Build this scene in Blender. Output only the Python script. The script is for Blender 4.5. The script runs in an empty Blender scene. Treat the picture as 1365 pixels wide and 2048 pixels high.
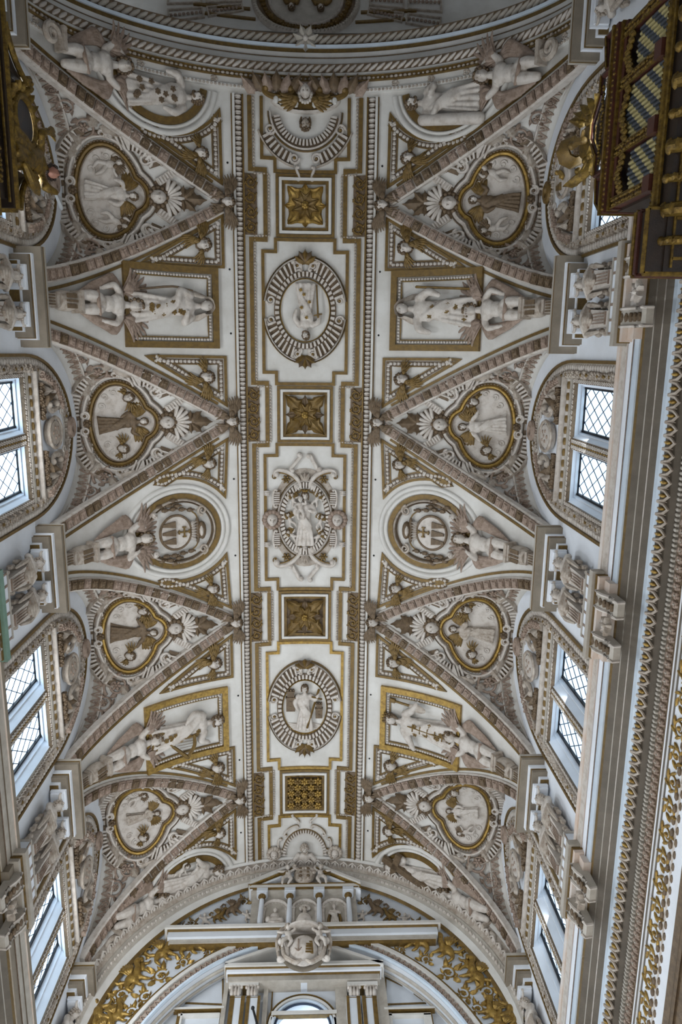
import bpy, bmesh, math, random
import numpy as np
from mathutils import Matrix, Vector, noise as mnoise

random.seed(7)
rng = np.random.default_rng(7)
sc = bpy.context.scene
COL = sc.collection

# ------------------------------------------------------------------ camera
F_PX, AX, AY, AZ, CAMX, CAMZ = 1460.82, 0.2143, -0.0402, 0.003, 0.1987, 1.6
def _rot(ax, ay, az):
    cx, sx, cy, sy, cz, sz = math.cos(ax), math.sin(ax), math.cos(ay), math.sin(ay), math.cos(az), math.sin(az)
    return (np.array([[cz, -sz, 0], [sz, cz, 0], [0, 0, 1]]) @ np.array([[cy, 0, sy], [0, 1, 0], [-sy, 0, cy]])
            @ np.array([[1, 0, 0], [0, cx, -sx], [0, sx, cx]]))
_R = _rot(AX, AY, AZ)
cam = bpy.data.cameras.new('camera')
cam.sensor_fit = 'AUTO'
cam.sensor_width = 36.0
cam.lens = F_PX / 2048 * 36.0
cam.clip_end = 300
camo = bpy.data.objects.new('camera', cam)
COL.objects.link(camo)
_M = np.eye(4)
_M[:3, :3] = (np.diag([1, -1, -1]) @ _R).T
_M[:3, 3] = [CAMX, 0, CAMZ]
camo.matrix_world = Matrix(_M.tolist())
sc.camera = camo

# ------------------------------------------------------------------ view, world and lights
sc.view_settings.view_transform = 'Standard'
sc.view_settings.look = 'None'
sc.view_settings.gamma = 1.0
sc.view_settings.use_curve_mapping = False
sc.view_settings.exposure = 0.0
W = bpy.data.worlds.new('sky')
sc.world = W
W.use_nodes = True
nt = W.node_tree
nt.nodes.clear()
out = nt.nodes.new('ShaderNodeOutputWorld')
bg = nt.nodes.new('ShaderNodeBackground')
# overcast sky, brighter on the sunward (left) side
tc = nt.nodes.new('ShaderNodeTexCoord')
sx = nt.nodes.new('ShaderNodeSeparateXYZ')
mr = nt.nodes.new('ShaderNodeMapRange')
mr.inputs['From Min'].default_value, mr.inputs['From Max'].default_value = -0.6, 0.6
mr.inputs['To Min'].default_value, mr.inputs['To Max'].default_value = 4.5, 1.25
nt.links.new(tc.outputs['Generated'], sx.inputs[0])
nt.links.new(sx.outputs['X'], mr.inputs['Value'])
nt.links.new(mr.outputs[0], bg.inputs['Strength'])
bg.inputs['Color'].default_value = (0.86, 0.93, 1.0, 1)
nt.links.new(bg.outputs[0], out.inputs[0])

def area(name, loc, target, sx, sy, power, col):
    l = bpy.data.lights.new(name, 'AREA')
    l.shape = 'RECTANGLE'
    l.size, l.size_y = sx, sy
    l.energy = power
    l.color = col
    o = bpy.data.objects.new(name, l)
    COL.objects.link(o)
    o.location = loc
    d = (Vector(target) - Vector(loc)).normalized()
    o.rotation_euler = d.to_track_quat('-Z', 'Y').to_euler()
    return o
area('vault_fill_west', (0, 13.2, 1.2), (0, 10.8, 20), 9, 7, 430, (1.0, 0.95, 0.88))  # added upward fill for the vault, no real lamps here
area('vault_fill_middle', (0, 2.5, 1.0), (0, 3.5, 20), 9, 8, 310, (1.0, 0.95, 0.88))  # second added fill, below the middle of the vault
# daylight that falls in through the clerestory windows
for _y in (-3.9, 1.92, 7.95, 13.9):
    area('window_daylight_left', (-5.55, _y, 16.0), (2.5, _y + 0.3, 18.6), 1.2, 2.6, 235 - 1 * _y, (0.92, 0.96, 1.0))
    area('window_daylight_right', (5.55, _y, 16.0), (-1.5, _y + 0.3, 20.0), 1.2, 2.6, 56, (0.82, 0.91, 1.0))
area('west_window_daylight', (0, 16.2, 14.0), (0, 8, 20), 6, 3, 120, (0.84, 0.92, 1.0))
# ------------------------------------------------------------------ materials
MATS = {}
def mat(name, col, rough=0.6, metal=0.0, col2=None, scale=4.0, bump=0.0, bscale=30.0, spread=(0.35, 0.65)):
    m = bpy.data.materials.new(name)
    m.use_nodes = True
    t = m.node_tree
    b = t.nodes['Principled BSDF']
    b.inputs['Roughness'].default_value = rough
    b.inputs['Metallic'].default_value = metal
    b.inputs['Base Color'].default_value = (*col, 1)
    tc = t.nodes.new('ShaderNodeTexCoord')
    if col2:
        n = t.nodes.new('ShaderNodeTexNoise')
        n.inputs['Scale'].default_value = scale
        n.inputs['Detail'].default_value = 6
        n.inputs['Roughness'].default_value = 0.65
        t.links.new(tc.outputs['Object'], n.inputs['Vector'])
        r = t.nodes.new('ShaderNodeValToRGB')
        r.color_ramp.elements[0].position, r.color_ramp.elements[1].position = spread
        r.color_ramp.elements[0].color = (*col, 1)
        r.color_ramp.elements[1].color = (*col2, 1)
        t.links.new(n.outputs['Fac'], r.inputs['Fac'])
        t.links.new(r.outputs['Color'], b.inputs['Base Color'])
    if bump:
        n2 = t.nodes.new('ShaderNodeTexNoise')
        n2.inputs['Scale'].default_value = bscale
        n2.inputs['Detail'].default_value = 4
        t.links.new(tc.outputs['Object'], n2.inputs['Vector'])
        bp = t.nodes.new('ShaderNodeBump')
        bp.inputs['Strength'].default_value = bump
        bp.inputs['Distance'].default_value = 0.02
        t.links.new(n2.outputs['Fac'], bp.inputs['Height'])
        t.links.new(bp.outputs['Normal'], b.inputs['Normal'])
    MATS[name] = m
    return m
WHITE = mat('limewashed_plaster', (0.645, 0.63, 0.595), 0.75, 0, (0.54, 0.52, 0.48), 1.3, 0.12, 40)
WALLW = mat('white_wall_plaster', (0.79, 0.825, 0.875), 0.75, 0, (0.70, 0.73, 0.77), 0.9, 0.12, 40)
WESTW = mat('shaded_blue_plaster', (0.62, 0.655, 0.70), 0.75, 0, (0.55, 0.58, 0.615), 0.9, 0.12, 40)  # the west wall's weaker light is put into this darker blue plaster
STUC = mat('carved_stucco', (0.46, 0.405, 0.345), 0.6, 0, (0.25, 0.195, 0.145), 7.0, 0.35, 60, (0.40, 0.70))
PALE = mat('pale_carved_stucco', (0.56, 0.515, 0.465), 0.55, 0, (0.33, 0.27, 0.215), 6.0, 0.25, 60, (0.45, 0.78))
OCHRE = mat('old_gilding', (0.205, 0.124, 0.030), 0.42, 0.3, (0.120, 0.074, 0.022), 9.0, 0.35, 60)
GILT = mat('bright_gilding', (0.42, 0.27, 0.065), 0.34, 0.55, (0.20, 0.12, 0.032), 11.0, 0.35, 60)
UMBER = mat('umber_stucco', (0.175, 0.118, 0.066), 0.55, 0.1, (0.095, 0.064, 0.036), 10.0, 0.35, 60)
ROSE = mat('rose_stucco', (0.36, 0.275, 0.22), 0.65, 0, (0.20, 0.14, 0.10), 9.0, 0.35, 60)
GREY = mat('grey_stone', (0.46, 0.425, 0.37), 0.6, 0, (0.36, 0.325, 0.275), 4.0, 0.15, 50)
DARKT = mat('shaded_soffit_stone', (0.135, 0.112, 0.085), 0.6, 0, (0.095, 0.08, 0.06), 2.5, 0.12, 50)  # brown stone with the soffits' shade darkened into its colour
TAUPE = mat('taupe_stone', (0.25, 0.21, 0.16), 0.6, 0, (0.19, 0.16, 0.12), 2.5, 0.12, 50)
PINK = mat('pinkish_stone', (0.60, 0.47, 0.38), 0.6, 0, (0.66, 0.62, 0.58), 1.8, 0.12, 50)
DARKW = mat('dark_walnut', (0.032, 0.019, 0.012), 0.45, 0, (0.018, 0.012, 0.009), 6.0, 0.2, 40)
REDW = mat('mahogany', (0.085, 0.026, 0.018), 0.4, 0, (0.05, 0.018, 0.013), 6.0, 0.2, 40)
BRASS = mat('organ_gilding', (0.27, 0.17, 0.030), 0.42, 0.55, (0.085, 0.05, 0.012), 12.0, 0.3, 60)
TIN = mat('organ_tin', (0.105, 0.125, 0.155), 0.35, 0.6, (0.08, 0.095, 0.12), 8.0)
STRAW = mat('pipe_gold_leaf', (0.50, 0.44, 0.22), 0.4, 0.3, (0.40, 0.34, 0.15), 8.0)
LEAD = mat('lead_came', (0.035, 0.05, 0.085), 0.5, 0.2)
IRON = mat('black_iron', (0.015, 0.015, 0.017), 0.5, 0.5)
FLESH = mat('painted_flesh', (0.42, 0.20, 0.14), 0.5)
SILV = mat('silver_cloth', (0.50, 0.53, 0.55), 0.35, 0.5)
CANVAS = mat('dark_painting', (0.028, 0.03, 0.038), 0.4, 0, (0.075, 0.05, 0.04), 3.5, 0, 30, (0.5, 0.75))
FLOORM = mat('marble_floor', (0.42, 0.38, 0.33), 0.35, 0, (0.34, 0.30, 0.26), 2.0)
BLUEW = mat('blue_white_moulding', (0.60, 0.68, 0.76), 0.5, 0, (0.52, 0.60, 0.68), 3.0)
HOLE = mat('vent_hole', (0.006, 0.006, 0.006), 0.9)
GREENB = mat('verdigris_board', (0.20, 0.33, 0.26), 0.6, 0, (0.15, 0.25, 0.2), 3.0)
def glassmat():
    m = bpy.data.materials.new('window_glass')
    m.use_nodes = True
    t = m.node_tree
    t.nodes.clear()
    o = t.nodes.new('ShaderNodeOutputMaterial')
    mix = t.nodes.new('ShaderNodeMixShader')
    a = t.nodes.new('ShaderNodeBsdfTransparent')
    a.inputs[0].default_value = (0.86, 0.94, 1.0, 1)
    g = t.nodes.new('ShaderNodeBsdfGlossy')
    g.inputs['Roughness'].default_value = 0.08
    mix.inputs[0].default_value = 0.06
    t.links.new(a.outputs[0], mix.inputs[1])
    t.links.new(g.outputs[0], mix.inputs[2])
    t.links.new(mix.outputs[0], o.inputs[0])
    return m
GLASS = glassmat()

# ------------------------------------------------------------------ the surfaces of the hall
Z0 = 1.6
ZS, RISE, WA = 16.3 + Z0, 5.0, 6.05                       # springing height, rise and half width of the barrel
AP, HWS, CROWN = 2.1, 0.59, 19.8 + Z0                     # lunette apex, spread and its crown height at the wall
YA = [-9.95, -3.9, 1.92, 7.95, 13.9, 19.8]                # lunette axes
YP = [-6.9, -1.05, 4.97, 10.93, 16.85]                    # pier axes
YE, YW = -6.7, 16.85                                      # east arch, west wall
def zb(a):
    return ZS + RISE * np.sqrt(np.clip(1 - (a / WA) ** 2, 0, 1))
def hw(a):
    return np.clip((a - AP) * HWS, 0, 9)
_ZAP = float(zb(np.array(AP)))
def F(X, Y):
    X = np.asarray(X, float)
    Y = np.asarray(Y, float)
    a = np.abs(X)
    z = zb(a)
    ya = np.array(YA)
    y = Y - ya[np.argmin(np.abs(Y[..., None] - ya), axis=-1)]
    w = hw(a)
    t = np.clip((a - AP) / (WA - AP), 0, 1)
    c = (1 - t) * _ZAP + t * CROWN
    s = np.sqrt(np.clip(1 - (y / np.maximum(w, 1e-6)) ** 2, 0, 1))
    return np.where(np.abs(y) < w, z + (c - z) * s, z)
def unit(v):
    return v / np.maximum(np.linalg.norm(v, axis=-1, keepdims=True), 1e-9)
class Vault:
    def n(s, X, Y):
        e = 0.02
        gx = (F(X + e, Y) - F(X - e, Y)) / (2 * e)
        gy = (F(X, Y + e) - F(X, Y - e)) / (2 * e)
        return unit(np.stack([gx, gy, -np.ones_like(gx)], -1))
    def p(s, X, Y, h=0.0):
        X = np.asarray(X, float)
        Y = np.asarray(Y, float)
        return np.stack([X, Y, F(X, Y)], -1) + s.n(X, Y) * np.asarray(h)[..., None]
class Barrel(Vault):                                       # the plain barrel, without lunettes
    def n(s, X, Y):
        a = np.abs(X)
        e = 0.01
        gx = np.sign(X) * (zb(a + e) - zb(np.abs(a - e))) / (2 * e)
        return unit(np.stack([gx, 0 * gx, -np.ones_like(gx)], -1))
    def p(s, X, Y, h=0.0):
        X = np.asarray(X, float)
        Y = np.asarray(Y, float)
        return np.stack([X, Y, zb(np.abs(X))], -1) + s.n(X, Y) * np.asarray(h)[..., None]
class Side:                                                # u = Y, v = Z on a long wall
    def __init__(s, sg, x=WA):
        s.sg, s.x = sg, x
    def n(s, u, v):
        u = np.asarray(u, float)
        return np.stack([-s.sg + 0 * u, 0 * u, 0 * u], -1)
    def p(s, u, v, h=0.0):
        u = np.asarray(u, float)
        v = np.asarray(v, float)
        return np.stack([s.sg * (s.x + 0 * u), u, v], -1) + s.n(u, v) * np.asarray(h)[..., None]
class West:                                                # u = X, v = Z
    def __init__(s, y=YW):
        s.y = y
    def n(s, u, v):
        u = np.asarray(u, float)
        return np.stack([0 * u, -1 + 0 * u, 0 * u], -1)
    def p(s, u, v, h=0.0):
        u = np.asarray(u, float)
        v = np.asarray(v, float)
        return np.stack([u, s.y + 0 * u, v], -1) + s.n(u, v) * np.asarray(h)[..., None]
VA, BA, WE = Vault(), Barrel(), West()
SD = {-1: Side(-1), 1: Side(1)}

# ------------------------------------------------------------------ mesh kit: a mesh is (V, F) with V an Nx3 array
class Dark(tuple):                                         # a dark face standing in for shade at eyes, brows and mouth
    pass
def join(ms):
    V, Fc, o = [], [], 0
    for v, f in ms:
        V.append(np.asarray(v, float))
        Fc += [type(q)(i + o for i in q) if isinstance(q, Dark) else tuple(i + o for i in q) for q in f]
        o += len(v)
    return (np.concatenate(V) if V else np.zeros((0, 3)), Fc)
def xf(m, loc=(0, 0, 0), rot=None, s=1.0):
    v = np.asarray(m[0], float) * np.asarray(s)
    if rot is not None:
        v = v @ np.asarray(rot).T
    return (v + np.asarray(loc), m[1])
def rz(a):
    c, s = math.cos(a), math.sin(a)
    return np.array([[c, -s, 0], [s, c, 0], [0, 0, 1]])
def ry(a):
    c, s = math.cos(a), math.sin(a)
    return np.array([[c, 0, s], [0, 1, 0], [-s, 0, c]])
def rx(a):
    c, s = math.cos(a), math.sin(a)
    return np.array([[1, 0, 0], [0, c, -s], [0, s, c]])
def gridf(nu, nv, closeu=False, closev=False):
    f = []
    for i in range(nu if closeu else nu - 1):
        for j in range(nv if closev else nv - 1):
            a, b = i, (i + 1) % nu
            c, d = j, (j + 1) % nv
            f.append((a * nv + c, b * nv + c, b * nv + d, a * nv + d))
    return f
def box(c, s):
    c, s = np.asarray(c, float), np.asarray(s, float) / 2
    v = np.array([[x, y, z] for x in (-1, 1) for y in (-1, 1) for z in (-1, 1)]) * s + c
    return (v, [(0, 1, 3, 2), (4, 6, 7, 5), (0, 4, 5, 1), (2, 3, 7, 6), (0, 2, 6, 4), (1, 5, 7, 3)])
def hexa(p):                                               # 8 points: lower ring 0-3, upper ring 4-7
    return (np.asarray(p, float), [(0, 1, 2, 3), (7, 6, 5, 4), (0, 4, 5, 1), (1, 5, 6, 2), (2, 6, 7, 3), (3, 7, 4, 0)])
def ball(c, r, nu=10, nv=6):
    r = np.broadcast_to(np.asarray(r, float), (3,))
    v, f = [], []
    for j in range(nv + 1):
        t = math.pi * j / nv
        for i in range(nu):
            p = 2 * math.pi * i / nu
            v.append((math.sin(t) * math.cos(p), math.sin(t) * math.sin(p), math.cos(t)))
    for j in range(nv):
        for i in range(nu):
            k = (i + 1) % nu
            f.append((j * nu + i, (j + 1) * nu + i, (j + 1) * nu + k, j * nu + k))
    return (np.array(v) * r + np.asarray(c), f)
def lathe(prof, n=16):                                     # profile of (r, z)
    p = np.array(prof, float)
    a = np.linspace(0, 2 * math.pi, n, endpoint=False)
    v = np.stack([p[:, None, 0] * np.cos(a), p[:, None, 0] * np.sin(a), np.broadcast_to(p[:, None, 1], (len(p), n))], -1).reshape(-1, 3)
    return (v, gridf(len(p), n, False, True))
def tube(path, rad, n=8, flat=1.0, up=(0, 0, 1), closed=False):
    P = np.asarray(path, float)
    r = np.broadcast_to(np.asarray(rad, float), (len(P),))
    if closed:
        T = unit(np.roll(P, -1, 0) - np.roll(P, 1, 0))
    else:
        T = unit(np.gradient(P, axis=0))
    U = np.broadcast_to(np.asarray(up, float), P.shape)
    B = np.cross(T, U)
    bad = np.linalg.norm(B, axis=1) < 1e-3
    if bad.any():
        B[bad] = np.cross(T[bad], [0.3, 0.9, 0.2])
    B = unit(B)
    N = unit(np.cross(B, T))
    a = np.linspace(0, 2 * math.pi, n, endpoint=False)
    V = P[:, None] + r[:, None, None] * (np.cos(a)[None, :, None] * B[:, None] + flat * np.sin(a)[None, :, None] * N[:, None])
    f = gridf(len(P), n, closed, True)
    if not closed:
        f += [tuple(range(n - 1, -1, -1)), tuple((len(P) - 1) * n + i for i in range(n))]
    return (V.reshape(-1, 3), f)
def limb(pts, rads, n=8, sub=4, flat=1.0):
    P, r = np.asarray(pts, float), np.asarray(rads, float)
    t = np.arange(len(P))
    tt = np.linspace(0, len(P) - 1, (len(P) - 1) * sub + 1)
    Q = np.stack([np.interp(tt, t, P[:, k]) for k in range(3)], -1)
    Q[1:-1] = (Q[:-2] + 2 * Q[1:-1] + Q[2:]) / 4
    q = np.interp(tt, t, r)
    d0, d1 = unit(Q[0] - Q[1]), unit(Q[-1] - Q[-2])
    Q = np.concatenate([[Q[0] + d0 * q[0] * 0.9, Q[0] + d0 * q[0] * 0.6], Q, [Q[-1] + d1 * q[-1] * 0.6, Q[-1] + d1 * q[-1] * 0.9]])
    q = np.concatenate([[q[0] * 0.35, q[0] * 0.8], q, [q[-1] * 0.8, q[-1] * 0.35]])
    return tube(Q, q, n, flat)
def resample(pts, step, closed=False):
    P = [np.asarray(p, float) for p in pts]
    if closed:
        P = P + [P[0]]
    o = []
    for a, b in zip(P[:-1], P[1:]):
        k = max(1, int(round(np.linalg.norm(b - a) / step)))
        o += [a + (b - a) * i / k for i in range(k)]
    if not closed:
        o.append(P[-1])
    return np.array(o)
def spath(S, pts, step=0.15, closed=False, h=0.0):
    q = resample(pts, step, closed)
    return S.p(q[:, 0], q[:, 1], h), S.n(q[:, 0], q[:, 1])
def sweep(P, N, prof, closed=False, caps=True):
    n = len(P)
    seg = unit(np.roll(P, -1, 0) - P)
    t2, t1 = seg.copy(), np.roll(seg, 1, 0)
    if not closed:
        t1[0] = t2[0]
        t2[-1] = t1[-1]
    b1, b2 = unit(np.cross(N, t1)), unit(np.cross(N, t2))
    dt = np.clip((b1 * b2).sum(1, keepdims=True), -0.6, 1)
    B = (b1 + b2) / (1 + dt)
    pr = np.array(prof, float)
    V = P[:, None] + B[:, None] * pr[None, :, :1] + N[:, None] * pr[None, :, 1:]
    m = len(pr)
    f = gridf(n, m, closed, False)
    if caps and not closed:
        f += [tuple(range(m)), tuple((n - 1) * m + i for i in range(m - 1, -1, -1))]
    return (V.reshape(-1, 3), f)
def band(S, pts, w0, w1, h, closed=False, step=0.15, base=-0.02):
    P, N = spath(S, pts, step, closed)
    return sweep(P, N, [(w0, base), (w0, h), (w1, h), (w1, base)], closed)
def halfround(w, h, k=5, off=0.0, base=0.0):
    a = np.linspace(math.pi, 0, k + 1)
    return [(off + w * math.cos(t), base + h * math.sin(t)) for t in a]
def along(P, N, spacing, tmpl, closed=False, jitter=0.0, off=0.0, h=0.0, scale=1.0, flip=False):
    """copies of a template (x along the path, y across, z out) at even spacing, as one mesh"""
    V = along_frames(P, N, spacing, closed, off, h)
    o = []
    for c, R in V:
        s = scale * (1 + jitter * (random.random() - 0.5))
        o.append(xf(tmpl, c, R, s))
    return join(o)
def along_frames(P, N, spacing, closed=False, off=0.0, h=0.0):
    if closed:
        P = np.concatenate([P, P[:1]])
        N = np.concatenate([N, N[:1]])
    d = np.concatenate([[0], np.cumsum(np.linalg.norm(np.diff(P, axis=0), axis=1))])
    k = max(1, int(round(d[-1] / spacing)))
    t = (np.arange(k) + 0.5) * d[-1] / k
    Q = np.stack([np.interp(t, d, P[:, i]) for i in range(3)], -1)
    M = unit(np.stack([np.interp(t, d, N[:, i]) for i in range(3)], -1))
    e = 0.01
    T = unit(np.stack([np.interp(t + e, d, P[:, i]) - np.interp(t - e, d, P[:, i]) for i in range(3)], -1))
    B = unit(np.cross(M, T))
    T = np.cross(B, M)
    return [(Q[i] + B[i] * off + M[i] * h, np.stack([T[i], B[i], M[i]], 1)) for i in range(k)]
def fan(S, pts, h, rings=6, base=-0.03, step=0.12, dome=0.0):
    """a slab with a star-shaped outline that follows the surface"""
    q = resample(pts, step, True)
    c = q.mean(0)
    V, n = [], len(q)
    for k in range(rings):
        s = 1 - k / rings
        u = c + (q - c) * s
        V.append(S.p(u[:, 0], u[:, 1], h + dome * (1 - s * s)))
    V.append(S.p(c[None, 0], c[None, 1], h + dome))
    b = S.p(q[:, 0], q[:, 1], base)
    V = np.concatenate([b] + V)
    f = gridf(rings + 1, n, False, True)
    l = rings * n
    f += [(l + i, l + (i + 1) % n, (rings + 1) * n) for i in range(n)]
    return (V, f)
def ell(c, rx_, ry_, n=40, a0=0.0, a1=2 * math.pi, end=False):
    t = np.linspace(a0, a1, n, endpoint=end)
    return [(c[0] + rx_ * math.cos(x), c[1] + ry_ * math.sin(x)) for x in t]
def spiral(turns=1.6, r0=1.0, r1=0.15, n=36, a0=0.0, sg=1):
    t = np.linspace(0, 1, n)
    r = r0 * (1 - t) + r1 * t
    a = a0 + sg * t * turns * 2 * math.pi
    return np.stack([r * np.cos(a), r * np.sin(a), 0 * t], -1)
class Frame:
    """local x right, y up, z out of the surface at plan point (u, v) of surface S"""
    def __init__(s, S, u, v, up, h=0.0, tilt=0.0):
        p = S.p(np.array([u]), np.array([v]), h)[0]
        n = S.n(np.array([u]), np.array([v]))[0]
        up = np.asarray(up, float)
        y = unit(up - n * (up @ n))
        x = np.cross(y, n)
        s.S, s.o, s.R = S, p, np.stack([x, y, n], 1)
        if tilt:
            s.R = s.R @ rz(tilt)
    def rigid(s, m, scale=1.0):
        return (s.o + (np.asarray(m[0]) * scale) @ s.R.T, m[1])
    def wrap(s, m, scale=1.0):
        """lay the mesh over the surface: z becomes the height above it"""
        v = np.asarray(m[0]) * scale
        q = s.o + v[:, :1] * s.R[:, 0] + v[:, 1:2] * s.R[:, 1]
        if isinstance(s.S, Vault):
            u, w = q[:, 0], q[:, 1]
        elif isinstance(s.S, Side):
            u, w = q[:, 1], q[:, 2]
        else:
            u, w = q[:, 0], q[:, 2]
        return (s.S.p(u, w, v[:, 2]), m[1])
    def mat(s, scale=1.0):
        M = np.eye(4)
        M[:3, :3] = s.R * scale
        M[:3, 3] = s.o
        return Matrix(M.tolist())

# ------------------------------------------------------------------ objects
def tomesh(name, groups, smooth=40):
    V, Fc, mi, ms, o = [], [], [], [], 0
    for (v, f), m in groups:
        if m not in ms:
            ms.append(m)
        k = ms.index(m)
        V.append(np.asarray(v, float))
        Fc += [tuple(int(i) + o for i in q) for q in f]
        if any(isinstance(q, Dark) for q in f):
            if UMBER not in ms:
                ms.append(UMBER)
            u = ms.index(UMBER)
            mi += [u if isinstance(q, Dark) else k for q in f]
        else:
            mi += [k] * len(f)
        o += len(v)
    me = bpy.data.meshes.new(name)
    me.from_pydata(np.concatenate(V).tolist(), [], Fc)
    for m in ms:
        me.materials.append(m)
    me.polygons.foreach_set('material_index', mi)
    if smooth:
        me.polygons.foreach_set('use_smooth', [True] * len(Fc))
        me.set_sharp_from_angle(angle=math.radians(smooth))
    me.update()
    return me
def link(name, me, parent=None, mw=None, kind=None, label=None):
    o = bpy.data.objects.new(name, me)
    COL.objects.link(o)
    if parent is not None:
        o.parent = parent
    if mw is not None:
        o.matrix_world = mw
    if kind:
        o['kind'] = kind
    if label:
        o['label'] = label
    return o
POS = {}
def mk(name, groups, parent=None, kind=None, label=None, smooth=40):
    """one mesh object from world-space groups [((V, F), material), ...]; under an Empty the mesh is moved to the Empty's origin"""
    if isinstance(groups, tuple):
        groups = [groups]
    if parent is not None and parent.name in POS:
        p = POS[parent.name]
        groups = [((np.asarray(v) - p, f), m) for (v, f), m in groups]
    o = link(name, tomesh(name, groups, smooth), parent, None, kind, label)
    if parent is not None and parent.name in POS:
        POS[o.name] = np.zeros(3) + POS[parent.name]
    return o
def thing(name, label, cat, loc=(0, 0, 0), group=None):
    o = bpy.data.objects.new(name, None)
    COL.objects.link(o)
    o.empty_display_size = 0.1
    o.location = tuple(float(x) for x in loc)
    POS[o.name] = np.asarray(loc, float)
    o['label'], o['category'] = label, cat
    if group:
        o['group'] = group
    return o
def thing_m(name, label, cat, mw, group=None):
    o = bpy.data.objects.new(name, None)
    COL.objects.link(o)
    o.empty_display_size = 0.1
    o.matrix_world = mw
    o['label'], o['category'] = label, cat
    if group:
        o['group'] = group
    return o
def tag(o, label, cat, group=None):
    o['label'], o['category'] = label, cat
    if group:
        o['group'] = group
    return o
def struct(name, groups, smooth=40):
    o = mk(name, groups, None, 'structure', None, smooth)
    return o
def fuse(ms, voxel, smooth=4, dec=None):
    """weld overlapping solids into one continuous skin"""
    v, f = join(ms)
    me = bpy.data.meshes.new('tmp')
    me.from_pydata(v.tolist(), [], f)
    o = bpy.data.objects.new('tmp', me)
    COL.objects.link(o)
    r = o.modifiers.new('r', 'REMESH')
    r.mode = 'VOXEL'
    r.voxel_size = voxel
    if smooth:
        s = o.modifiers.new('s', 'SMOOTH')
        s.factor = 0.5
        s.iterations = smooth
    if dec:
        d = o.modifiers.new('d', 'DECIMATE')
        d.ratio = dec
    dg = bpy.context.evaluated_depsgraph_get()
    ev = o.evaluated_get(dg).to_mesh()
    V = np.array([x.co[:] for x in ev.vertices])
    Q = [tuple(p.vertices) for p in ev.polygons]
    o.evaluated_get(dg).to_mesh_clear()
    bpy.data.objects.remove(o)
    bpy.data.meshes.remove(me)
    return (V, Q)
# ------------------------------------------------------------------ measuring: where the line of sight through a pixel of the photo meets an upright plane
def _ray(x, y):
    return _R.T @ np.array([(x - 682.5) / F_PX, (y - 1024) / F_PX, 1.0])
def at_x(x, y, X):
    d = _ray(x, y)
    t = (X - CAMX) / d[0]
    return d[1] * t, CAMZ + d[2] * t                       # Y, Z
def at_y(x, y, Y):
    d = _ray(x, y)
    t = Y / d[1]
    return CAMX + d[0] * t, CAMZ + d[2] * t                # X, Z

# ------------------------------------------------------------------ ceiling
th = np.linspace(-math.pi / 2, math.pi / 2, 181)
gx = WA * np.sin(th)
gy = np.linspace(YE, YW, 393)
GX, GY = np.meshgrid(gx, gy, indexing='ij')
ceiling = struct('ceiling', [((np.stack([GX, GY, F(GX, GY)], -1).reshape(-1, 3), gridf(181, 393)), WHITE)], 35)

# ------------------------------------------------------------------ long walls with their window openings
WIN0, WIN1, WZ0, WZ1 = 0.14, 1.33, 14.75, 17.75
def wall_sheet(axis_pts, zs, hole, place):
    V, f, idx = [], [], {}
    for i, u in enumerate(axis_pts):
        for j, z in enumerate(zs):
            V.append(place(u, z))
    n = len(zs)
    for i in range(len(axis_pts) - 1):
        for j in range(n - 1):
            if not hole((axis_pts[i] + axis_pts[i + 1]) / 2, (zs[j] + zs[j + 1]) / 2):
                f.append((i * n + j, (i + 1) * n + j, (i + 1) * n + j + 1, i * n + j + 1))
    return (np.array(V), f)
def side_hole(y, z):
    if not WZ0 < z < WZ1:
        return False
    return any(WIN0 < abs(y - c) < WIN1 for c in YA[1:5])
ys = sorted([-21.0, 17.2] + [c + s * w for c in YA[1:5] for s in (-1, 1) for w in (WIN0, WIN1)])
walls = {}
for sg, nm in ((-1, 'wall_left'), (1, 'wall_right')):
    up = wall_sheet(ys, [14.6, WZ0, WZ1, 21.6], side_hole, lambda u, z: (sg * WA, u, z))
    low = (np.array([(sg * 6.75, -21, 0), (sg * 6.75, 17.2, 0), (sg * 6.75, 17.2, 14.65), (sg * 6.75, -21, 14.65)]), [(0, 1, 2, 3)])
    lid = (np.array([(sg * WA, -21, 14.65), (sg * WA, 17.2, 14.65), (sg * 6.75, 17.2, 14.65), (sg * 6.75, -21, 14.65)]), [(0, 1, 2, 3)])
    walls[sg] = struct(nm, [(join([up, low, lid]), WALLW)], 0)
struct('floor', [(box((0, 1, -0.1), (26, 46, 0.2)), FLOORM)], 0)
struct('light_block_east', [(box((0, -21.1, 14), (21, .2, 28)), WALLW)], 0)  # unseen, added to keep outside light off the east end
struct('light_block_roof', [(box((0, -14, 28.1), (21, 14.6, .2)), TAUPE)], 0)  # unseen cover added over the crossing to block sky light
struct('light_block_gable', [(join([box((0, -6.78, 25.6), (21, .1, 5)), box((-8.3, -6.78, 21.4), (4.3, .1, 13.4)), box((8.3, -6.78, 21.4), (4.3, .1, 13.4))]), TAUPE)], 0)  # added to stop sky light leaking in above the vault end
for _s, _n in ((-1, 'light_block_left'), (1, 'light_block_right')):
    struct(_n, [(box((_s * 10.4, -14, 21.4), (.2, 14.6, 13.4)), TAUPE)], 0)  # unseen sheets added to block light from the sides

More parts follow.
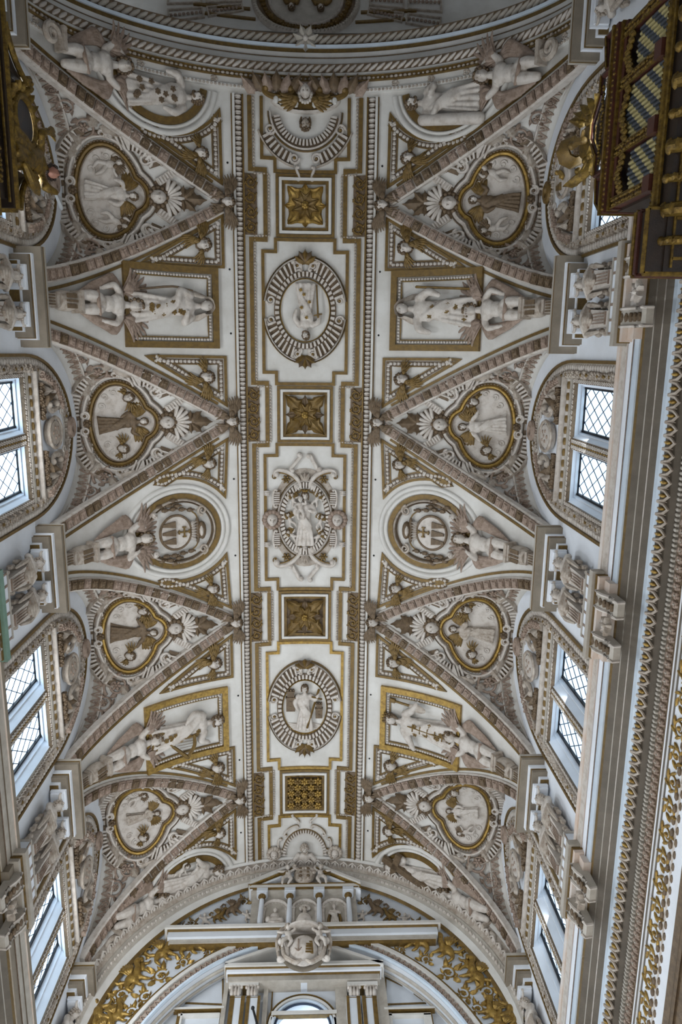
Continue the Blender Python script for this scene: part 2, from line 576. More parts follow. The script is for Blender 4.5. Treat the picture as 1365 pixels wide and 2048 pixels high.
# ------------------------------------------------------------------ clerestory windows
def window(n, sg, yc):
    XG = 6.4
    S = SD[sg]
    w = mk('window_%d' % n, [(box((sg * (WA + 0.14), yc, (WZ0 + WZ1) / 2), (0.24, 2 * WIN0 - .01, WZ1 - WZ0)), WALLW)], None, 'structure')
    for s in (-1, 1):
        a, b = yc + s * WIN0, yc + s * WIN1               # the opening at the wall face
        c, d = yc + s * 0.22, yc + s * 1.24               # the pane, deeper in
        zt, zg = WZ1, 18.12
        ring0 = [(sg * WA, a, WZ0), (sg * WA, b, WZ0), (sg * WA, b, zt), (sg * WA, a, zt)]
        ring1 = [(sg * XG, c, WZ0), (sg * XG, d, WZ0), (sg * XG, d, zg), (sg * XG, c, zg)]
        mid = [tuple(0.45 * p + 0.55 * q for p, q in zip(r0, r1)) for r0, r1 in zip(ring0, ring1)]
        cen = np.mean(np.array(ring1), 0)
        mid2 = [tuple(np.array(m) + (cen - np.array(m)) * [0, 0.05, 0.03]) for m in mid]
        V = np.array(ring0 + mid + mid2 + ring1)
        f = [(k * 4 + i, k * 4 + (i + 1) % 4, (k + 1) * 4 + (i + 1) % 4, (k + 1) * 4 + i) for k in range(3) for i in range(4)]
        mk('window_reveal', [((V, f), WALLW)], w)
        lo, hi = min(c, d), max(c, d)
        t = 0.05
        fr = join([box((sg * (XG - .02), lo + t / 2, (WZ0 + zg) / 2), (.06, t, zg - WZ0)), box((sg * (XG - .02), hi - t / 2, (WZ0 + zg) / 2), (.06, t, zg - WZ0)),
                   box((sg * (XG - .02), (lo + hi) / 2, zg - t / 2), (.06, hi - lo, t)), box((sg * (XG - .02), (lo + hi) / 2, 16.05), (.06, hi - lo, 0.045)),
                   box((sg * (XG - .02), (lo + hi) / 2, WZ0 + t / 2), (.06, hi - lo, t))])
        mk('window_frame', [(fr, IRON)], w)
        mk('pane', [(box((sg * (XG + .015), (lo + hi) / 2, (WZ0 + zg) / 2), (.012, hi - lo, zg - WZ0)), GLASS)], w)
        bars = []
        dw, dh, hgt = 0.32, 0.50, zg - WZ0
        for q in (-1, 1):
            for k in range(-16, 18):
                # a slanted came clipped to the pane
                pts = []
                y0 = lo + k * dw
                for zz, yy in ((WZ0, y0), (zg, y0 + q * hgt * dw / dh)):
                    pts.append((yy, zz))
                (ya_, za_), (yb_, zb_) = pts
                t0, t1 = 0.0, 1.0
                dy = yb_ - ya_
                ta, tb = (lo - ya_) / dy, (hi - ya_) / dy
                t0, t1 = max(t0, min(ta, tb)), min(t1, max(ta, tb))
                if t1 - t0 < 0.02:
                    continue
                P = [(sg * (XG - .005), ya_ + dy * t_, za_ + (zb_ - za_) * t_) for t_ in (t0, t1)]
                bars.append(tube(P, 0.011, 4, up=(1, 0, 0)))
        o = mk('lead_lattice', [(join(bars), LEAD)], w, 'stuff')
    return w
wins = {}
k = 1
for sg in (-1, 1):
    for i in range(1, 5):
        wins[(sg, i)] = window(k, sg, YA[i])
        k += 1

# ------------------------------------------------------------------ the long cornices under the clerestory
def prof_pts(rows):
    return [(X, at_x(px, py, X)[1]) for px, py, X in rows]
CP = prof_pts([(1158, 1560, 5.80), (1163, 1560, 5.81), (1166, 1560, 5.84), (1175, 1560, 5.85), (1177, 1560, 5.88), (1185, 1560, 5.88), (1187, 1560, 5.91), (1196, 1560, 5.91), (1199, 1560, 5.94), (1204, 1560, 5.95)])
CS = prof_pts([(1204, 1560, 5.95), (1217, 1560, 6.05), (1219, 1560, 6.05), (1232, 1560, 6.15), (1234, 1560, 6.15), (1247, 1560, 6.24)])
CW = prof_pts([(1247, 1560, 6.24), (1253, 1560, 6.24), (1260, 1560, 6.27)])
CE = prof_pts([(1260, 1560, 6.27), (1279, 1560, 6.38)])
CD = prof_pts([(1279, 1560, 6.38), (1293, 1560, 6.49)])
CB = prof_pts([(1293, 1560, 6.49), (1303, 1560, 6.50)])
CR = prof_pts([(1303, 1560, 6.50), (1320, 1560, 6.52)])
CL = prof_pts([(1320, 1560, 6.52), (1323, 1560, 6.54), (1327, 1560, 6.54), (1331, 1560, 6.57), (1335, 1560, 6.57)])
CF = prof_pts([(1335, 1560, 6.57), (1362, 1560, 6.59)])
CG = [CF[-1]] + prof_pts([(1314, 1990, 6.61)])
CH = [CG[-1]] + prof_pts([(1332, 1990, 6.62)])
CI = [CH[-1]] + prof_pts([(1345, 1990, 6.64), (1347, 1990, 6.60), (1353, 1990, 6.60), (1355, 1990, 6.64), (1372, 1990, 6.66), (1400, 1990, 6.70)])
YC0, YC1 = -9.0, 16.9
def ext(pts, sg, y0=YC0, y1=YC1):
    V = [(sg * x, y, z) for y in (y0, y1) for x, z in pts]
    return (np.array(V), gridf(2, len(pts)))
def row_on(sg, p0, p1, h=0.0):
    """path along a cornice member between two profile points, with its outward normal"""
    x, z = (p0[0] + p1[0]) / 2, (p0[1] + p1[1]) / 2
    d = np.array([p1[0] - p0[0], p1[1] - p0[1]])
    n2 = unit(np.array([-abs(d[1]), -abs(d[0])]))
    P = np.array([(sg * x, y, z) for y in np.linspace(YC0, YC1, 60)])
    N = np.tile([sg * n2[0], 0, n2[1]], (60, 1))
    return P + N * h, N
LEAFT = join([tube([(-.5, -.5, .1), (-.36, .1, .22), (0, .46, .26), (.36, .1, .22), (.5, -.5, .1)], [.10, .13, .14, .13, .10], 6), ball((0, -.12, .12), (.13, .36, .2), 6, 4), tube([(.5, -.5, .1), (.5, .3, .12)], .05, 5)])
for sg, nm in ((-1, 'trim_1'), (1, 'trim_2')):
    seg = [(ext([(6.08, CP[0][1] + 0.02), CP[0]], sg), WALLW)]
    for k_, m_ in enumerate((PINK, PINK, PALE, PINK, WALLW, ROSE, BLUEW, BLUEW, OCHRE) if sg > 0 else (TAUPE, PINK, GREY, TAUPE, GREY, ROSE, TAUPE, GREY, OCHRE)):  # left side takes darker colours in place of its weaker light
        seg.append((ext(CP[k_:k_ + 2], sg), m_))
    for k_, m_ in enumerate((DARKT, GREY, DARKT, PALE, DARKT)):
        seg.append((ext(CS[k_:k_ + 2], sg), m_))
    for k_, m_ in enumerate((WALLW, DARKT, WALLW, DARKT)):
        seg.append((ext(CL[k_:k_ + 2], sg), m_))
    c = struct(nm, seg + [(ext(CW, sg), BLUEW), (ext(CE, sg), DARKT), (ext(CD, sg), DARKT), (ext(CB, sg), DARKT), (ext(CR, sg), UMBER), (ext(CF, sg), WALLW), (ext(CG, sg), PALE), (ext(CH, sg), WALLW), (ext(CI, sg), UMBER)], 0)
    if sg < 0:
        continue
    P, N = row_on(sg, CE[0], CE[1])
    s = math.hypot(CE[1][0] - CE[0][0], CE[1][1] - CE[0][1])
    mk('leaf_row', [(along(P, N, 0.23, xf(LEAFT, s=(0.22, 0.23, 0.22)), h=0.01), STUC),
                    (along(P, N, 0.23, ball((0.0, -.01, 0.05), (0.04, 0.075, 0.05), 6, 4)), GILT)], c, 'stuff')
    P, N = row_on(sg, CB[0], CB[1])
    mk('bead_row', [(along(P, N, 0.09, ball((0, 0, 0), (0.042, 0.07, 0.05), 6, 4)), GREY)], c, 'stuff')
    P, N = row_on(sg, CR[0], CR[1])
    mk('rosette_row', [(along(P, N, 0.16, join([ball((0.04 * math.cos(a), 0.07 * math.sin(a), 0.01), (0.04, 0.05, 0.035), 6, 4) for a in np.arange(5) * 1.2566])), ROSE),
                       (along(P, N, 0.16, ball((0, 0, 0.02), (0.025, 0.03, 0.035), 6, 4)), GREY)], c, 'stuff')
    P, N = row_on(sg, CG[0], CG[1])
    mk('husk_row', [(along(P, N, 0.24, join([ball((-0.05, 0.05, 0), (0.10, 0.045, 0.04), 6, 4), ball((0.05, -0.06, 0), (0.10, 0.045, 0.04), 6, 4)])), UMBER)], c, 'stuff')
    # gilt scrolling foliage of the frieze
    P, N = row_on(sg, CF[0], CF[1])
    sp = tube(spiral(1.4, 0.17, 0.03, 22), np.linspace(0.03, 0.012, 22), 5)
    lf = [xf(ball((0, 0, 0), (0.10, 0.035, 0.03), 6, 4), (0.17 * math.cos(a), 0.17 * math.sin(a), 0.02), rz(a + 0.9)) for a in np.arange(6) * 1.05]
    scroll = join([sp] + lf + [ball((0, 0, 0.02), (0.05, 0.05, 0.04), 6, 4)])
    fr = along_frames(P, N, 0.52)
    mk('frieze_foliage', [(join([xf(scroll, c_, R_ @ (np.diag([1, -1, 1]) if i % 2 else np.eye(3))) for i, (c_, R_) in enumerate(fr)]), GILT)], c, 'stuff')

# ------------------------------------------------------------------ arches of the crossing at the east end
class Rib(Barrel):
    pass
def arch_strip(y0, y1, h0, h1, n=90, a=WA, zs=ZS, r=RISE):
    t = np.linspace(math.pi, 0, n)
    V = []
    for y, h in ((y0, h0), (y1, h1)):
        V.append(np.stack([(a - h) * np.cos(t), np.full(n, y), zs + (r - h) * np.sin(t)], -1))
    return (np.concatenate(V), gridf(2, n))
def arch_path(y, h, n=140, a=WA, zs=ZS, r=RISE, t0=math.pi, t1=0.0):
    t = np.linspace(t0, t1, n)
    P = np.stack([(a - h) * np.cos(t), np.full(n, y), zs + (r - h) * np.sin(t)], -1)
    N = unit(np.stack([-np.cos(t) * r, 0 * t, -np.sin(t) * a], -1))
    return P, N
E_ = [(-6.70, 0.0), (-6.70, 0.10), (-6.76, 0.12), (-6.76, 0.07), (-6.92, 0.07), (-6.92, 0.12), (-6.97, 0.12)]
def strips(pts):
    return join([arch_strip(p[0], q[0], p[1], q[1]) for p, q in zip(pts[:-1], pts[1:])])
ARCH_E = struct('trim_3', [
    (strips([(-6.70, -0.02), (-6.70, 0.10), (-6.78, 0.12), (-6.78, 0.07), (-6.95, 0.07)]), WHITE),
    (strips([(-6.95, 0.07), (-6.95, 0.12), (-6.99, 0.12), (-6.99, 0.07), (-7.08, 0.07), (-7.08, 0.1), (-7.11, 0.1)]), OCHRE),
    (strips([(-7.11, 0.1), (-7.11, 0.03), (-7.20, 0.03)]), WHITE),
    (strips([(-7.20, 0.03), (-7.20, -0.02), (-7.42, -0.02)]), WHITE),
    (strips([(-7.42, -0.02), (-7.44, -0.08), (-7.58, -0.16), (-7.62, -0.20)]), WHITE),
    (strips([(-7.62, -0.20), (-7.65, -0.20)]), UMBER),
    (strips([(-7.65, -0.20), (-7.66, -0.24), (-7.78, -0.26)]), WHITE),
    (strips([(-7.78, -0.26), (-7.79, -0.30), (-7.90, -0.32)]), OCHRE),
    (strips([(-7.90, -0.32), (-7.90, -0.26), (-7.98, -0.26), (-7.98, -0.36)]), BLUEW),
    (strips([(-7.98, -0.36), (-8.30, -0.55)]), UMBER)], 30)
P, N = arch_path(-6.74, 0.12, 200)
mk('egg_row', [(along(P, N, 0.10, ball((0, 0, 0), (0.04, 0.035, 0.03), 6, 4)), STUC)], ARCH_E, 'stuff')
P, N = arch_path(-7.035, 0.07, 200)
mk('leaf_row', [(along(P, N, 0.12, ball((0, 0, 0.01), (0.05, 0.04, 0.035), 6, 4), jitter=0.5), STUC)], ARCH_E, 'stuff')
P, N = arch_path(-6.865, 0.07, 200)
mk('rosette_row', [(along(P, N, 0.95, join([ball((0.06 * math.cos(a), 0.05 * math.sin(a), 0.01), (0.05, 0.035, 0.03), 6, 4) for a in np.arange(5) * 1.2566])), STUC)], ARCH_E, 'stuff')
STRAND = xf(ball((0, 0, 0), (0.17, 0.050, 0.065), 8, 5), rot=rz(0.62))
P, N = arch_path(-7.31, 0.0, 260)
mk('white_rope', [(along(P, N, 0.19, STRAND), PALE), (sweep(P, N, [(-.11, .0), (-.11, .02), (.11, .02), (.11, .0)]), UMBER)], ARCH_E, 'stuff')
P, N = arch_path(-8.14, -0.44, 260)
mk('dark_rope', [(along(P, N, 0.20, xf(STRAND, s=1.25)), GREY), (sweep(P, N, [(-.14, -.04), (-.14, .02), (.14, .02), (.14, -.04)]), UMBER)], ARCH_E, 'stuff')

# ------------------------------------------------------------------ crossing dome (only its west rim is in view)
class Dome(Vault):
    cx, cy, a, b, z0, H = 0.0, -14.65, 17.0, 6.32, 23.35, 3.6
    def z(s, X, Y):
        q = 1 - ((X - s.cx) / s.a) ** 2 - ((Y - s.cy) / s.b) ** 2
        return s.z0 + s.H * np.sqrt(np.clip(q, 0.0, 1))
    def n(s, X, Y):
        e = 0.01
        gx = (s.z(X + e, Y) - s.z(X - e, Y)) / (2 * e)
        gy = (s.z(X, Y + e) - s.z(X, Y - e)) / (2 * e)
        return unit(np.stack([gx, gy, -np.ones_like(gx)], -1))
    def p(s, X, Y, h=0.0):
        X = np.asarray(X, float)
        Y = np.asarray(Y, float)
        return np.stack([X, Y, s.z(X, Y)], -1) + s.n(X, Y) * np.asarray(h)[..., None]
DO = Dome()
tt, rr = np.meshgrid(np.linspace(0, 2 * math.pi, 96, endpoint=False), np.sin(np.linspace(0, math.pi / 2, 30)), indexing='ij')
DX, DY = Dome.cx + Dome.a * rr * np.cos(tt), Dome.cy + Dome.b * rr * np.sin(tt)
dome_o = struct('ceiling_dome', [((np.stack([DX, DY, DO.z(DX, DY)], -1).reshape(-1, 3), gridf(96, 30, True, False)), WHITE)], 30)
# the vault above the arches, so that no sky shows between arch and dome
struct('ceiling_crossing', [(arch_strip(-8.28, -8.34, -0.5, -3.5, 60), WHITE)], 30)

# ------------------------------------------------------------------ west wall
AZC, AWX, ARZ = 14.5, 4.7, 5.3                             # the great arch of the west wall
def ell_arch(a, zc, r, n=60, t0=math.pi, t1=0.0):
    t = np.linspace(t0, t1, n)
    return np.stack([a * np.cos(t), zc + r * np.sin(t)], -1)
vo = np.concatenate([[[-WA, 9.0]], np.stack([-WA * np.cos(np.linspace(0, math.pi, 80)), ZS + RISE * np.sin(np.linspace(0, math.pi, 80))], -1), [[WA, 9.0]]])
io = np.concatenate([[[-AWX, 9.0]], ell_arch(AWX, AZC, ARZ, 80), [[AWX, 9.0]]])
V = np.array([(p[0], YW, p[1]) for p in vo] + [(p[0], YW, p[1]) for p in io] + [(p[0], YW + 0.55, p[1]) for p in io])
m = len(vo)
west = struct('wall_west', [((V, gridf(3, m)), WESTW)], 30)
# recessed screen with its windows
YS = YW + 0.55
AWR = 0.76
awz = 17.52
def west_hole(x, z):
    if abs(x) < 0.78 and 14.0 < z < 17.12:
        return True
    if 2.36 < abs(x) < 3.24 and 14.0 < z < 17.22:
        return True
    return False
xs = sorted([-5.0, 5.0, -0.78, 0.78, -3.24, -2.36, 2.36, 3.24])
lowp = wall_sheet(xs, [9.0, 14.0, 17.12, 17.22, awz], west_hole, lambda u, z: (u, YS, z))
t = np.linspace(0, math.pi, 33)
hole = [(AWR * math.cos(x), awz + AWR * math.sin(x)) for x in t]
outer = [(5.0, awz), (5.0, 20.2), (-5.0, 20.2), (-5.0, awz)]
def outr(x):                                               # walk the rectangle round the lunette window
    d = np.array([math.cos(x), math.sin(x)])
    k_ = min(5.0 / max(abs(d[0]), 1e-6), 2.7 / max(abs(d[1]), 1e-6))
    return d[0] * k_, awz + d[1] * k_
V = np.array([(p[0], YS, p[1]) for p in hole] + [(*[outr(x)[0]], YS, outr(x)[1]) for x in t])
upp = (V, gridf(2, 33))
struct('wall_west_screen', [(join([lowp, upp]), WESTW)], 0)
def west_window(n, x0, x1, z0, z1, archr=None):
    d = 0.22
    g = []
    if archr:
        cx, cz, r = (x0 + x1) / 2, z0, archr
        tt_ = np.linspace(0, math.pi, 33)
        V = np.array([(cx + r_ * math.cos(q), y, cz + r_ * math.sin(q)) for r_, y in ((r, YS), (r - .03, YS + d)) for q in tt_])
        rev = (V, gridf(2, 33))
        o = mk('window_%d' % n, [(rev, WALLW), (box((cx, YS + d / 2, cz - 0.02), (2 * r, d, 0.04)), WALLW)], None, 'structure')
        P = np.array([(cx + (r - .02) * math.cos(q), YS - 0.02, cz + (r - .02) * math.sin(q)) for q in tt_])
        mk('window_frame', [(tube(P, 0.03, 6, up=(0, 1, 0)), LEAD), (box((cx, YS + .1, cz + 0.03), (2 * r - .04, 0.05, 0.05)), LEAD)], o)
        gp = np.array([(cx, YS + d, cz)] + [(cx + (r - .03) * math.cos(q), YS + d, cz + (r - .03) * math.sin(q)) for q in tt_])
        gp2 = gp + [0, 0.012, 0]
        nn = len(gp)
        mk('pane', [((np.concatenate([gp, gp2]), [(0, i, i + 1) for i in range(1, nn - 1)] + [(nn, nn + i + 1, nn + i) for i in range(1, nn - 1)]), GLASS)], o)
        return o
    c = ((x0 + x1) / 2, (z0 + z1) / 2)
    rev = join([box((x0 - .01, YS + d / 2, c[1]), (.02, d, z1 - z0)), box((x1 + .01, YS + d / 2, c[1]), (.02, d, z1 - z0)), box((c[0], YS + d / 2, z1 + .01), (x1 - x0, d, .02))])
    o = mk('window_%d' % n, [(rev, WALLW)], None, 'structure')
    fr = join([box((x0 + .04, YS + d - .03, c[1]), (.08, .06, z1 - z0)), box((x1 - .04, YS + d - .03, c[1]), (.08, .06, z1 - z0)), box((c[0], YS + d - .03, z1 - .05), (x1 - x0, .06, .1)),
               box((c[0], YS + d - .03, c[1]), (.05, .05, z1 - z0))])
    mk('window_frame', [(fr, LEAD)], o)
    mk('pane', [(box((c[0], YS + d, c[1]), (x1 - x0, .012, z1 - z0)), GLASS)], o)
    return o
west_window(9, -AWR, AWR, awz, 0, AWR)
west_window(10, -0.78, 0.78, 14.0, 17.12)
west_window(11, -3.24, -2.36, 14.0, 17.22)
west_window(12, 2.36, 3.24, 14.0, 17.22)
# ------------------------------------------------------------------ figure prototypes (local: x right, y towards the head, z out of the relief)
def g2(x, y, cx, cy, sx, sy):
    return np.exp(-((x - cx) / sx) ** 2 - ((y - cy) / sy) ** 2)
def head_mesh(nu=22, nv=18):
    t = np.linspace(0, math.pi, nv)
    p = np.linspace(0, 2 * math.pi, nu, endpoint=False)
    T, P_ = np.meshgrid(t, p, indexing='ij')
    x, y, z = np.sin(T) * np.sin(P_), np.cos(T), np.sin(T) * np.cos(P_)
    X, Y_, Z = 0.76 * x * (1 - 0.26 * np.clip(-y, 0, 1) ** 1.5), y * 1.0, 0.86 * z
    fr = np.clip(z * 3, 0, 1)
    d = (0.32 * g2(X, Y_, 0, -0.14, .10, .20) + 0.08 * (g2(X, Y_, .3, .22, .22, .09) + g2(X, Y_, -.3, .22, .22, .09))
         - 0.24 * (g2(X, Y_, .29, .05, .14, .11) + g2(X, Y_, -.29, .05, .14, .11)) + 0.08 * (g2(X, Y_, .29, .04, .075, .06) + g2(X, Y_, -.29, .04, .075, .06))
         + 0.10 * g2(X, Y_, 0, -.44, .20, .06) - 0.10 * g2(X, Y_, 0, -.50, .2, .035) + 0.09 * g2(X, Y_, 0, -.57, .15, .05) + 0.12 * g2(X, Y_, 0, -.80, .18, .14)
         + 0.06 * (g2(X, Y_, .42, -.25, .2, .2) + g2(X, Y_, -.42, -.25, .2, .2)))
    Z = Z + d * fr
    ears = [ball((s * .74, -.02, -.05), (.09, .20, .14), 6, 4) for s in (-1, 1)]
    eyes = [ball((s * .29, .05, .70), (.10, .055, .05), 7, 4) for s in (-1, 1)] + [ball((s * .29, .20, .77), (.17, .030, .04), 7, 4) for s in (-1, 1)] + [ball((0, -.49, .80), (.15, .026, .04), 7, 4)]
    eyes = [(v, [Dark(q) for q in f]) for v, f in eyes]
    return join([(np.stack([X, Y_, Z], -1).reshape(-1, 3), gridf(nv, nu, False, True))] + ears + eyes)
def hair_mesh(kind=0):
    o = []
    r = random.Random(kind + 3)
    for i in range(60):
        u = 1 - 2 * (i + .5) / 60
        ph = i * 2.39996
        x, z = math.sqrt(1 - u * u) * math.sin(ph), math.sqrt(1 - u * u) * math.cos(ph)
        if (u > 0.34 + 0.22 * max(z, 0)) or z < -0.05 or (abs(x) > .62 and u > -.35 and z < .6):
            s = .21 + .07 * r.random()
            o.append(ball((.82 * x, 1.0 * u + .03, .88 * z), (s, s, s), 6, 4))
    if kind == 1:                                          # long hair down the neck
        for s in (-1, 1):
            o.append(limb([(s * .7, .3, -.1), (s * .82, -.4, -.1), (s * .7, -1.1, -.1)], [.25, .27, .16], 6, 3))
    if kind == 2:                                          # beard
        for i in range(12):
            a = -math.pi * (i + .5) / 12
            o.append(ball((.5 * math.cos(a), -.62 + .38 * math.sin(a), .42 + .15 * math.sin(-a)), .2, 6, 4))
    return join(o)
HEAD = head_mesh()
HAIR = [hair_mesh(0), hair_mesh(1), hair_mesh(2)]
def leaf(L=1.0, Wd=0.4, lobes=4, curl=0.3, ridge=0.10, nu=11, nv=7, thick=0.05):
    t = np.linspace(0, 1, nu)
    v = np.linspace(-1, 1, nv)
    w = Wd * np.sin(math.pi * np.clip(t * 0.96 + 0.03, 0, 1) ** 0.75) * (1 + 0.20 * np.cos(lobes * 2 * math.pi * t))
    Tt, Vv = np.meshgrid(t, v, indexing='ij')
    X = Vv * w[:, None]
    Y_ = L * Tt - 0.10 * L * np.abs(Vv) * (1 - Tt)
    Z = ridge * (1 - Vv ** 2) * np.sin(math.pi * Tt * .9 + .1) + curl * Tt ** 2.2 + 0.03 * np.cos(Vv * 3 * math.pi) * (Tt > .1)
    Vt = np.stack([X, Y_, Z], -1).reshape(-1, 3)
    Vb = Vt - [0, 0, thick]
    n = nu * nv
    f = gridf(nu, nv) + [tuple(n + i for i in q[::-1]) for q in gridf(nu, nv)]
    rim = [i * nv for i in range(nu)] + [(nu - 1) * nv + j for j in range(1, nv)] + [i * nv + nv - 1 for i in range(nu - 2, -1, -1)] + [j for j in range(nv - 2, 0, -1)]
    f += [(rim[i], rim[(i + 1) % len(rim)], n + rim[(i + 1) % len(rim)], n + rim[i]) for i in range(len(rim))]
    return (np.concatenate([Vt, Vb]), f)
def feather_wing(n=8, L=1.0, a0=0.2, a1=1.5, w=0.10, curve=0.25, lift=0.06):
    """feathers spread from the shoulder at the origin; angles measured from +x towards +y"""
    o = []
    for row, (k, l, z) in enumerate(((n, 1.0, 0.0), (n - 1, 0.66, 0.05), (n - 2, 0.38, 0.09))):
        for i in range(k):
            a = a0 + (a1 - a0) * (i + .5 * (row % 2)) / max(1, n - 1)
            ln = L * l * (1.0 - 0.30 * abs(i / max(1, k - 1) - 0.62))
            t = np.linspace(0.06, 1, 6)
            b = a + curve * (t - 0.3) ** 2
            P_ = np.stack([ln * t * np.cos(b), ln * t * np.sin(b), z + lift * np.sin(t * 2.6)], -1)
            o.append(tube(P_, w * L * np.array([.55, .8, 1, 1, .8, .25]), 6, 0.45))
    return join(o)
def robe(h0, h1, w0, w1, d0, d1, folds=9, amp=0.025, seed=0, nu=14, nv=40, lean=0.0):
    r = random.Random(seed)
    ph = r.random() * 6
    t = np.linspace(0, 1, nu)[:, None]
    a = np.linspace(0, 2 * math.pi, nv, endpoint=False)[None]
    rip = 1 + (amp / 0.2) * np.sin(folds * a + ph + 2.2 * t + 0.8 * np.sin(3 * t)) * (1 - 0.55 * t)
    X = (w0 + (w1 - w0) * t ** .8) * np.cos(a) * rip + lean * t
    Z = (d0 + (d1 - d0) * t) * np.sin(a) * rip
    Y_ = (h0 + (h1 - h0) * t) + 0 * a
    V = np.stack([X, Y_, Z], -1).reshape(-1, 3)
    f = gridf(nu, nv, False, True) + [tuple(range(nv - 1, -1, -1)), tuple((nu - 1) * nv + i for i in range(nv))]
    return (V, f)
def hand(c, d, s=0.07):
    """palm, four unequal bent fingers and a thumb; d is the direction the fingers point in"""
    c, d = np.asarray(c, float), unit(np.asarray(d, float))
    sd = unit(np.cross(d, [0, 0, 1.0]) + 1e-6)
    o = [limb([c - d * s * .4, c + d * s * .6], [s * .42, s * .5], 6, 2, 0.6)]
    for i, l in enumerate((.85, 1.0, .92, .7)):
        b = c + d * s * .7 + sd * s * (i - 1.5) * .3
        o.append(limb([b, b + d * s * l * .6, b + d * s * l * 1.05 - np.array([0, 0, s * .25])], [s * .17, s * .15, s * .1], 5, 2))
    b = c + sd * s * -.45
    o.append(limb([b, b + (d * .6 - sd * .55) * s * .8], [s * .18, s * .13], 5, 2))
    return o
# --- the nude youth who carries the frames above each pier (knees at y = 0, head near y = 1.5)
def youth(kind):
    b = [ball((0, .56, .06), (.225, .19, .16), 12, 8), ball((0, .80, .07), (.195, .22, .14), 12, 8), ball((0, 1.03, .08), (.25, .20, .16), 12, 8),
         ball((-.10, 1.06, .17), (.11, .09, .06)), ball((.10, 1.06, .17), (.11, .09, .06)),
         limb([(0, 1.12, .06), (0, 1.34, .10)], [.10, .085]),
         limb([(-.12, .52, .08), (-.15, .28, .15), (-.14, -.02, .10)], [.15, .135, .10]), limb([(.12, .52, .08), (.15, .28, .13), (.14, -.02, .10)], [.15, .135, .10]),
         limb([(-.28, 1.13, .06), (0, 1.17, .05), (.28, 1.13, .06)], [.085, .10, .085])]
    if kind == 0:                                          # both arms bent outwards and down
        A = [[(-.28, 1.13, .06), (-.45, .96, .12), (-.36, .68, .10)], [(.28, 1.13, .06), (.45, .98, .12), (.40, .70, .10)]]
    elif kind == 1:                                        # one arm folded behind the head
        A = [[(-.28, 1.13, .06), (-.44, 1.38, .10), (-.20, 1.62, .06)], [(.28, 1.13, .06), (.44, .95, .12), (.30, 1.16, .20)]]
    else:                                                  # both arms raised
        A = [[(-.28, 1.13, .06), (-.42, 1.36, .10), (-.24, 1.60, .08)], [(.28, 1.13, .06), (.46, 1.30, .10), (.36, 1.58, .08)]]
    for q in A:
        b.append(limb(q, [.092, .075, .055], 8, 4))
        b += hand(q[2], np.array(q[2]) - np.array(q[1]), .085)
    return fuse(b, 0.022, 5)
YOUTH = [tomesh('body', [(youth(i), PALE)], 0) for i in range(3)]
def place(m, c, s, rot=None):
    return xf(m, c, rot, s)
H_ROT = [rz(.12) @ ry(.25), rz(-.2) @ ry(-.3), rz(.05) @ ry(.1)]
YHEAD = [tomesh('head', [(place(HEAD, (0, 1.53, .14), .185, r_), PALE)], 60) for r_ in H_ROT]
YHAIR = [tomesh('hair', [(place(HAIR[0], (0, 1.53, .14), .19, r_), UMBER)], 60) for r_ in H_ROT]
YWING = {s: tomesh('wing', [(xf(feather_wing(8, .84, .55, 2.0, .058, -.3), (.30, 1.25, .0), None, (s, 1, 1)) if s > 0 else
                            (lambda m: (m[0] * [-1, 1, 1], m[1]))(xf(feather_wing(8, .84, .55, 2.0, .058, -.3), (.30, 1.25, .0))), ROSE)], 50) for s in (-1, 1)}
def drapery(sd=0):
    o = []
    r = random.Random(sd)
    for s in (-1, 1):
        for j in range(5):
            x = .30 + .06 * j
            o.append(limb([(s * (.20 + .03 * j), 1.40 - .03 * j, -.02), (s * (x + .12), 1.00, .01), (s * (x + .06 - .02 * j), .50 + .06 * j, .03), (s * (.22 + .05 * j), .10 + .08 * j, .02)],
                          [.05, .075, .085, .05], 7, 4, .7))
    o.append(limb([(-.26, .47, .17), (0, .40, .26), (.26, .50, .17)], [.035, .05, .035], 6, 5))
    return join(o)
YDRAPE = tomesh('drapery', [(drapery(), ROSE)], 50)
def pedestal():
    g = [(box((0, -.06, .10), (.50, .12, .34)), STUC), (box((0, -.15, .10), (.40, .06, .28)), STUC), (xf(lathe([(.0, 0), (.20, 0), (.23, -.12), (.19, -.30), (.12, -.38), (0, -.38)], 14), (0, -.18, .10), rx(-math.pi / 2) @ np.diag([1, 1, 1])), STUC)]
    return g
def pedestal2():
    o = [box((0, -.05, .10), (.52, .10, .34)), box((0, -.13, .09), (.42, .06, .28)), box((0, -.72, .06), (.34, .08, .22)), box((0, -1.0, .05), (.28, .46, .17)), box((0, -1.28, .05), (.40, .09, .24))]
    dr = lathe([(0, .0), (.19, .0), (.235, .14), (.235, .34), (.19, .50), (0, .50)], 18)
    o.append(xf(dr, (0, -.67, .05), np.array([[1, 0, 0], [0, 0, 1], [0, -1, 0]]) @ np.eye(3)))
    return join(o)
def pedestal_detail():
    o = [box((x, -1.0, .14), (.035, .40, .03)) for x in (-.10, -.035, .035, .10)] + [box((x, -.42, .285), (.10, .30, .03)) for x in (-.12, .12)] + [box((0, -.42, .30), (.05, .34, .03))]
    return join(o)
YPED = tomesh('pedestal', [(pedestal2(), STUC), (pedestal_detail(), UMBER)], 40)
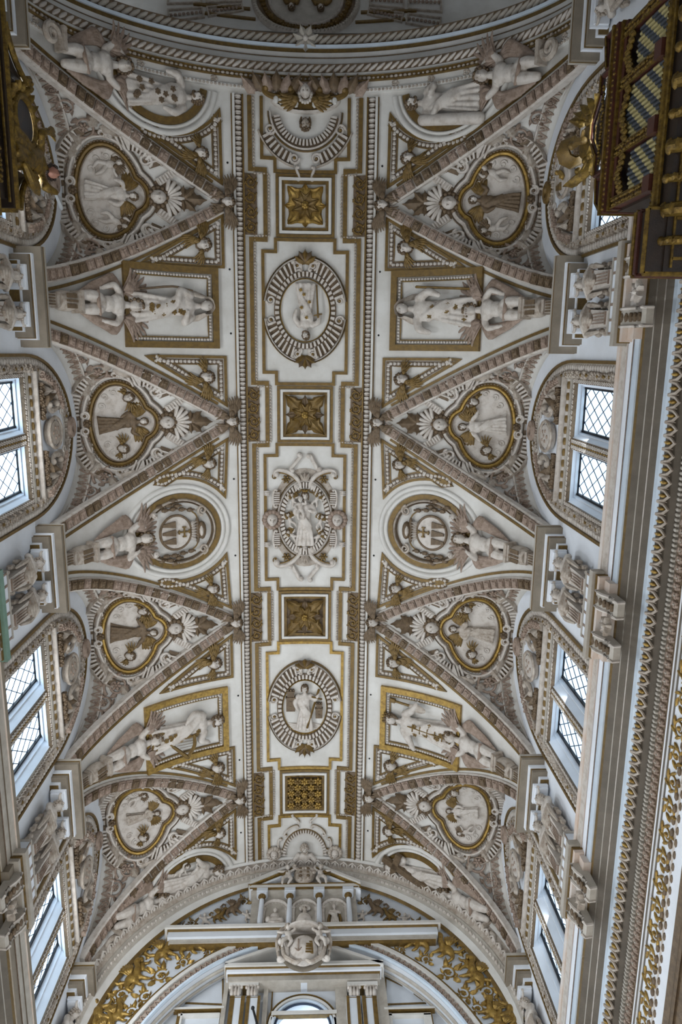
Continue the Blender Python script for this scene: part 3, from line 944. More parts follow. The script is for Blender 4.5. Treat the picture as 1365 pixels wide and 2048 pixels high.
# --- robed figures
def robed(seed, w=.34, arms=None, lean=0.0, fuse_v=0.026):
    b = [robe(0, 1.12, w, .19, .17, .13, 8, .052, seed, lean=lean * .6), ball((lean * .7, 1.18, .05), (.22, .22, .14), 12, 8), ball((lean, 1.40, .05), (.25, .17, .14), 12, 8),
         limb([(lean, 1.48, .05), (lean, 1.66, .08)], [.085, .075])]
    arms = arms or [[(-.24, 1.46, .05), (-.36, 1.2, .12), (-.14, 1.12, .2)], [(.24, 1.46, .05), (.38, 1.22, .12), (.2, 1.3, .2)]]
    for q in arms:
        q = [(p[0] + lean, p[1], p[2]) for p in q]
        b.append(limb(q, [.11, .10, .065], 8, 4))
        b += hand(q[2], np.array(q[2]) - np.array(q[1]), .08)
    # the mantle: heavy diagonal folds
    for j in range(4):
        b.append(limb([(-.24 + lean, 1.42 - .09 * j, .10), (0 + lean * .6, 1.05 - .12 * j, .19), (.24, .72 - .13 * j, .14)], [.045, .055, .04], 6, 5))
    for j in range(5):
        x = -.24 + .12 * j
        b.append(limb([(x * .7, .95, .12), (x, .5, .16), (x * 1.25, .06, .15)], [.03, .045, .05], 6, 4))
    return fuse(b, fuse_v, 3)
ROBE = [robed(1), robed(2, .36, [[(-.24, 1.46, .05), (-.46, 1.36, .12), (-.5, 1.12, .12)], [(.24, 1.46, .05), (.42, 1.2, .12), (.34, .95, .16)]]),
        robed(3, .32, [[(-.24, 1.46, .05), (-.40, 1.22, .10), (-.30, 1.00, .2)], [(.24, 1.46, .05), (.40, 1.3, .1), (.52, 1.5, .1)]]),
        robed(4, .40, [[(-.24, 1.46, .05), (-.42, 1.25, .12), (-.62, 1.12, .12)], [(.24, 1.46, .05), (.42, 1.25, .12), (.62, 1.16, .12)]])]
ROBE_ME = {}
def robe_me(i, m):
    if (i, m.name) not in ROBE_ME:
        ROBE_ME[(i, m.name)] = tomesh('robed_body', [(ROBE[i], m)], 60)
    return ROBE_ME[(i, m.name)]
_cache = {}
def cached(key, fn):
    if key not in _cache:
        _cache[key] = fn()
    return _cache[key]
def head_me(cx, cy, cz, s, ang, m=PALE):
    return cached(('h', cx, cy, cz, s, ang, m.name), lambda: tomesh('head', [(place(HEAD, (cx, cy, cz), s, rz(ang) @ ry(ang * 1.5)), m)], 60))
def hair_me(kind, cx, cy, cz, s, ang, m=UMBER):
    return cached(('hr', kind, cx, cy, cz, s, ang, m.name), lambda: tomesh('hair', [(place(HAIR[kind], (cx, cy, cz), s * 1.03, rz(ang) @ ry(ang * 1.5)), m)], 60))
def veil_me(m=STUC):
    def f():
        a = np.linspace(-2.2, 2.2, 15)
        t = np.linspace(0, 1, 9)
        A_, T_ = np.meshgrid(a, t, indexing='ij')
        R_ = .20 + .07 * T_
        X = R_ * np.sin(A_) * (1 + .3 * T_)
        Y_ = 1.82 + .18 * np.cos(A_) * (1 - .2 * T_) - .38 * T_ * (np.abs(A_) / 2.2)
        Z = .02 + .20 * (1 - T_) + .02 * np.sin(A_ * 6)
        V = np.stack([X, Y_, Z], -1).reshape(-1, 3)
        return tomesh('veil', [((np.concatenate([V, V - [0, 0, .05]]), gridf(15, 9) + [tuple(135 + i for i in q[::-1]) for q in gridf(15, 9)]), m)], 60)
    return cached(('veil', m.name), f)
# --- cherub heads
CH_HEAD = tomesh('head', [(xf(HEAD, s=.16), PALE)], 60)
CH_HAIR = tomesh('hair', [(xf(HAIR[0], s=.166), UMBER)], 60)
def cwing(s, m, L=.62, a0=.35, a1=1.5, n=7):
    w = xf(feather_wing(n, L, a0, a1, .062, -.35), (.09, -.05, -.06))
    if s < 0:
        w = (w[0] * [-1, 1, 1], w[1])
    return tomesh('wing', [(w, m)], 50)
CW_O = {s: cwing(s, OCHRE) for s in (-1, 1)}
CW_U = {s: cwing(s, UMBER, .55, -.25, .75, 6) for s in (-1, 1)}
CW_D = {s: cwing(s, OCHRE, .58, -1.15, -.25, 6) for s in (-1, 1)}
def cherub_parts(root, sizes=(1,), wings=(CW_O, CW_D), mw=None):
    link('head', CH_HEAD, root)
    link('hair', CH_HAIR, root)
    for w in wings:
        for s in (-1, 1):
            link('wing', w[s], root)
# ------------------------------------------------------------------ helpers for ornament laid on the vault
ORD = ['first', 'second', 'third', 'fourth', 'fifth']
SIDE = {-1: 'left', 1: 'right'}
def linkf(name, me, parent, mw, label=None):
    o = link(name, me, parent, None, None, label)
    o.matrix_basis = Matrix.Translation(Vector((-POS[parent.name]).tolist())) @ mw
    return o
def sub(name, me, part):
    return link(name, me, part)
def arcstep(a, s):
    """walk along the barrel by arc length s, towards the ridge when s is positive"""
    n = 60
    for _ in range(n):
        e = 1e-3
        m = (float(zb(np.array(a + e))) - float(zb(np.array(a - e)))) / (2 * e)
        a -= s / n / math.sqrt(1 + m * m)
        a = min(a, WA - 0.02)
    return a
def offpoly(pts, d, closed=True):
    P = np.asarray(pts, float)
    A, B = np.roll(P, 1, 0), np.roll(P, -1, 0)
    area2 = np.sum(P[:, 0] * B[:, 1] - B[:, 0] * P[:, 1])
    s = 1 if area2 > 0 else -1
    t1, t2 = unit(P - A), unit(B - P)
    n1, n2 = np.stack([-t1[:, 1], t1[:, 0]], -1) * s, np.stack([-t2[:, 1], t2[:, 0]], -1) * s
    m = (n1 + n2) / np.maximum(1 + (n1 * n2).sum(1, keepdims=True), 0.25)
    return P + m * d                                        # positive d moves inwards
def line(S, pts, w, h, closed=False, step=0.15, base=-0.03):
    return band(S, pts, -w / 2, w / 2, h, closed, step, base)
def round_line(S, pts, w, h, closed=False, step=0.12, base=-0.01):
    P, N = spath(S, pts, step, closed)
    return sweep(P, N, halfround(w / 2, h, 5, 0, base), closed)
EGG = ball((0, 0, 0), (0.5, 0.42, 0.42), 7, 4)
HUSK = join([ball((-.12, 0, 0), (.38, .5, .4), 7, 4), ball((.28, 0, .12), (.16, .40, .2), 6, 4)])
def eggs(S, pts, sp, w, closed=False, h=0.0, tmpl=EGG, step=0.1):
    P, N = spath(S, pts, step, closed)
    return along(P, N, sp, xf(tmpl, s=(sp * .95, w, w * .8)), closed, h=h)
def scroll2(length=0.8, k0=1.5, curl=14.0, straight=0.35, s_curve=False, n=44, r=0.05, tip=0.6, flat=0.8):
    """a C or S scroll drawn about the origin: curvature grows towards both ends"""
    out_ = []
    for sg_ in (1, -1):
        x = y = 0.0
        hd = 0.0 if sg_ > 0 else math.pi
        ds = length / n
        pts = []
        for i in range(n):
            u = i / (n - 1)
            kk = k0 + curl * max(0, (u - straight) / (1 - straight)) ** 1.6 / length * 2
            kk *= sg_ * (sg_ if s_curve else 1)
            hd += kk * ds
            x += math.cos(hd) * ds
            y += math.sin(hd) * ds
            pts.append((x, y, 0))
        out_.append(pts)
    P = np.array(out_[1][::-1] + [(0, 0, 0)] + out_[0])
    m = len(P)
    rr_ = r * (1 - (1 - tip) * np.abs(np.linspace(-1, 1, m)) ** 2)
    eyes = [ball(P[0] * .6 + P[5] * .4, r * 1.25, 8, 5), ball(P[-1] * .6 + P[-6] * .4, r * 1.25, 8, 5)]
    return join([tube(P, rr_, 6, flat)] + eyes)
def flower(n=6, r=0.14, h=0.05, w=0.055):
    return join([xf(ball((r * .6, 0, 0), (r * .5, w, h), 7, 4), rot=rz(2 * math.pi * i / n)) for i in range(n)] + [ball((0, 0, h * .6), (r * .3, r * .3, h * .9), 7, 4)])
def rinceau(r=0.35, sg_=1, turns=1.35):
    """spiral stem with leaves along its back and a flower at its heart"""
    sp = spiral(turns, r, r * .32, 34, -1.2, sg_)
    o = [tube(sp, np.linspace(.045, .022, 34) * r / .35, 6)]
    for i in (3, 9, 15, 21):
        d = unit(sp[i + 1] - sp[i])
        a = math.atan2(d[1], d[0]) - sg_ * 0.85
        o.append(xf(leaf(r * .62, r * .20, 3, r * .22, r * .1, 8, 5, .02), sp[i], rz(a - math.pi / 2)))
    o.append(xf(flower(6, r * .42, r * .14, r * .13), (0, 0, .02)))
    return join(o)
def flutes(S, c, ra, rb, t0, t1, n, h=0.09, w=0.5, k=(1.0, 1.0)):
    """bars that radiate across a ring, in plan coordinates"""
    o = []
    for i in range(n):
        t = t0 + (t1 - t0) * (i + .5) / n
        dt = abs(t1 - t0) / n * w / 2
        q = []
        for r_, t_ in ((ra, t - dt), (rb, t - dt), (rb, t + dt), (ra, t + dt)):
            q.append((c[0] + k[0] * r_ * math.cos(t_), c[1] + k[1] * r_ * math.sin(t_)))
        q = np.array(q)
        o.append(hexa(np.concatenate([S.p(q[:, 0], q[:, 1], 0.0), S.p(q[:, 0], q[:, 1], h)])))
    return join(o)
def ring(S, c, r, w, h, prof='flat', k=(1.0, 1.0), t0=0.0, t1=2 * math.pi, n=64):
    full = abs(t1 - t0) > 6.28
    pts = ell(c, r * k[0], r * k[1], n, t0, t1, not full)
    if prof == 'flat':
        return line(S, pts, w, h, full, 9)
    P, N = spath(S, pts, 9, full)
    return sweep(P, N, halfround(w / 2, h, 6), full)
def ridge_y(py):
    d = _ray(611, py)
    return d[1] * 21.28 / d[2]
COF = [ridge_y(y) for y in (413, 829, 1231, 1583)]

# ------------------------------------------------------------------ ribs along the groins, each block a piece of its own
BLOCK = join([box((0, 0, .03), (.225, .25, .07)), ball((-.02, 0, .06), (.09, .085, .05), 8, 5), ball((.06, 0, .09), (.045, .10, .04), 6, 4), ball((-.03, .06, .07), (.06, .03, .04), 6, 4), ball((-.03, -.06, .07), (.06, .03, .04), 6, 4)])
BLOCK_ME = [tomesh('acanthus_block', [(BLOCK, m)], 40) for m in (ROSE, UMBER)]
trim_n = 4
YLO, YHI = YE + 0.12, YW - 0.5
for sg in (-1, 1):
    for i in range(0, 6):
        for q in (-1, 1):
            a = np.linspace(AP + .16, 5.99, 40)
            Y = YA[i] + q * (hw(a) + 0.03)
            ok = (Y > YLO - .3) & (Y < YHI + .3)
            if ok.sum() < 6:
                continue
            a, Y = a[ok], Y[ok]
            P, N = BA.p(sg * a, Y, 0), BA.n(sg * a, Y)
            t = struct('trim_%d' % trim_n, [(sweep(P, N, [(-.17, -.12), (-.17, .05), (-.13, .08), (.13, .08), (.17, .05), (.17, -.12)]), PALE)])
            trim_n += 1
            for c, R_ in along_frames(P, N, 0.265, h=.075):
                o = link('acanthus_block', BLOCK_ME[0 if random.random() < .7 else 1], t)
                M = np.eye(4)
                M[:3, :3] = R_ * (1 + .08 * (random.random() - .5))
                M[:3, 3] = c
                o.matrix_basis = Matrix(M.tolist())
            Y2 = YA[i] + q * (hw(a) + .27 + .02 * (a - 2.1))
            ok = (Y2 > YLO) & (Y2 < YHI) & (a > AP + .35)
            if ok.sum() > 4:
                P2, N2 = BA.p(sg * a[ok], Y2[ok], 0), BA.n(sg * a[ok], Y2[ok])
                mk('gold_line', [(sweep(P2, N2, [(-.035, -.02), (-.035, .03), (.035, .03), (.035, -.02)]), OCHRE)], t)

# ------------------------------------------------------------------ long mouldings of the ridge band
for sg in (-1, 1):
    y0, y1 = YLO, YHI + .25
    t = struct('trim_%d' % trim_n, [(line(VA, [(sg * 1.93, y0), (sg * 1.93, y1)], .05, .05, step=.5), OCHRE), (band(VA, [(sg * 1.90, y0), (sg * 1.90, y1)], -.03, .03, .10, step=.5), WHITE),
                                   (band(VA, [(sg * 1.66, y0), (sg * 1.66, y1)], -.02, .02, .09, step=.5), OCHRE)], 30)
    trim_n += 1
    mk('egg_row', [(eggs(VA, [(sg * 1.775, y0), (sg * 1.775, y1)], .125, .19, h=.045, tmpl=HUSK, step=.4), PALE)], t, 'stuff')
    mk('egg_ground', [(line(VA, [(sg * 1.775, y0), (sg * 1.775, y1)], .22, .03, step=.5), UMBER)], t)
    q = [(sg * 1.48, y0)]
    for c in COF:
        q += [(sg * 1.48, c - .89), (sg * 1.09, c - .89), (sg * 1.09, c + .89), (sg * 1.48, c + .89)]
    q.append((sg * 1.48, y1))
    mk('stepped_gold_band', [(line(VA, q, .11, .05, step=.4), OCHRE)], t)
    q2 = [(x - sg * .10, y) for x, y in q]
    for j in range(4):                                      # the inner edge steps with the band
        for e, s in ((1, -1), (2, -1), (3, 1), (4, 1)):
            x, y = q[4 * j + e]
            q2[4 * j + e] = (x - sg * .10, y + s * .10 * (-1))
    mk('bead_row', [(eggs(VA, q2, .085, .075, h=.03, step=.3), STUC)], t, 'stuff')
    q3 = [(sg * (abs(x) - .19), y) for x, y in q]
    mk('vent_hole', [(join([xf(lathe([(0, .012), (.028, .012), (.03, 0)], 8), VA.p(np.array([sg * 2.06]), np.array([y]), 0)[0], np.diag([1, -1, -1])) for y in (-4.9, -2.2, -.5, 2.2, 3.6, 5.9, 8.6, 10.4, 12.6, 15.2)]), HOLE)], t, 'stuff')

# ------------------------------------------------------------------ gilt flower coffers on the ridge
def square(c, r, ry_=None):
    ry_ = ry_ or r
    return [(c[0] - r, c[1] - ry_), (c[0] + r, c[1] - ry_), (c[0] + r, c[1] + ry_), (c[0] - r, c[1] + ry_)]
ACAN = leaf(1, .30, 4, .22, .12)
PETAL = leaf(1, .36, 2, .16, .10)
cof_txt = ['square coffer with a gilt eight-petalled flower, nearest the dome arch', 'square coffer with sharp crossed acanthus leaves above the Virgin oval', 'square coffer with a spidery gilt acanthus flower below the Virgin oval', 'square coffer packed with gilt berries and leaves near the pediment']
for k, yc in enumerate(COF):
    t = thing('flower_coffer', cof_txt[k], 'coffer', VA.p(np.array([0.]), np.array([yc]), 0)[0], 'flower coffers along the ridge')
    mk('outer_gold_border', [(line(VA, square((0, yc), .77), .075, .07, True, .4), OCHRE)], t)
    mk('white_frame', [(line(VA, square((0, yc), .68), .07, .11, True, .4), WHITE)], t)
    mk('inner_gold_border', [(line(VA, square((0, yc), .60), .085, .06, True, .4), OCHRE)], t)
    mk('ground', [(fan(VA, square((0, yc), .56), .02, 3), WHITE if k < 2 else UMBER)], t)
    f = Frame(VA, 0.0, yc, (0, -1, 0), .05)
    if k < 3:
        lf = PETAL if k == 0 else ACAN
        for i in range(8):
            L_ = (.68 if i % 2 else .56) if k == 0 else (.80 if i % 2 else .56)
            m = xf(lf, (0, 0, .02 + .03 * (i % 2)), rz(math.pi / 4 * i) , (L_ * (1.25 if k == 0 else 1.05), L_, L_ * .8))
            mk('leaf', [(f.rigid(m), GILT if k == 0 else (OCHRE if i % 2 else UMBER))], t)
        for i in range(8):
            m = xf(lf, (0, 0, .10), rz(math.pi / 4 * i + .39), (.42, .40, .4))
            mk('leaf', [(f.rigid(m), OCHRE)], t)
    else:
        for i in range(5):
            for j in range(5):
                m = xf(flower(6, .13, .07, .05), ((i - 2) * .215, (j - 2) * .215, .05 + .05 * random.random()), rz(i + 2 * j))
                mk('leaf_cluster', [(f.rigid(m), OCHRE if (i + j) % 2 else GILT)], t)
    mk('bud', [(f.rigid(join([ball((.06 * math.cos(q_) * (q_ > 0), .06 * math.sin(q_), .17), .055, 7, 5) for q_ in np.arange(7) * .9] + [ball((0, 0, .22), .06, 7, 5)])), GILT)], t)
    # scroll panels to either side
    for sg in (-1, 1):
        p = thing('vine_relief', 'narrow dark panel of gilt vine scrolls %s of the %s flower coffer from the dome' % (SIDE[sg], ORD[k]), 'relief panel', VA.p(np.array([sg * 1.47]), np.array([yc]), 0)[0], 'vine scroll panels beside the coffers')
        mk('ground', [(fan(VA, square((sg * 1.475, yc), .165, .78), .03, 3), UMBER)], p)
        for j in range(4):
            fr = Frame(VA, sg * 1.475, yc + (j - 1.5) * .38, (0, -1, 0), 0)
            m = tube(spiral(1.5, .165, .03, 26, (j % 2) * math.pi, 1 if j % 2 else -1), np.linspace(.034, .016, 26), 6)
            l = [xf(ball((0, 0, .02), (.075, .03, .03), 6, 4), (.15 * math.cos(w_), .15 * math.sin(w_), .01), rz(w_ + .7)) for w_ in (0.4, 1.9, 3.4, 5.0)]
            mk('vine_scroll', [(fr.wrap(xf(join([m] + l + [ball((0, 0, .02), (.05, .05, .05), 7, 4)]), (0, 0, .04))), OCHRE)], p)

# ------------------------------------------------------------------ medallions of the ridge
def stepped(c0, c1, wn=.82, ww=1.17):
    return [(-wn, c0 + .87), (-wn, c0 + 1.19), (-ww, c0 + 1.19), (-ww, c1 - 1.19), (-wn, c1 - 1.19), (-wn, c1 - .87), (wn, c1 - .87), (wn, c1 - 1.19), (ww, c1 - 1.19), (ww, c0 + 1.19), (wn, c0 + 1.19), (wn, c0 + .87)]
def mirror2(m):
    return (m[0] * [-1, 1, 1], m[1])
def figure(root, fr, i, m, scale, hk=0, hs=.15, lean=0.0, veil=False, label=None, name='saint', ang=0.15, dy=0.0):
    M = fr.mat(scale) @ Matrix.Translation((0, dy, 0))
    b = linkf(name, robe_me(i, m), root, M, label)
    sub('head', head_me(lean, 1.82, .13, hs, ang), b)
    if veil:
        sub('veil', veil_me(), b)
    else:
        sub('hair', hair_me(hk, lean, 1.82, .13, hs, ang), b)
    return b
def fluted_medallion(t, yc, ra=.70, rb=.86, flip=1, crest=1):
    kx = (ra, rb)
    k = (1.0, rb / ra)
    mk('ground', [(fan(VA, ell((0, yc), ra, rb, 48), .03, 5), WHITE)], t)
    mk('gold_rim', [(ring(VA, (0, yc), ra, .04, .10, 'round', k), GILT)], t)
    mk('bead_ring', [(flutes(VA, (0, yc), ra + .04, ra + .15, 0, 2 * math.pi, 44, .11, .55, k), PALE), (ring(VA, (0, yc), ra + .10, .15, .05, 'flat', k), UMBER)], t)
    for j in range(4):
        t0 = math.pi / 2 * j + .22
        t1 = t0 + math.pi / 2 - .44
        mk('fluted_scroll', [(ring(VA, (0, yc), ra + .30, .30, .05, 'flat', k, t0, t1, 14), UMBER), (flutes(VA, (0, yc), ra + .17, ra + .42, t0 + .08, t1 - .02, 8, .12, .40, k), PALE),
                             (ring(VA, (0, yc), ra + .45, .05, .14, 'round', k, t0 - .05, t1 + .05, 14), PALE), (ring(VA, (0, yc), ra + .49, .03, .10, 'round', k, t0 - .05, t1 + .05, 14), OCHRE)], t)
        for tt_ in (t0, t1):
            f = Frame(VA, (ra + .30) * math.cos(tt_), yc + (ra + .30) * k[1] * math.sin(tt_), (0, -1, 0), .05)
            mk('volute', [(f.wrap(xf(tube(spiral(1.6, .13, .02, 22, tt_, 1), np.linspace(.035, .02, 22), 6), (0, 0, .06))), PALE), (f.wrap(ball((0, 0, .06), .05, 7, 4)), OCHRE)], t)
    for q in (-1, 1):
        y = yc + q * (rb + .36)
        f = Frame(VA, 0, y, (0, q, 0), .03)
        for s in (-1, 1):
            m = xf(scroll2(.34, 2.2, 16, .3, False, 26, .04), (s * .19, .02, .06), rz(s * .75 + math.pi))
            mk('crest_scroll', [(f.wrap(m), PALE)], t)
        for j in range(5):
            m = xf(leaf(.34, .11, 3, .12, .05, 8, 5, .02), (0, .06, .05), rz((j - 2) * .55))
            mk('leaf', [(f.rigid(m), UMBER if j % 2 else OCHRE)], t)
YM = [(COF[0] + COF[1]) / 2, (COF[1] + COF[2]) / 2, (COF[2] + COF[3]) / 2]
def med_root(name, label, yc):
    return thing(name, label, 'medallion', VA.p(np.array([0.]), np.array([yc]), 0)[0], 'relief medallions along the ridge')
# 1: a saint with a sword, head towards the west
t = med_root('saint_medallion', 'oval medallion of a robed saint with a sword, head pointing away from the dome', YM[0])
mk('stepped_gold_border', [(line(VA, stepped(COF[0], COF[1]), .085, .06, True, .4), OCHRE)], t)
fluted_medallion(t, YM[0] - .08)
f = Frame(VA, 0.02, YM[0], (0, 1, 0), .06)
fg = figure(t, f, 1, PALE, .78, 2, .15, dy=-1.05, ang=.2)
mk('sword', [(f.rigid(join([limb([(-.30, -.75, .12), (-.34, .10, .20)], [.018, .03], 6, 3), limb([(-.44, .02, .2), (-.24, .06, .2)], [.02, .02], 6, 2)])), OCHRE)], t)
mk('patch', [(join([f.rigid(xf(flower(5, .05, .02, .02), (x, y, z))) for x, y, z in ((.05, -.5, .19), (-.1, -.3, .2), (.12, -.15, .2), (-.02, .12, .2), (.14, -.62, .17))]), GILT)], t, 'stuff')
# 2: the Virgin among angels
t = med_root('virgin_medallion', 'oval strapwork medallion of the crowned Virgin and Child among putti, two lion masks', YM[1])
yc = YM[1]
mk('stepped_gold_border', [(line(VA, stepped(COF[1], COF[2]), .085, .06, True, .4), OCHRE)], t)
mk('ground', [(fan(VA, ell((0, yc), .60, 1.0, 48), .03, 5), WHITE)], t)
mk('bead_ring', [(flutes(VA, (0, yc), .63, .76, 0, 2 * math.pi, 52, .13, .6, (1, 1.45)), PALE), (ring(VA, (0, yc), .695, .15, .07, 'flat', (1, 1.45)), UMBER)], t)
mk('strap_plate', [(fan(VA, ell((0, yc), 1.0, 1.5, 40), .02, 5), STUC)], t)
mk('oval_moulding', [(ring(VA, (0, yc), .80, .07, .13, 'round', (1, 1.42)), PALE), (ring(VA, (0, yc), .86, .03, .09, 'round', (1, 1.42)), OCHRE)], t)
for q in (-1, 1):
    for s in (-1, 1):
        f = Frame(VA, s * .86, yc + q * .62, (0, -1, 0), .02)
        bars = join([box((s * -.02, (j - 2.5) * .065, .10), (.17, .035, .05)) for j in range(6)])
        mk('fluted_strap', [(f.wrap(box((s * -.02, 0, .05), (.22, .46, .06))), UMBER), (f.wrap(bars), PALE), (f.wrap(xf(scroll2(.42, 1.4, 13, .45, False, 26, .035), (s * .10, 0, .1), rz(math.pi / 2 if s > 0 else -math.pi / 2))), PALE)], t)
        f = Frame(VA, s * .42, yc + q * 1.36, (0, -1, 0), .02)
        mk('strap_scroll', [(f.wrap(xf(scroll2(.78, 1.35, 11, .35, False, 34, .07), (0, 0, .08), rz((math.pi if q < 0 else 0) - s * q * .55))), PALE),
                            (f.wrap(xf(scroll2(.82, 1.25, 10, .4, False, 34, .025), (0, -q * -.09, .07), rz((math.pi if q < 0 else 0) - s * q * .55))), OCHRE)], t)
        f = Frame(VA, s * .27, yc + q * 1.68, (0, -1, 0), .02)
        mk('strap_scroll', [(f.wrap(xf(scroll2(.42, -1.4, 13, .3, True, 26, .065), (0, 0, .08), rz(s * q * 1.0))), PALE)], t)
        f = Frame(VA, s * 1.12, yc + q * .78, (0, -1, 0), .02)
        mk('claw', [(f.rigid(join([limb([(s * -.06, y_, .05), (s * .02, y_, .10), (s * .08, y_, .03)], [.03, .035, .02], 6, 3) for y_ in (-.05, 0, .05)])), PALE)], t)
        f = Frame(VA, s * .56, yc + q * 1.18, (0, -1, 0), .02)
        mk('gilt_sprig', [(f.wrap(xf(flower(6, .13, .05, .035), (0, 0, .08))), OCHRE)], t)
    f = Frame(VA, 0, yc + q * 1.24, (0, q, 0), .02)
    for j in range(3):
        mk('leaf', [(f.rigid(xf(leaf(.26, .09, 3, .05, .06, 8, 5, .02), (0, -.1, .08), rz((j - 1) * .5))), STUC)], t)
for s in (-1, 1):
    f = Frame(VA, s * .98, yc + .02, (0, -1, 0), .10)
    b = linkf('lion_mask', tomesh('lion_mask', [(xf(HEAD, s=(.21, .20, .22)), PALE)], 60), t, f.mat())
    sub('mane', tomesh('mane', [(join([ball((.23 * math.cos(w_), .23 * math.sin(w_), .0), (.085, .085, .08), 7, 5) for w_ in np.arange(14) * .449]), ROSE)], 60), b)
f = Frame(VA, 0.0, yc, (0, -1, 0), .07)
fg = figure(t, f, 0, PALE, .84, 1, .14, dy=-.98, name='virgin', ang=.12)
sub('crown', tomesh('crown', [(join([xf(lathe([(.10, 0), (.12, .06), (.13, .06)], 12), (0, 1.96, .10), rx(-1.57) @ np.diag([1, 1, 1]))] + [ball((.1 * math.cos(w_), 2.02, .1 + .1 * math.sin(w_)), .03, 6, 4) for w_ in np.arange(8) * .785]), GILT)], 60), fg)
ch = linkf('child', tomesh('child', [(fuse([ball((0, .18, .0), (.11, .16, .10)), limb([(-.08, .3, 0), (-.2, .22, .06), (-.12, .12, .12)], [.05, .045, .035]), limb([(.08, .3, 0), (.2, .3, .06), (.18, .42, .1)], [.05, .045, .035]),
     limb([(-.05, .06, 0), (-.1, -.08, .1), (-.06, -.24, .06)], [.07, .06, .04]), limb([(.05, .06, 0), (.12, -.06, .1), (.1, -.22, .06)], [.07, .06, .04]), xf(HEAD, (0, .46, .03), None, .11)], .016, 3), PALE)], 60), t,
     f.mat(.84) @ Matrix.Translation((-.16, .28, .20)))
PUTTO = fuse([ball((0, .05, .03), (.12, .18, .10)), limb([(-.1, .17, .03), (-.24, .26, .06), (-.2, .42, .06)], [.055, .05, .04]), limb([(.1, .17, .03), (.25, .1, .08), (.38, .16, .06)], [.055, .05, .04]),
              limb([(-.06, -.1, .03), (-.13, -.28, .08), (-.02, -.44, .03)], [.08, .07, .045]), limb([(.06, -.1, .03), (.18, -.24, .08), (.2, -.44, .03)], [.08, .07, .045]), xf(HEAD, (.02, .36, .06), rz(-.2), .125)], .018, 3)
PUTTO_ME = tomesh('putto', [(PUTTO, PALE)], 60)
PUTTO_HAIR = tomesh('hair', [(xf(HAIR[0], (.02, .36, .06), rz(-.2), .13), UMBER)], 60)
def putto_wing(s, m):
    return cached(('pw', s, m.name), lambda: tomesh('wing', [((lambda w: w if s > 0 else (w[0] * [-1, 1, 1], w[1]))(xf(feather_wing(6, .42, .3, 1.5, .10, -.3), (.05, .15, -.04))), m)], 50))
def putto(t, f, sc_, ang, x, y, m=OCHRE, wings=True):
    b = linkf('putto', PUTTO_ME, t, f.mat() @ Matrix.Translation((x, y, .05)) @ Matrix.Rotation(ang, 4, 'Z') @ Matrix.Scale(sc_, 4))
    sub('hair', PUTTO_HAIR, b)
    if wings:
        for s in (-1, 1):
            sub('wing', putto_wing(s, m), b)
    return b
for x, y, a in ((-.34, .55, .3), (.34, .58, -.5), (-.44, -.05, .4), (.45, -.1, -.3), (-.36, -.52, .9), (.38, -.55, -.9)):
    putto(t, f, .52, a, x, y)
mk('cherub_at_feet', [(f.rigid(xf(HEAD, (0, -.90, .05), None, .09)), PALE)], t)
# 3: Christ with the cross between two gate towers
t = med_root('cross_medallion', 'oval medallion of a robed man holding a gilt cross between two brown towers', YM[2])
mk('stepped_gold_border', [(line(VA, stepped(COF[2], COF[3]), .085, .06, True, .4), GILT)], t)
yc = YM[2] + .02
fluted_medallion(t, yc, .70, .92)
f = Frame(VA, 0.0, yc, (0, -1, 0), .06)
fg = figure(t, f, 2, PALE, .80, 1, .15, dy=-.96, ang=-.15)
mk('cross', [(f.rigid(join([limb([(.08, -.62, .16), (.44, .62, .06)], [.035, .035], 4, 2), limb([(.24, .40, .12), (.52, .32, .10)], [.035, .035], 4, 2)])), OCHRE)], t)
def tower(x, y, w, h):
    o = [box((x, y + h * .3, .05), (w, h * .6, .10)), box((x, y + h * .62, .06), (w * 1.12, .04, .13)), box((x, y + h * .76, .05), (w * .8, h * .25, .09)), box((x, y + h * .90, .06), (w * .92, .04, .12))]
    o += [box((x + (i - 1) * w * .32, y + h * .95, .05), (w * .2, .06, .09)) for i in range(3)]
    o += [box((x, y + h * (.2 + .2 * j), .105), (w * .25, .09, .02)) for j in range(3)]
    return join(o)
for x, y, w, h in ((-.44, -.10, .28, .74), (.45, -.34, .22, .52)):
    mk('brown_tower', [(f.rigid(tower(x, y, w, h)), UMBER)], t)
mk('wave_ground', [(f.wrap(join([limb([(-.55 + .03 * j, -.55 - .06 * j, .03), (-.2, -.60 - .06 * j, .07), (.2, -.56 - .06 * j, .04), (.5 - .04 * j, -.62 - .04 * j, .05)], [.03, .04, .04, .03], 6, 5) for j in range(4)])), PALE)], t)
# 4: God the Father blessing, cut by the pediment
y4 = COF[3] + 1.95
t = med_root('god_medallion', 'round-headed medallion of a bearded blessing figure with a gilt orb behind the pediment', y4)
q = [(-1.17, y4 + .75), (-1.17, COF[3] + 1.19), (-.82, COF[3] + 1.19), (-.82, COF[3] + .87), (.82, COF[3] + .87), (.82, COF[3] + 1.19), (1.17, COF[3] + 1.19), (1.17, y4 + .75)]
mk('stepped_gold_border', [(line(VA, q, .085, .06, False, .4), GILT)], t)
mk('ground', [(fan(VA, ell((0, y4 + .35), .62, .78, 40), .03, 4), WHITE)], t)
mk('bead_ring', [(flutes(VA, (0, y4 + .35), .64, .74, math.pi, 2 * math.pi, 26, .12, .6, (1, 1.25)), PALE), (ring(VA, (0, y4 + .35), .69, .13, .06, 'flat', (1, 1.25), math.pi, 2 * math.pi, 30), OCHRE)], t)
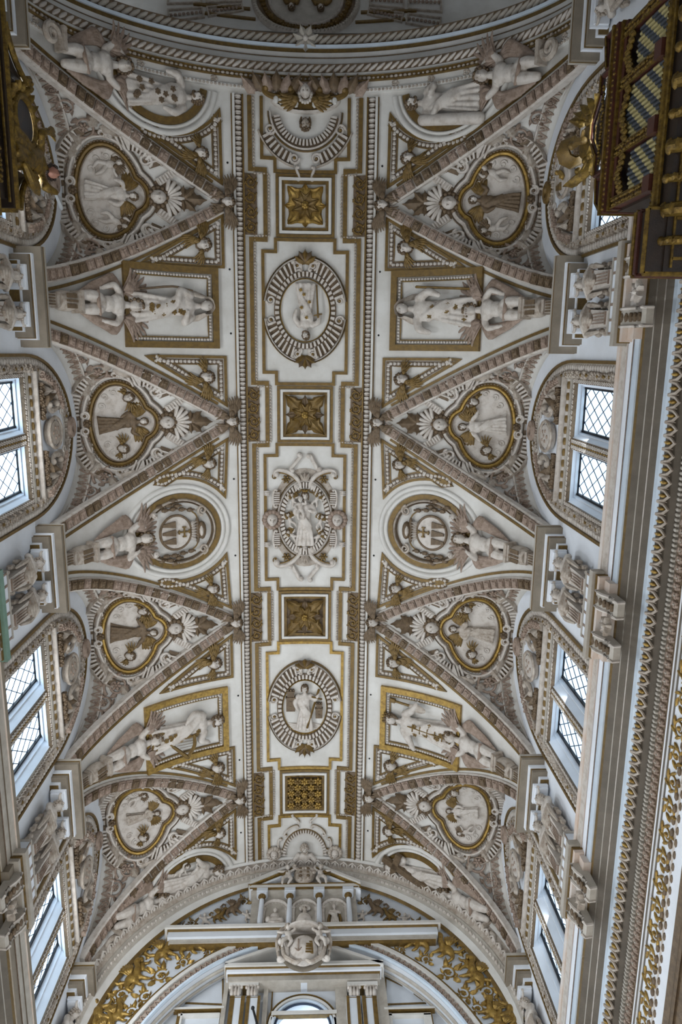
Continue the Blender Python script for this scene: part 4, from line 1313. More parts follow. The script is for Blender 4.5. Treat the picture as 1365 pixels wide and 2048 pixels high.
for s in (-1, 1):
    for (x, y, L_, k_, a_) in ((.52, -.62, .50, 1.7, 2.5), (.88, -.02, .42, 1.8, 1.5), (.30, -.98, .28, -2, .9)):
        f = Frame(VA, s * x, y4 + y, (0, -1, 0), .02)
        mk('strap_scroll', [(f.wrap(xf(scroll2(L_, k_, 12, .35, k_ < 0, 28, .035), (0, 0, .06), rz(a_ if s > 0 else math.pi - a_) @ np.diag([1, s, 1]))), PALE), (f.wrap(xf(scroll2(L_, k_, 12, .35, k_ < 0, 28, .014), (.02, .05, .06), rz(a_ if s > 0 else math.pi - a_) @ np.diag([1, s, 1]))), OCHRE)], t)
f = Frame(VA, 0.0, y4 + .3, (0, -1, 0), .08)
b = linkf('blessing_figure', robe_me(3, PALE), t, f.mat(.85) @ Matrix.Translation((0, -1.5, 0)))
sub('head', head_me(0, 1.82, .13, .17, .1), b)
sub('hair', hair_me(2, 0, 1.82, .13, .17, .1, STUC), b)
mk('orb', [(f.rigid(ball((.55, -.35, .22), .10, 10, 7)), GILT)], t)
for s in (-1, 1):
    f = Frame(VA, s * 1.02, YW - .75, (0, -1, 0), .05)
    p = mk('lion', [(f.rigid(xf(HEAD, (0, 0, .1), None, .15)), PALE), (f.rigid(join([ball((.18 * math.cos(w_), .19 * math.sin(w_), .05), .075, 7, 5) for w_ in np.arange(14) * .449])), STUC)], t)
# 0: strapwork cartouche cut by the crossing arch
yc0 = YE + .35
t = thing('arch_cartouche', 'gilt winged cartouche with fluted half-moon and two masks at the dome arch crown', 'cartouche', VA.p(np.array([0.]), np.array([yc0]), 0)[0])
q = [(-1.17, YLO), (-1.17, COF[0] - 1.19), (-.82, COF[0] - 1.19), (-.82, COF[0] - .87), (.82, COF[0] - .87), (.82, COF[0] - 1.19), (1.17, COF[0] - 1.19), (1.17, YLO)]
mk('stepped_gold_border', [(line(VA, q, .085, .06, False, .4), OCHRE)], t)
c = (0, yc0 + .12)
mk('gilt_field', [(fan(VA, ell((0, YE + .16), .86, .26, 36), .16, 3, base=.0), OCHRE), (ring(VA, (0, YE + .16), 1.0, .07, .22, 'round', (.90, .30)), PALE)], t)
mk('half_moon', [(ring(VA, c, .80, .22, .06, 'flat', (1, .95), .15, math.pi - .15, 26), UMBER), (flutes(VA, c, .70, .86, .1, math.pi - .1, 24, .12, .55, (1, .95)), PALE), (ring(VA, c, .94, .07, .14, 'round', (1, .95), 0, math.pi, 30), PALE),
                 (ring(VA, c, 1.0, .03, .10, 'round', (1, .95), 0, math.pi, 30), OCHRE)], t)
for s in (-1, 1):
    t0, t1 = (.45, 1.25) if s > 0 else (math.pi - 1.25, math.pi - .45)
    mk('fluted_scroll', [(ring(VA, c, 1.18, .28, .05, 'flat', (1, 1.02), t0, t1, 14), UMBER), (flutes(VA, c, 1.06, 1.30, t0, t1, 7, .11, .45, (1, 1.02)), PALE), (ring(VA, c, 1.34, .05, .13, 'round', (1, 1.02), t0 - .08, t1 + .1, 14), STUC)], t)
    for x, y in ((.95, .55), (.30, 1.25)):
        f = Frame(VA, s * x, yc0 + y, (0, -1, 0), .03)
        mk('volute', [(f.wrap(xf(tube(spiral(1.7, .14, .02, 24, 0, s), np.linspace(.04, .02, 24), 6), (0, 0, .07))), PALE), (f.wrap(ball((0, 0, .07), .05, 7, 4)), OCHRE)], t)
    f = Frame(VA, s * .20, yc0 + 1.62, (0, -1, 0), .02)
    mk('crest_scroll', [(f.wrap(xf(scroll2(.30, 1.8, 15, .3, True, 26, .04), (0, 0, .06), rz(s * 1.1) @ np.diag([s, 1, 1]))), PALE)], t)
    f = Frame(VA, s * .62, YE + .22, (0, -1, 0), .22)
    m = xf(scroll2(.66, 1.5, 11, .4, False, 34, .08), (s * .1, .05, 0), rz(math.pi * (s < 0)) @ np.diag([1, s, 1]))
    mk('gilt_scroll', [(f.rigid(m), OCHRE)], t)
    mk('gilt_wing', [(f.rigid(xf(feather_wing(6, .55, -.9, .1, .10, .2), (-s * .42, .02, .05), None, (s, 1, 1)) if s > 0 else mirror2(xf(feather_wing(6, .55, -.9, .1, .10, .2), (-.42, .02, .05)))), OCHRE)], t)
    mk('white_crenels', [(f.rigid(join([ball((s * (-.35 + .13 * j), -.10 + .02 * j, .05), (.075, .10, .05), 7, 4) for j in range(5)])), WHITE)], t)
    for j in range(7):
        mk('leaf', [(f.rigid(xf(leaf(.44, .15, 3, .2, .09, 8, 5, .03), (s * (.72 - .19 * j), .16 + .05 * (j % 2), .0), rz((j - 3) * .3 * s))), UMBER if j % 2 else ROSE)], t)
f = Frame(VA, 0.0, YE + .02, (0, 1, 0), .30)
b = linkf('upper_mask', tomesh('upper_mask', [(xf(HEAD, s=.18), PALE)], 60), t, f.mat())
sub('collar', tomesh('collar', [(join([ball((.16 * math.cos(w_), .10 + .16 * math.sin(w_), .0), (.05, .07, .04), 6, 4) for w_ in np.linspace(-.2, 3.3, 9)]), PALE)], 60), b)
f = Frame(VA, 0.0, yc0 + .42, (0, 1, 0), .12)
b = linkf('lower_mask', tomesh('lower_mask', [(xf(HEAD, s=.15), STUC)], 60), t, f.mat())
sub('hair', tomesh('hair', [(xf(HAIR[1], s=.155), UMBER)], 60), b)
# ------------------------------------------------------------------ winged cherub heads at the tips of the lunettes
where = ['beside the topmost flower coffer', 'beside the second flower coffer', 'beside the third flower coffer', 'beside the lowest flower coffer']
for i in range(1, 5):
    for sg in (-1, 1):
        f = Frame(VA, sg * 2.10, YA[i], (-sg, 0, 0), .16)
        t = thing_m('winged_cherub', 'white cherub head with spread brown wings %s, %s lunette tip' % (where[i - 1], SIDE[sg]), 'cherub', f.mat(1.0), 'cherub heads at the lunette tips')
        for s in (-1, 1):
            link('wing', cached(('aw', s), lambda: cwing(s, UMBER, .66, .02, .75, 7)), t)
            link('wing', cached(('al', s), lambda: cwing(s, UMBER, .50, -1.5, -.75, 5)), t)
        link('head', cached('ah', lambda: tomesh('head', [(xf(HEAD, (0, 0, .02), None, .17), PALE)], 60)), t)
        link('hair', cached('ahr', lambda: tomesh('hair', [(xf(HAIR[0], (0, 0, .02), None, .175), UMBER)], 60)), t)

# ------------------------------------------------------------------ spandrel panels between the lunettes
def plan(sg, j, pts):
    return [(sg * a, YP[j] + d) for a, d in pts]
def bend(p, q, bulge, n=12):
    p, q = np.array(p), np.array(q)
    d = q - p
    nn = np.array([-d[1], d[0]])
    t = np.linspace(0, 1, n)[:, None]
    return (p + d * t + nn * bulge * 4 * t * (1 - t)).tolist()
pier_txt = ['next to the dome arch', 'between the first and second lunettes', 'between the second and third lunettes', 'between the third and fourth lunettes', 'next to the west wall']
def triangle_pts(j, up):
    s = -1 if up else 1
    A, B, Cc = (2.23, s * 2.52), (2.23, s * 1.20), (4.20, s * 1.18)
    if j in (0, 2, 4):                                     # a side curved round the circular frame
        B = (2.23, s * .92) if j == 2 else (2.23, s * .75)
        Cc = (4.22, s * 1.52)
        arc = []
        cx, cd, R_ = 3.55, 0.0, 1.50
        t0 = math.atan2(B[1] - cd, B[0] - cx)
        t1 = math.atan2(Cc[1] - cd, Cc[0] - cx)
        for k_ in range(15):
            w = t0 + (t1 - t0) * k_ / 14
            arc.append((cx + R_ * math.cos(w), cd + R_ * math.sin(w)))
        return [A] + arc
    return [A, B, Cc]
for j in range(5):
    for sg in (-1, 1):
        for up in (True, False):
            if (j == 0 and up) or (j == 4 and not up):
                continue
            pts = triangle_pts(j, up)
            P_ = plan(sg, j, pts)
            c = np.mean(np.array([P_[0], P_[1], P_[-1]]), 0)
            t = thing('cherub_relief', 'gold edged triangle with a winged cherub head, %s one of the %s spandrel, %s side' % ('upper' if up else 'lower', ORD[j], SIDE[sg]),
                      'relief panel', VA.p(np.array([c[0]]), np.array([c[1]]), 0)[0], 'triangular cherub panels')
            mk('gold_border', [(line(VA, P_, .075, .05, True), OCHRE)], t)
            ins = offpoly(resample(P_, .2, True), .125)
            mk('egg_moulding', [(eggs(VA, ins.tolist(), 1 / 8.4, .10, True, .03, HUSK), PALE), (line(VA, ins.tolist(), .13, .02, True), UMBER)], t, 'stuff')
            mk('thin_gold_line', [(line(VA, offpoly(resample(P_, .2, True), .205).tolist(), .022, .03, True), OCHRE)], t)
            sd = -1 if up else 1
            f = Frame(VA, sg * 2.74, YP[j] + sd * (1.74 if j in (1, 3) else 1.86), (-sg, 0, 0), .10, .12 * sg * sd)
            M = f.mat(1.16 if j in (1, 3) else 1.05)
            for nm, me in (('head', CH_HEAD), ('hair', CH_HAIR)):
                linkf(nm, me, t, M)
            w = -sg * sd
            linkf('wing', cached(('tw1', w), lambda: cwing(w, OCHRE, .52, .0, .7, 6)), t, M)
            linkf('wing', cached(('tw2', w), lambda: cwing(w, OCHRE, .50, -1.80, -1.10, 6)), t, M)
            linkf('wing', cached(('tw3', -w), lambda: cwing(-w, OCHRE, .40, -.7, .1, 5)), t, M)

def harp():
    return join([limb([(-.1, -.5, 0), (.3, .1, .03)], [.035, .05], 6, 3), limb([(-.1, -.5, 0), (-.25, .15, .03)], [.03, .03], 6, 3), limb([(-.25, .15, .03), (0, .22, .03), (.3, .1, .03)], [.04, .05, .04], 6, 4)]
                + [tube([(-.2 + .07 * k_, .16, .02), (-.12 + .06 * k_, -.42 + .09 * k_, .02)], .006, 4) for k_ in range(6)])
saint_txt = {(-1, 1): 'veiled saint in a robe with ochre flowers', (1, 1): 'veiled old woman leaning on a staff', (-1, 3): 'bearded harpist in a starred robe', (1, 3): 'crowned saint in a laced robe with a tower-topped staff'}
def patches(f, n, sc_, seed, kind=0):
    r = random.Random(seed)
    o = []
    for k_ in range(n):
        x, y = (r.random() - .5) * .42, -1.0 * sc_ + .12 + r.random() * 1.2
        o.append(f.rigid(xf(flower(5 + k_ % 3, .075, .02, .03), (x, y, .24 - .2 * abs(x)))))
    return join(o)
for j in (1, 3):
    for sg in (-1, 1):
        off = -.10 if j == 1 else .16
        g = [(2.46, -.98 + off), (4.56, -.98 + off), (4.56, .98 + off), (2.46, .98 + off)]
        P_ = plan(sg, j, g)
        t = thing('saint_relief', 'gold-framed rectangular relief of a %s' % saint_txt[(sg, j)], 'relief panel', VA.p(np.array([sg * 3.5]), np.array([YP[j] + off]), 0)[0], 'rectangular saint panels')
        gm = OCHRE if j == 1 else GILT
        mk('gold_frame', [(line(VA, P_, .17, .10, True), gm)], t)
        mk('egg_moulding', [(eggs(VA, offpoly(resample(P_, .2, True), .15).tolist(), .085, .09, True, .06), PALE), (line(VA, offpoly(resample(P_, .2, True), .20).tolist(), .03, .06, True), OCHRE)], t, 'stuff')
        f = Frame(VA, sg * 3.62, YP[j] + off, (-sg, 0, 0), .10, -.06 * sg)
        k_ = {(-1, 1): 0, (1, 1): 1, (-1, 3): 2, (1, 3): 3}[(sg, j)]
        b = figure(t, f, k_, PALE, 1.16, {0: 0, 1: 0, 2: 2, 3: 1}[k_], .155, dy=-.98, veil=k_ < 2, ang=(.25, -.3, .1, -.15)[k_])
        mk('robe_flower', [(patches(f, 11 if k_ != 1 else 6, 1.0, k_), OCHRE)], t, 'stuff')
        if k_ == 1:
            mk('staff', [(f.rigid(limb([(.58, -1.1, .08), (.58, .62, .14)], [.035, .035], 6, 4)), OCHRE)], t)
        if k_ == 0:
            mk('palm_branch', [(f.rigid(limb([(-.44, -1.0, .06), (-.52, .1, .12), (-.40, .62, .12)], [.03, .03, .02], 6, 4)), UMBER)], t)
            for x, y in ((-.40, -.95), (.34, -.98)):
                mk('gilt_bush', [(f.rigid(join([ball((x + .1 * math.cos(w_), y + .12 * math.sin(w_), .03), (.08, .08, .07), 6, 4) for w_ in np.arange(6)])), UMBER)], t)
        if k_ == 2:
            mk('harp', [(f.rigid(xf(harp(), (.42, -.1, .18), rz(-.3), 1.25)), OCHRE)], t)
            mk('hem', [(f.rigid(join([limb([(-.42, -1.0 - .13 * q, .15), (0, -.94 - .13 * q, .2), (.42, -1.02 - .13 * q, .14)], [.035, .04, .035], 6, 4) for q in range(2)])), OCHRE)], t)
        if k_ == 3:
            mk('tower_staff', [(f.rigid(join([limb([(.62, -.05, .1), (.62, .92, .1)], [.04, .04], 7, 3), box((.62, .98, .1), (.12, .16, .1))])), OCHRE)], t)
            mk('shell', [(f.rigid(ball((.62, .15, .14), (.13, .28, .05), 12, 6)), STUC)], t)
            mk('gilt_lacing', [(f.rigid(join([limb([(.02, .35, .26), (.0, -1.0, .24)], [.022, .026], 6, 4)] + [limb([(-.10, .2 - .24 * q, .25), (.12, .2 - .24 * q, .25)], [.02, .02], 5, 2) for q in range(6)])), OCHRE)], t)
            sub('crown', tomesh('crown', [(join([ball((.12 * math.cos(w_), 1.99, .13 + .1 * math.sin(w_)), (.03, .06, .03), 6, 4) for w_ in np.arange(9) * .7]), OCHRE)], 60), b)

def nail(x):
    return hexa([(x - .03, -.36, .10), (x + .03, -.36, .10), (x + .085, -.02, .10), (x - .085, -.02, .10), (x - .03, -.36, .15), (x + .03, -.36, .15), (x + .085, -.02, .15), (x - .085, -.02, .15)])
def tassel(x, y):
    return join([ball((x, y, .06), (.06, .095, .06), 7, 4), ball((x, y + .10, .07), (.03, .035, .04), 6, 4)])
for sg in (-1, 1):                                          # round shield panels
    j = 2
    t = thing('shield_roundel', 'round relief of a shield with three nails under a tasselled hat, %s side' % SIDE[sg], 'relief panel', VA.p(np.array([sg * 3.55]), np.array([YP[j]]), 0)[0], 'shield roundels')
    c = (sg * 3.55, YP[j] + .03)
    mk('white_ring', [(ring(VA, c, 1.30, .14, .08, 'round', n=72), WHITE), (ring(VA, c, 1.16, .12, .06, 'round', n=72), WHITE)], t)
    mk('gold_ring', [(ring(VA, c, 1.02, .14, .05, 'flat', n=72), OCHRE)], t)
    mk('inner_scroll_ring', [(ring(VA, c, .91, .08, .12, 'round', n=60), STUC), (ring(VA, c, .85, .04, .10, 'round', n=60), UMBER)], t)
    f = Frame(VA, c[0] + sg * .14, c[1], (-sg, 0, 0), .02)
    wr = lambda m: f.wrap(m, 1.14)
    mk('shield', [(wr((lambda m: (m[0], m[1]))(join([xf(lathe([(0, .10), (.40, .10), (.44, .06), (.44, 0)], 36), s=(1, .95, 1))]))), PALE), (wr(xf(tube([(.43 * math.cos(w_), .41 * math.sin(w_), .09) for w_ in np.linspace(0, 2 * math.pi, 36, endpoint=False)], .035, 6, closed=True))), UMBER)], t)
    for x in (-.21, 0, .21):
        mk('dark_nail', [(wr(nail(x)), UMBER)], t)
    mk('cross', [(wr(join([box((0, .19, .125), (.035, .30, .05)), box((0, .21, .125), (.24, .035, .05))] + [box((x, .21 + y, .125), (w_, h_, .05)) for x, y, w_, h_ in ((.12, 0, .03, .10), (-.12, 0, .03, .10), (0, .14, .10, .03), (0, -.14, .10, .03))])), OCHRE)], t)
    for s in (-1, 1):
        for row, (n_, yy) in enumerate(((1, .40), (2, .18), (3, -.05), (2, -.26))):
            for k_ in range(n_):
                mk('tassel', [(wr(tassel(s * (.53 + .105 * k_ + .03 * row - (.04 if row == 3 else 0)), yy - .12 * (k_ % 2))), UMBER)], t)
        mk('cord', [(wr(limb([(s * .12, .66, .08), (s * .40, .56, .07), (s * .55, .38, .05)], [.02, .02, .02], 6, 5)), OCHRE)], t)
        mk('small_mask', [(f.rigid(xf(HEAD, (s * .56, -.60, .10), rz(s * .9), .11)), PALE)], t)
        mk('volute', [(wr(xf(tube(spiral(1.5, .13, .03, 22, 0, s), np.linspace(.04, .02, 22), 6), (s * .50, .74, .08))), STUC)], t)
    mk('bishop_hat', [(wr(join([ball((0, .70, .12), (.24, .12, .14), 12, 7), ball((0, .59, .08), (.36, .07, .07), 12, 6)])), UMBER), (wr(ball((0, .66, .20), (.14, .06, .08), 10, 5)), PALE)], t)
    for k_ in range(7):
        mk('crown_leaf', [(f.rigid(xf(leaf(.22, .06, 3, .08, .05, 7, 5, .02), ((k_ - 3) * .055, .42, .08), rz((3 - k_) * .16))), PALE)], t)

niche_txt = {(-1, 0): 'bearded saint in a spotted cloak in a round niche by the dome arch', (1, 0): 'robed man with a thick column in a round niche by the dome arch', (-1, 4): 'woman with children in a round niche beside the west pediment',
             (1, 4): 'robed figure with a great brown cross in a niche beside the west pediment'}
for j in (0, 4):
    for sg in (-1, 1):
        q = 1 if j == 0 else -1
        t = thing('saint_niche', niche_txt[(sg, j)], 'relief panel', VA.p(np.array([sg * 3.6]), np.array([YP[j] + q * .5]), 0)[0], 'half-round niches')
        c = (sg * 3.62, YP[j] + q * .20)
        lo, hi = (0.12, math.pi - .12) if q > 0 else (math.pi + .12, 2 * math.pi - .12)
        mk('white_ring', [(ring(VA, c, 1.28, .16, .09, 'round', t0=lo, t1=hi, n=40), WHITE), (ring(VA, c, 1.14, .10, .06, 'round', t0=lo, t1=hi, n=40), WHITE)], t)
        mk('gold_ring', [(ring(VA, c, 1.00, .18, .05, 'flat', t0=lo, t1=hi, n=40), OCHRE)], t)
        f = Frame(VA, sg * 3.62, YP[j] + q * .62, (-sg, 0, 0), .08, -q * sg * .05)
        k_ = {(-1, 0): 1, (1, 0): 0, (-1, 4): 3, (1, 4): 2}[(sg, j)]
        b = figure(t, f, k_, PALE, 1.02, {(-1, 0): 2, (1, 0): 2, (-1, 4): 1, (1, 4): 0}[(sg, j)], .155, dy=-.95, ang=.3 * sg * q, veil=(sg, j) == (1, 4))
        if (sg, j) == (-1, 0):
            mk('robe_flower', [(patches(f, 12, 1.0, 5), UMBER)], t, 'stuff')
        if (sg, j) == (1, 0):
            mk('column_shaft', [(f.rigid(limb([(-.42, .55, .12), (-.50, -1.0, .14)], [.14, .15], 12, 3)), PALE)], t)
        if (sg, j) == (1, 4):
            fc = Frame(BA, sg * 3.75, YP[j] - .52, (-sg, 0, 0), .16, -.28)
            mk('brown_cross', [(fc.rigid(join([box((0, -.05, .12), (.20, 2.7, .14)), box((0, .85, .12), (.95, .20, .14))])), UMBER)], t)
        if (sg, j) == (-1, 4):
            for x, y, a_ in ((-.25, .15, .8), (-.40, -.35, .5), (.28, .1, -.4)):
                putto(t, f, .62, a_, x, y, wings=False)

# ------------------------------------------------------------------ the nude youths on pedestals at the foot of every spandrel
atl_txt = {0: 'under the niche at the dome arch', 1: 'carrying the upper rectangular saint panel', 2: 'carrying the shield roundel', 3: 'carrying the lower rectangular saint panel', 4: 'beneath the niche at the west wall'}
for j in range(5):
    for sg in (-1, 1):
        off = {0: .38, 1: -.08, 2: .05, 3: .14, 4: -.62}[j]
        ac = 5.08
        f = Frame(BA, sg * ac, YP[j] + off, (-sg, 0, 0), .12, (-.16 if j == 0 else .20 if j == 4 else 0) * sg)
        t = thing('youth_statue', 'pale winged nude youth on a pedestal %s, %s side' % (atl_txt[j], SIDE[sg]), 'statue', f.o, 'nude youths at the feet of the spandrels')
        k_ = 0 if j == 1 else (1 if j == 2 else 2)
        M = f.mat(1.07) @ Matrix.Translation((0, -.69, 0))
        if sg > 0:
            M = M @ Matrix.Scale(-1, 4, (1, 0, 0))
        linkf('body', YOUTH[k_], t, M)
        linkf('head', YHEAD[k_], t, M)
        linkf('hair', YHAIR[k_], t, M)
        linkf('drapery', YDRAPE, t, M)
        for s in (-1, 1):
            linkf('wing', YWING[s], t, M)
        ap = arcstep(ac, -.72)
        fp = Frame(BA, sg * min(ap + .12, 5.78), YP[j] + off * (.8 if j not in (0, 4) else .55), (-sg, 0, 0), .12)
        if j not in (0, 4):
            linkf('pedestal', YPED, t, fp.mat(1.0) @ Matrix.Translation((0, .16, 0)))
        else:
            linkf('pedestal', cached('ped_volute', lambda: tomesh('pedestal', [(join([box((0, -.05, .1), (.5, .1, .3)), xf(tube(spiral(1.6, .22, .04, 26, 1.5, 1), np.linspace(.08, .05, 26), 8), (0, -.36, .14))]), STUC)], 40)), t, fp.mat(1.0) @ Matrix.Translation((0, .14, 0)))

# ------------------------------------------------------------------ lunettes: gilt trefoil ovals in scrolled frames
def outline(n=72, grow=0.0):
    o = []
    for t_ in np.linspace(0, 2 * math.pi, n, endpoint=False):
        d = np.array([math.cos(t_), math.sin(t_)])
        ea, ed = .73 + grow, 1.12 + grow
        re = 1 / math.sqrt((d[0] / ea) ** 2 + (d[1] / ed) ** 2)
        cxl, R_ = -.50, .46 + grow                         # the lobe towards the tip
        b = d[0] * cxl
        disc = b * b - (cxl * cxl - R_ * R_)
        rl = b + math.sqrt(disc) if disc > 0 else 0
        r_ = max(re, rl)
        o.append((5.02 + r_ * d[0], r_ * d[1]))
    return o
SHELL = xf(join([limb([(.05 * math.cos(w_), .05 * math.sin(w_), .03), (.22 * math.cos(w_), .22 * math.sin(w_), .11), (.36 * math.cos(w_), .36 * math.sin(w_), .07)], [.02, .038, .042], 6, 3) for w_ in np.linspace(.25, math.pi - .25, 9)]), (0, 0, 0), None, 1.28)
SIDEBLOCK = join([box((0, 0, .04), (.20, .52, .06))] + [box((0, (q - 2.5) * .082, .09), (.17, .042, .06)) for q in range(6)])
ang_txt = [{-1: 'pale angel between flying putti', 1: 'brown robed angel between putti'}, {-1: 'brown angel between winged heads', 1: 'pale angel between winged heads'},
           {-1: 'brown angel and cherub heads', 1: 'stucco angel and cherub heads'}, {-1: 'small grey angel and putti', 1: 'small white angel and putti'}]
for i in range(1, 5):
    for sg in (-1, 1):
        def pl(pts):
            return [(sg * a, YA[i] + d) for a, d in pts]
        gl = GILT if (sg > 0 or i > 2) else OCHRE
        t = thing('lunette_cartouche', 'gilt trefoil frame with %s, %s lunette on the %s' % (ang_txt[i - 1][sg], ORD[i - 1], SIDE[sg]), 'cartouche',
                  VA.p(np.array([sg * 5.0]), np.array([YA[i]]), 0)[0], 'trefoil cartouches in the lunettes')
        o0 = pl(outline())
        mk('ground', [(fan(VA, o0, .015, 6), PALE)], t)
        mk('gilt_frame', [(round_line(VA, o0, .15, .14, True), gl), (line(VA, pl(outline(72, -.07)), .03, .10, True), UMBER)], t)
        mk('bead_ring', [(eggs(VA, pl(outline(72, .075)), .085, .06, True, .08), UMBER)], t, 'stuff')
        mk('outer_moulding', [(round_line(VA, pl(outline(72, .17)), .13, .13, True), PALE), (round_line(VA, pl(outline(72, .25)), .03, .08, True), UMBER)], t)
        # fluted scrolls round the frame
        for s in (-1, 1):
            for (cen, r0, r1, t0, t1, n_) in (((4.48, .56), .50, .82, 1.25, 2.75, 9), ((5.02, .35), .98, 1.18, -.15, 1.05, 11)):
                cc = (sg * cen[0], YA[i] + s * cen[1])
                kk = (sg * 1.0, s * 1.0)
                mk('fluted_scroll', [(flutes(VA, cc, r0, r1, t0, t1, n_, .15, .5, kk), PALE)], t)
                ww = np.linspace(t0 - .1, t1 + .15, 16)
                rm = (r0 + r1) / 2
                gp = [(cc[0] + kk[0] * rm * math.cos(w_), cc[1] + kk[1] * rm * math.sin(w_)) for w_ in ww]
                mk('scroll_ground', [(line(VA, gp, r1 - r0, .07, False, 9), UMBER), (round_line(VA, [(cc[0] + kk[0] * r1 * math.cos(w_), cc[1] + kk[1] * r1 * math.sin(w_)) for w_ in ww], .06, .17, False, 9), STUC)], t)
            for a_, d_, r_ in ((4.08, .86, .17), (5.0, 1.36, .11), (5.88, .22, .13)):
                f = Frame(VA, sg * a_, YA[i] + s * d_, (-sg, 0, 0), .03)
                mk('volute', [(f.wrap(xf(tube(spiral(1.8, r_, .02, 26, .4, s * sg), np.linspace(r_ * .32, r_ * .15, 26), 6), (0, 0, .09))), PALE), (f.wrap(ball((0, 0, .10), r_ * .36, 7, 5)), UMBER)], t)
            f = Frame(VA, sg * 4.82, YA[i] + s * 1.34, (-sg, 0, 0), .08)
            mk('side_mask', [(f.rigid(xf(HEAD, (0, 0, .06), rz(s * 1.2), .085)), PALE)], t)
        f = Frame(VA, sg * 5.82, YA[i], (-sg, 0, 0), .10)
        mk('lower_boss', [(f.rigid(join([ball((.07 * math.cos(w_), .07 * math.sin(w_), .05), .05, 7, 5) for w_ in np.arange(6) * 1.05] + [ball((0, 0, .1), .06, 7, 5)])), UMBER)], t)
        # figures
        f = Frame(VA, sg * 4.92, YA[i], (-sg, 0, 0), .05, .08 * (-1) ** i)
        k_ = (i + (sg > 0)) % 4
        fm = [PALE, UMBER, UMBER, STUC][i - 1] if sg < 0 else [UMBER, PALE, STUC, PALE][i - 1]
        sc_ = .66 if i < 4 else .50
        b = linkf('angel', robe_me(k_, fm), t, f.mat(sc_) @ Matrix.Translation((0, -1.02, 0)))
        sub('head', head_me(0, 1.82, .13, .165, .2 * sg), b)
        sub('hair', hair_me(0, 0, 1.82, .13, .165, .2 * sg), b)
        for s in (-1, 1):
            sub('wing', cached(('bigw', s), lambda: tomesh('wing', [((lambda w: w if s > 0 else (w[0] * [-1, 1, 1], w[1]))(xf(feather_wing(7, .85, .2, 1.2, .09, -.3), (.16, 1.35, -.03))), OCHRE)], 50)), b)
        for s in (-1, 1):
            if i in (2, 3) or (i == 4 and s > 0):
                b = linkf('cherub', cached('ovc', lambda: tomesh('cherub', [(xf(HEAD, s=.14), PALE)], 60)), t, f.mat() @ Matrix.Translation((s * .68, .05 + .16 * s * sg, .10)) @ Matrix.Rotation(-s * .3, 4, 'Z'))
                sub('hair', cached('ovch', lambda: tomesh('hair', [(xf(HAIR[0], s=.146), UMBER)], 60)), b)
                for s2 in (-1, 1):
                    sub('wing', cached(('ovw', s2), lambda: cwing(s2, OCHRE, .36, -.6, .6, 5)), b)
            else:
                putto(t, f, .80 if i == 1 else .62, -s * .35, s * .66, -.02 + .1 * s, UMBER)
        mk('cloud', [(f.wrap(join([xf(tube(spiral(1.3, .10, .02, 16, q, 1), .018, 5), (x, y, .03)) for q, (x, y) in enumerate(((-.75, -.40), (-.5, -.52), (.55, -.5), (.78, -.36), (-.85, -.15), (.88, -.1), (-.40, .42), (.42, .45)))])), PALE)], t, 'stuff')
        # mask, shell and leaf crest between frame and tip
        t2 = thing('shell_mask', 'grotesque mask under a ribbed shell, %s lunette from the dome, %s side' % (ORD[i - 1], SIDE[sg]), 'mask', VA.p(np.array([sg * 3.6]), np.array([YA[i]]), 0)[0], 'shell masks in the lunettes')
        f = Frame(VA, sg * 3.82, YA[i], (-sg, 0, 0), .08)
        b = linkf('mask', cached('msk', lambda: tomesh('mask', [(xf(HEAD, s=(.23, .21, .21)), PALE)], 60)), t2, f.mat())
        sub('hair', cached('mskh', lambda: tomesh('hair', [(join([ball((.235 * math.cos(w_), .21 * math.sin(w_), .0), .075, 6, 4) for w_ in np.arange(12) * .5236]), UMBER)], 60)), b)
        f = Frame(VA, sg * 3.66, YA[i], (-sg, 0, 0), .03)
        mk('shell', [(f.wrap(SHELL), PALE), (f.wrap(xf(lathe([(0, .05), (.45, .04), (.47, 0)], 24), (0, .02, 0))), UMBER)], t2)
        for s in (-1, 1):
            f2 = Frame(VA, sg * 3.62, YA[i] + s * .50, (-sg, 0, 0), .03, s * sg * .55)
            mk('fluted_block', [(f2.wrap(SIDEBLOCK), PALE)], t2)
        f3 = Frame(VA, sg * 3.22, YA[i], (-sg, 0, 0), .03)
        for q, (rt, L_) in enumerate(((0, .62), (.75, .44), (-.75, .44), (1.5, .32), (-1.5, .32))):
            mk('crest_leaf', [(f3.rigid(xf(leaf(L_, L_ * .30, 4, .08, .08, 9, 5, .02), (0, 0, .05), rz(rt))), UMBER)], t2)
        # scrolling foliage in the two lower corners
        for s in (-1, 1):
            t3 = thing('foliage_scroll', 'stucco acanthus scroll in the %s corner of the %s lunette, %s side' % ('upper' if s < 0 else 'lower', ORD[i - 1], SIDE[sg]), 'ornament', VA.p(np.array([sg * 5.4]), np.array([YA[i] + s * 1.6]), 0)[0], 'foliage scrolls in the lunette corners')
            big = i in (3, 4) and s > 0
            for a_, d_, r_, tn in ((5.38, 1.44, .29, 1), (5.64, 1.76, .21, -1), (5.80, 2.0, .13, 1)):
                f = Frame(VA, sg * a_, YA[i] + s * d_, (-sg, 0, 0), .03, .5 * s)
                mk('acanthus_spiral', [(f.wrap(xf(rinceau(r_ * (1.25 if big else 1.05), tn * s * sg), (0, 0, .07))), ROSE)], t3)
            for a_, d_, rt in ((5.15, 1.52, .9), (5.55, 1.12, 2.2), (5.75, .85, 1.2), (4.9, 1.42, -.4)):
                f = Frame(VA, sg * a_, YA[i] + s * d_, (-sg, 0, 0), .03, rt * s * sg)
                mk('leaf', [(f.rigid(xf(leaf(.42, .13, 4, .10, .07, 9, 5, .02), (0, -.1, .05))), STUC)], t3)
            bw = [(5.62, 1.05), (5.75, 1.35), (5.86, 1.65)]
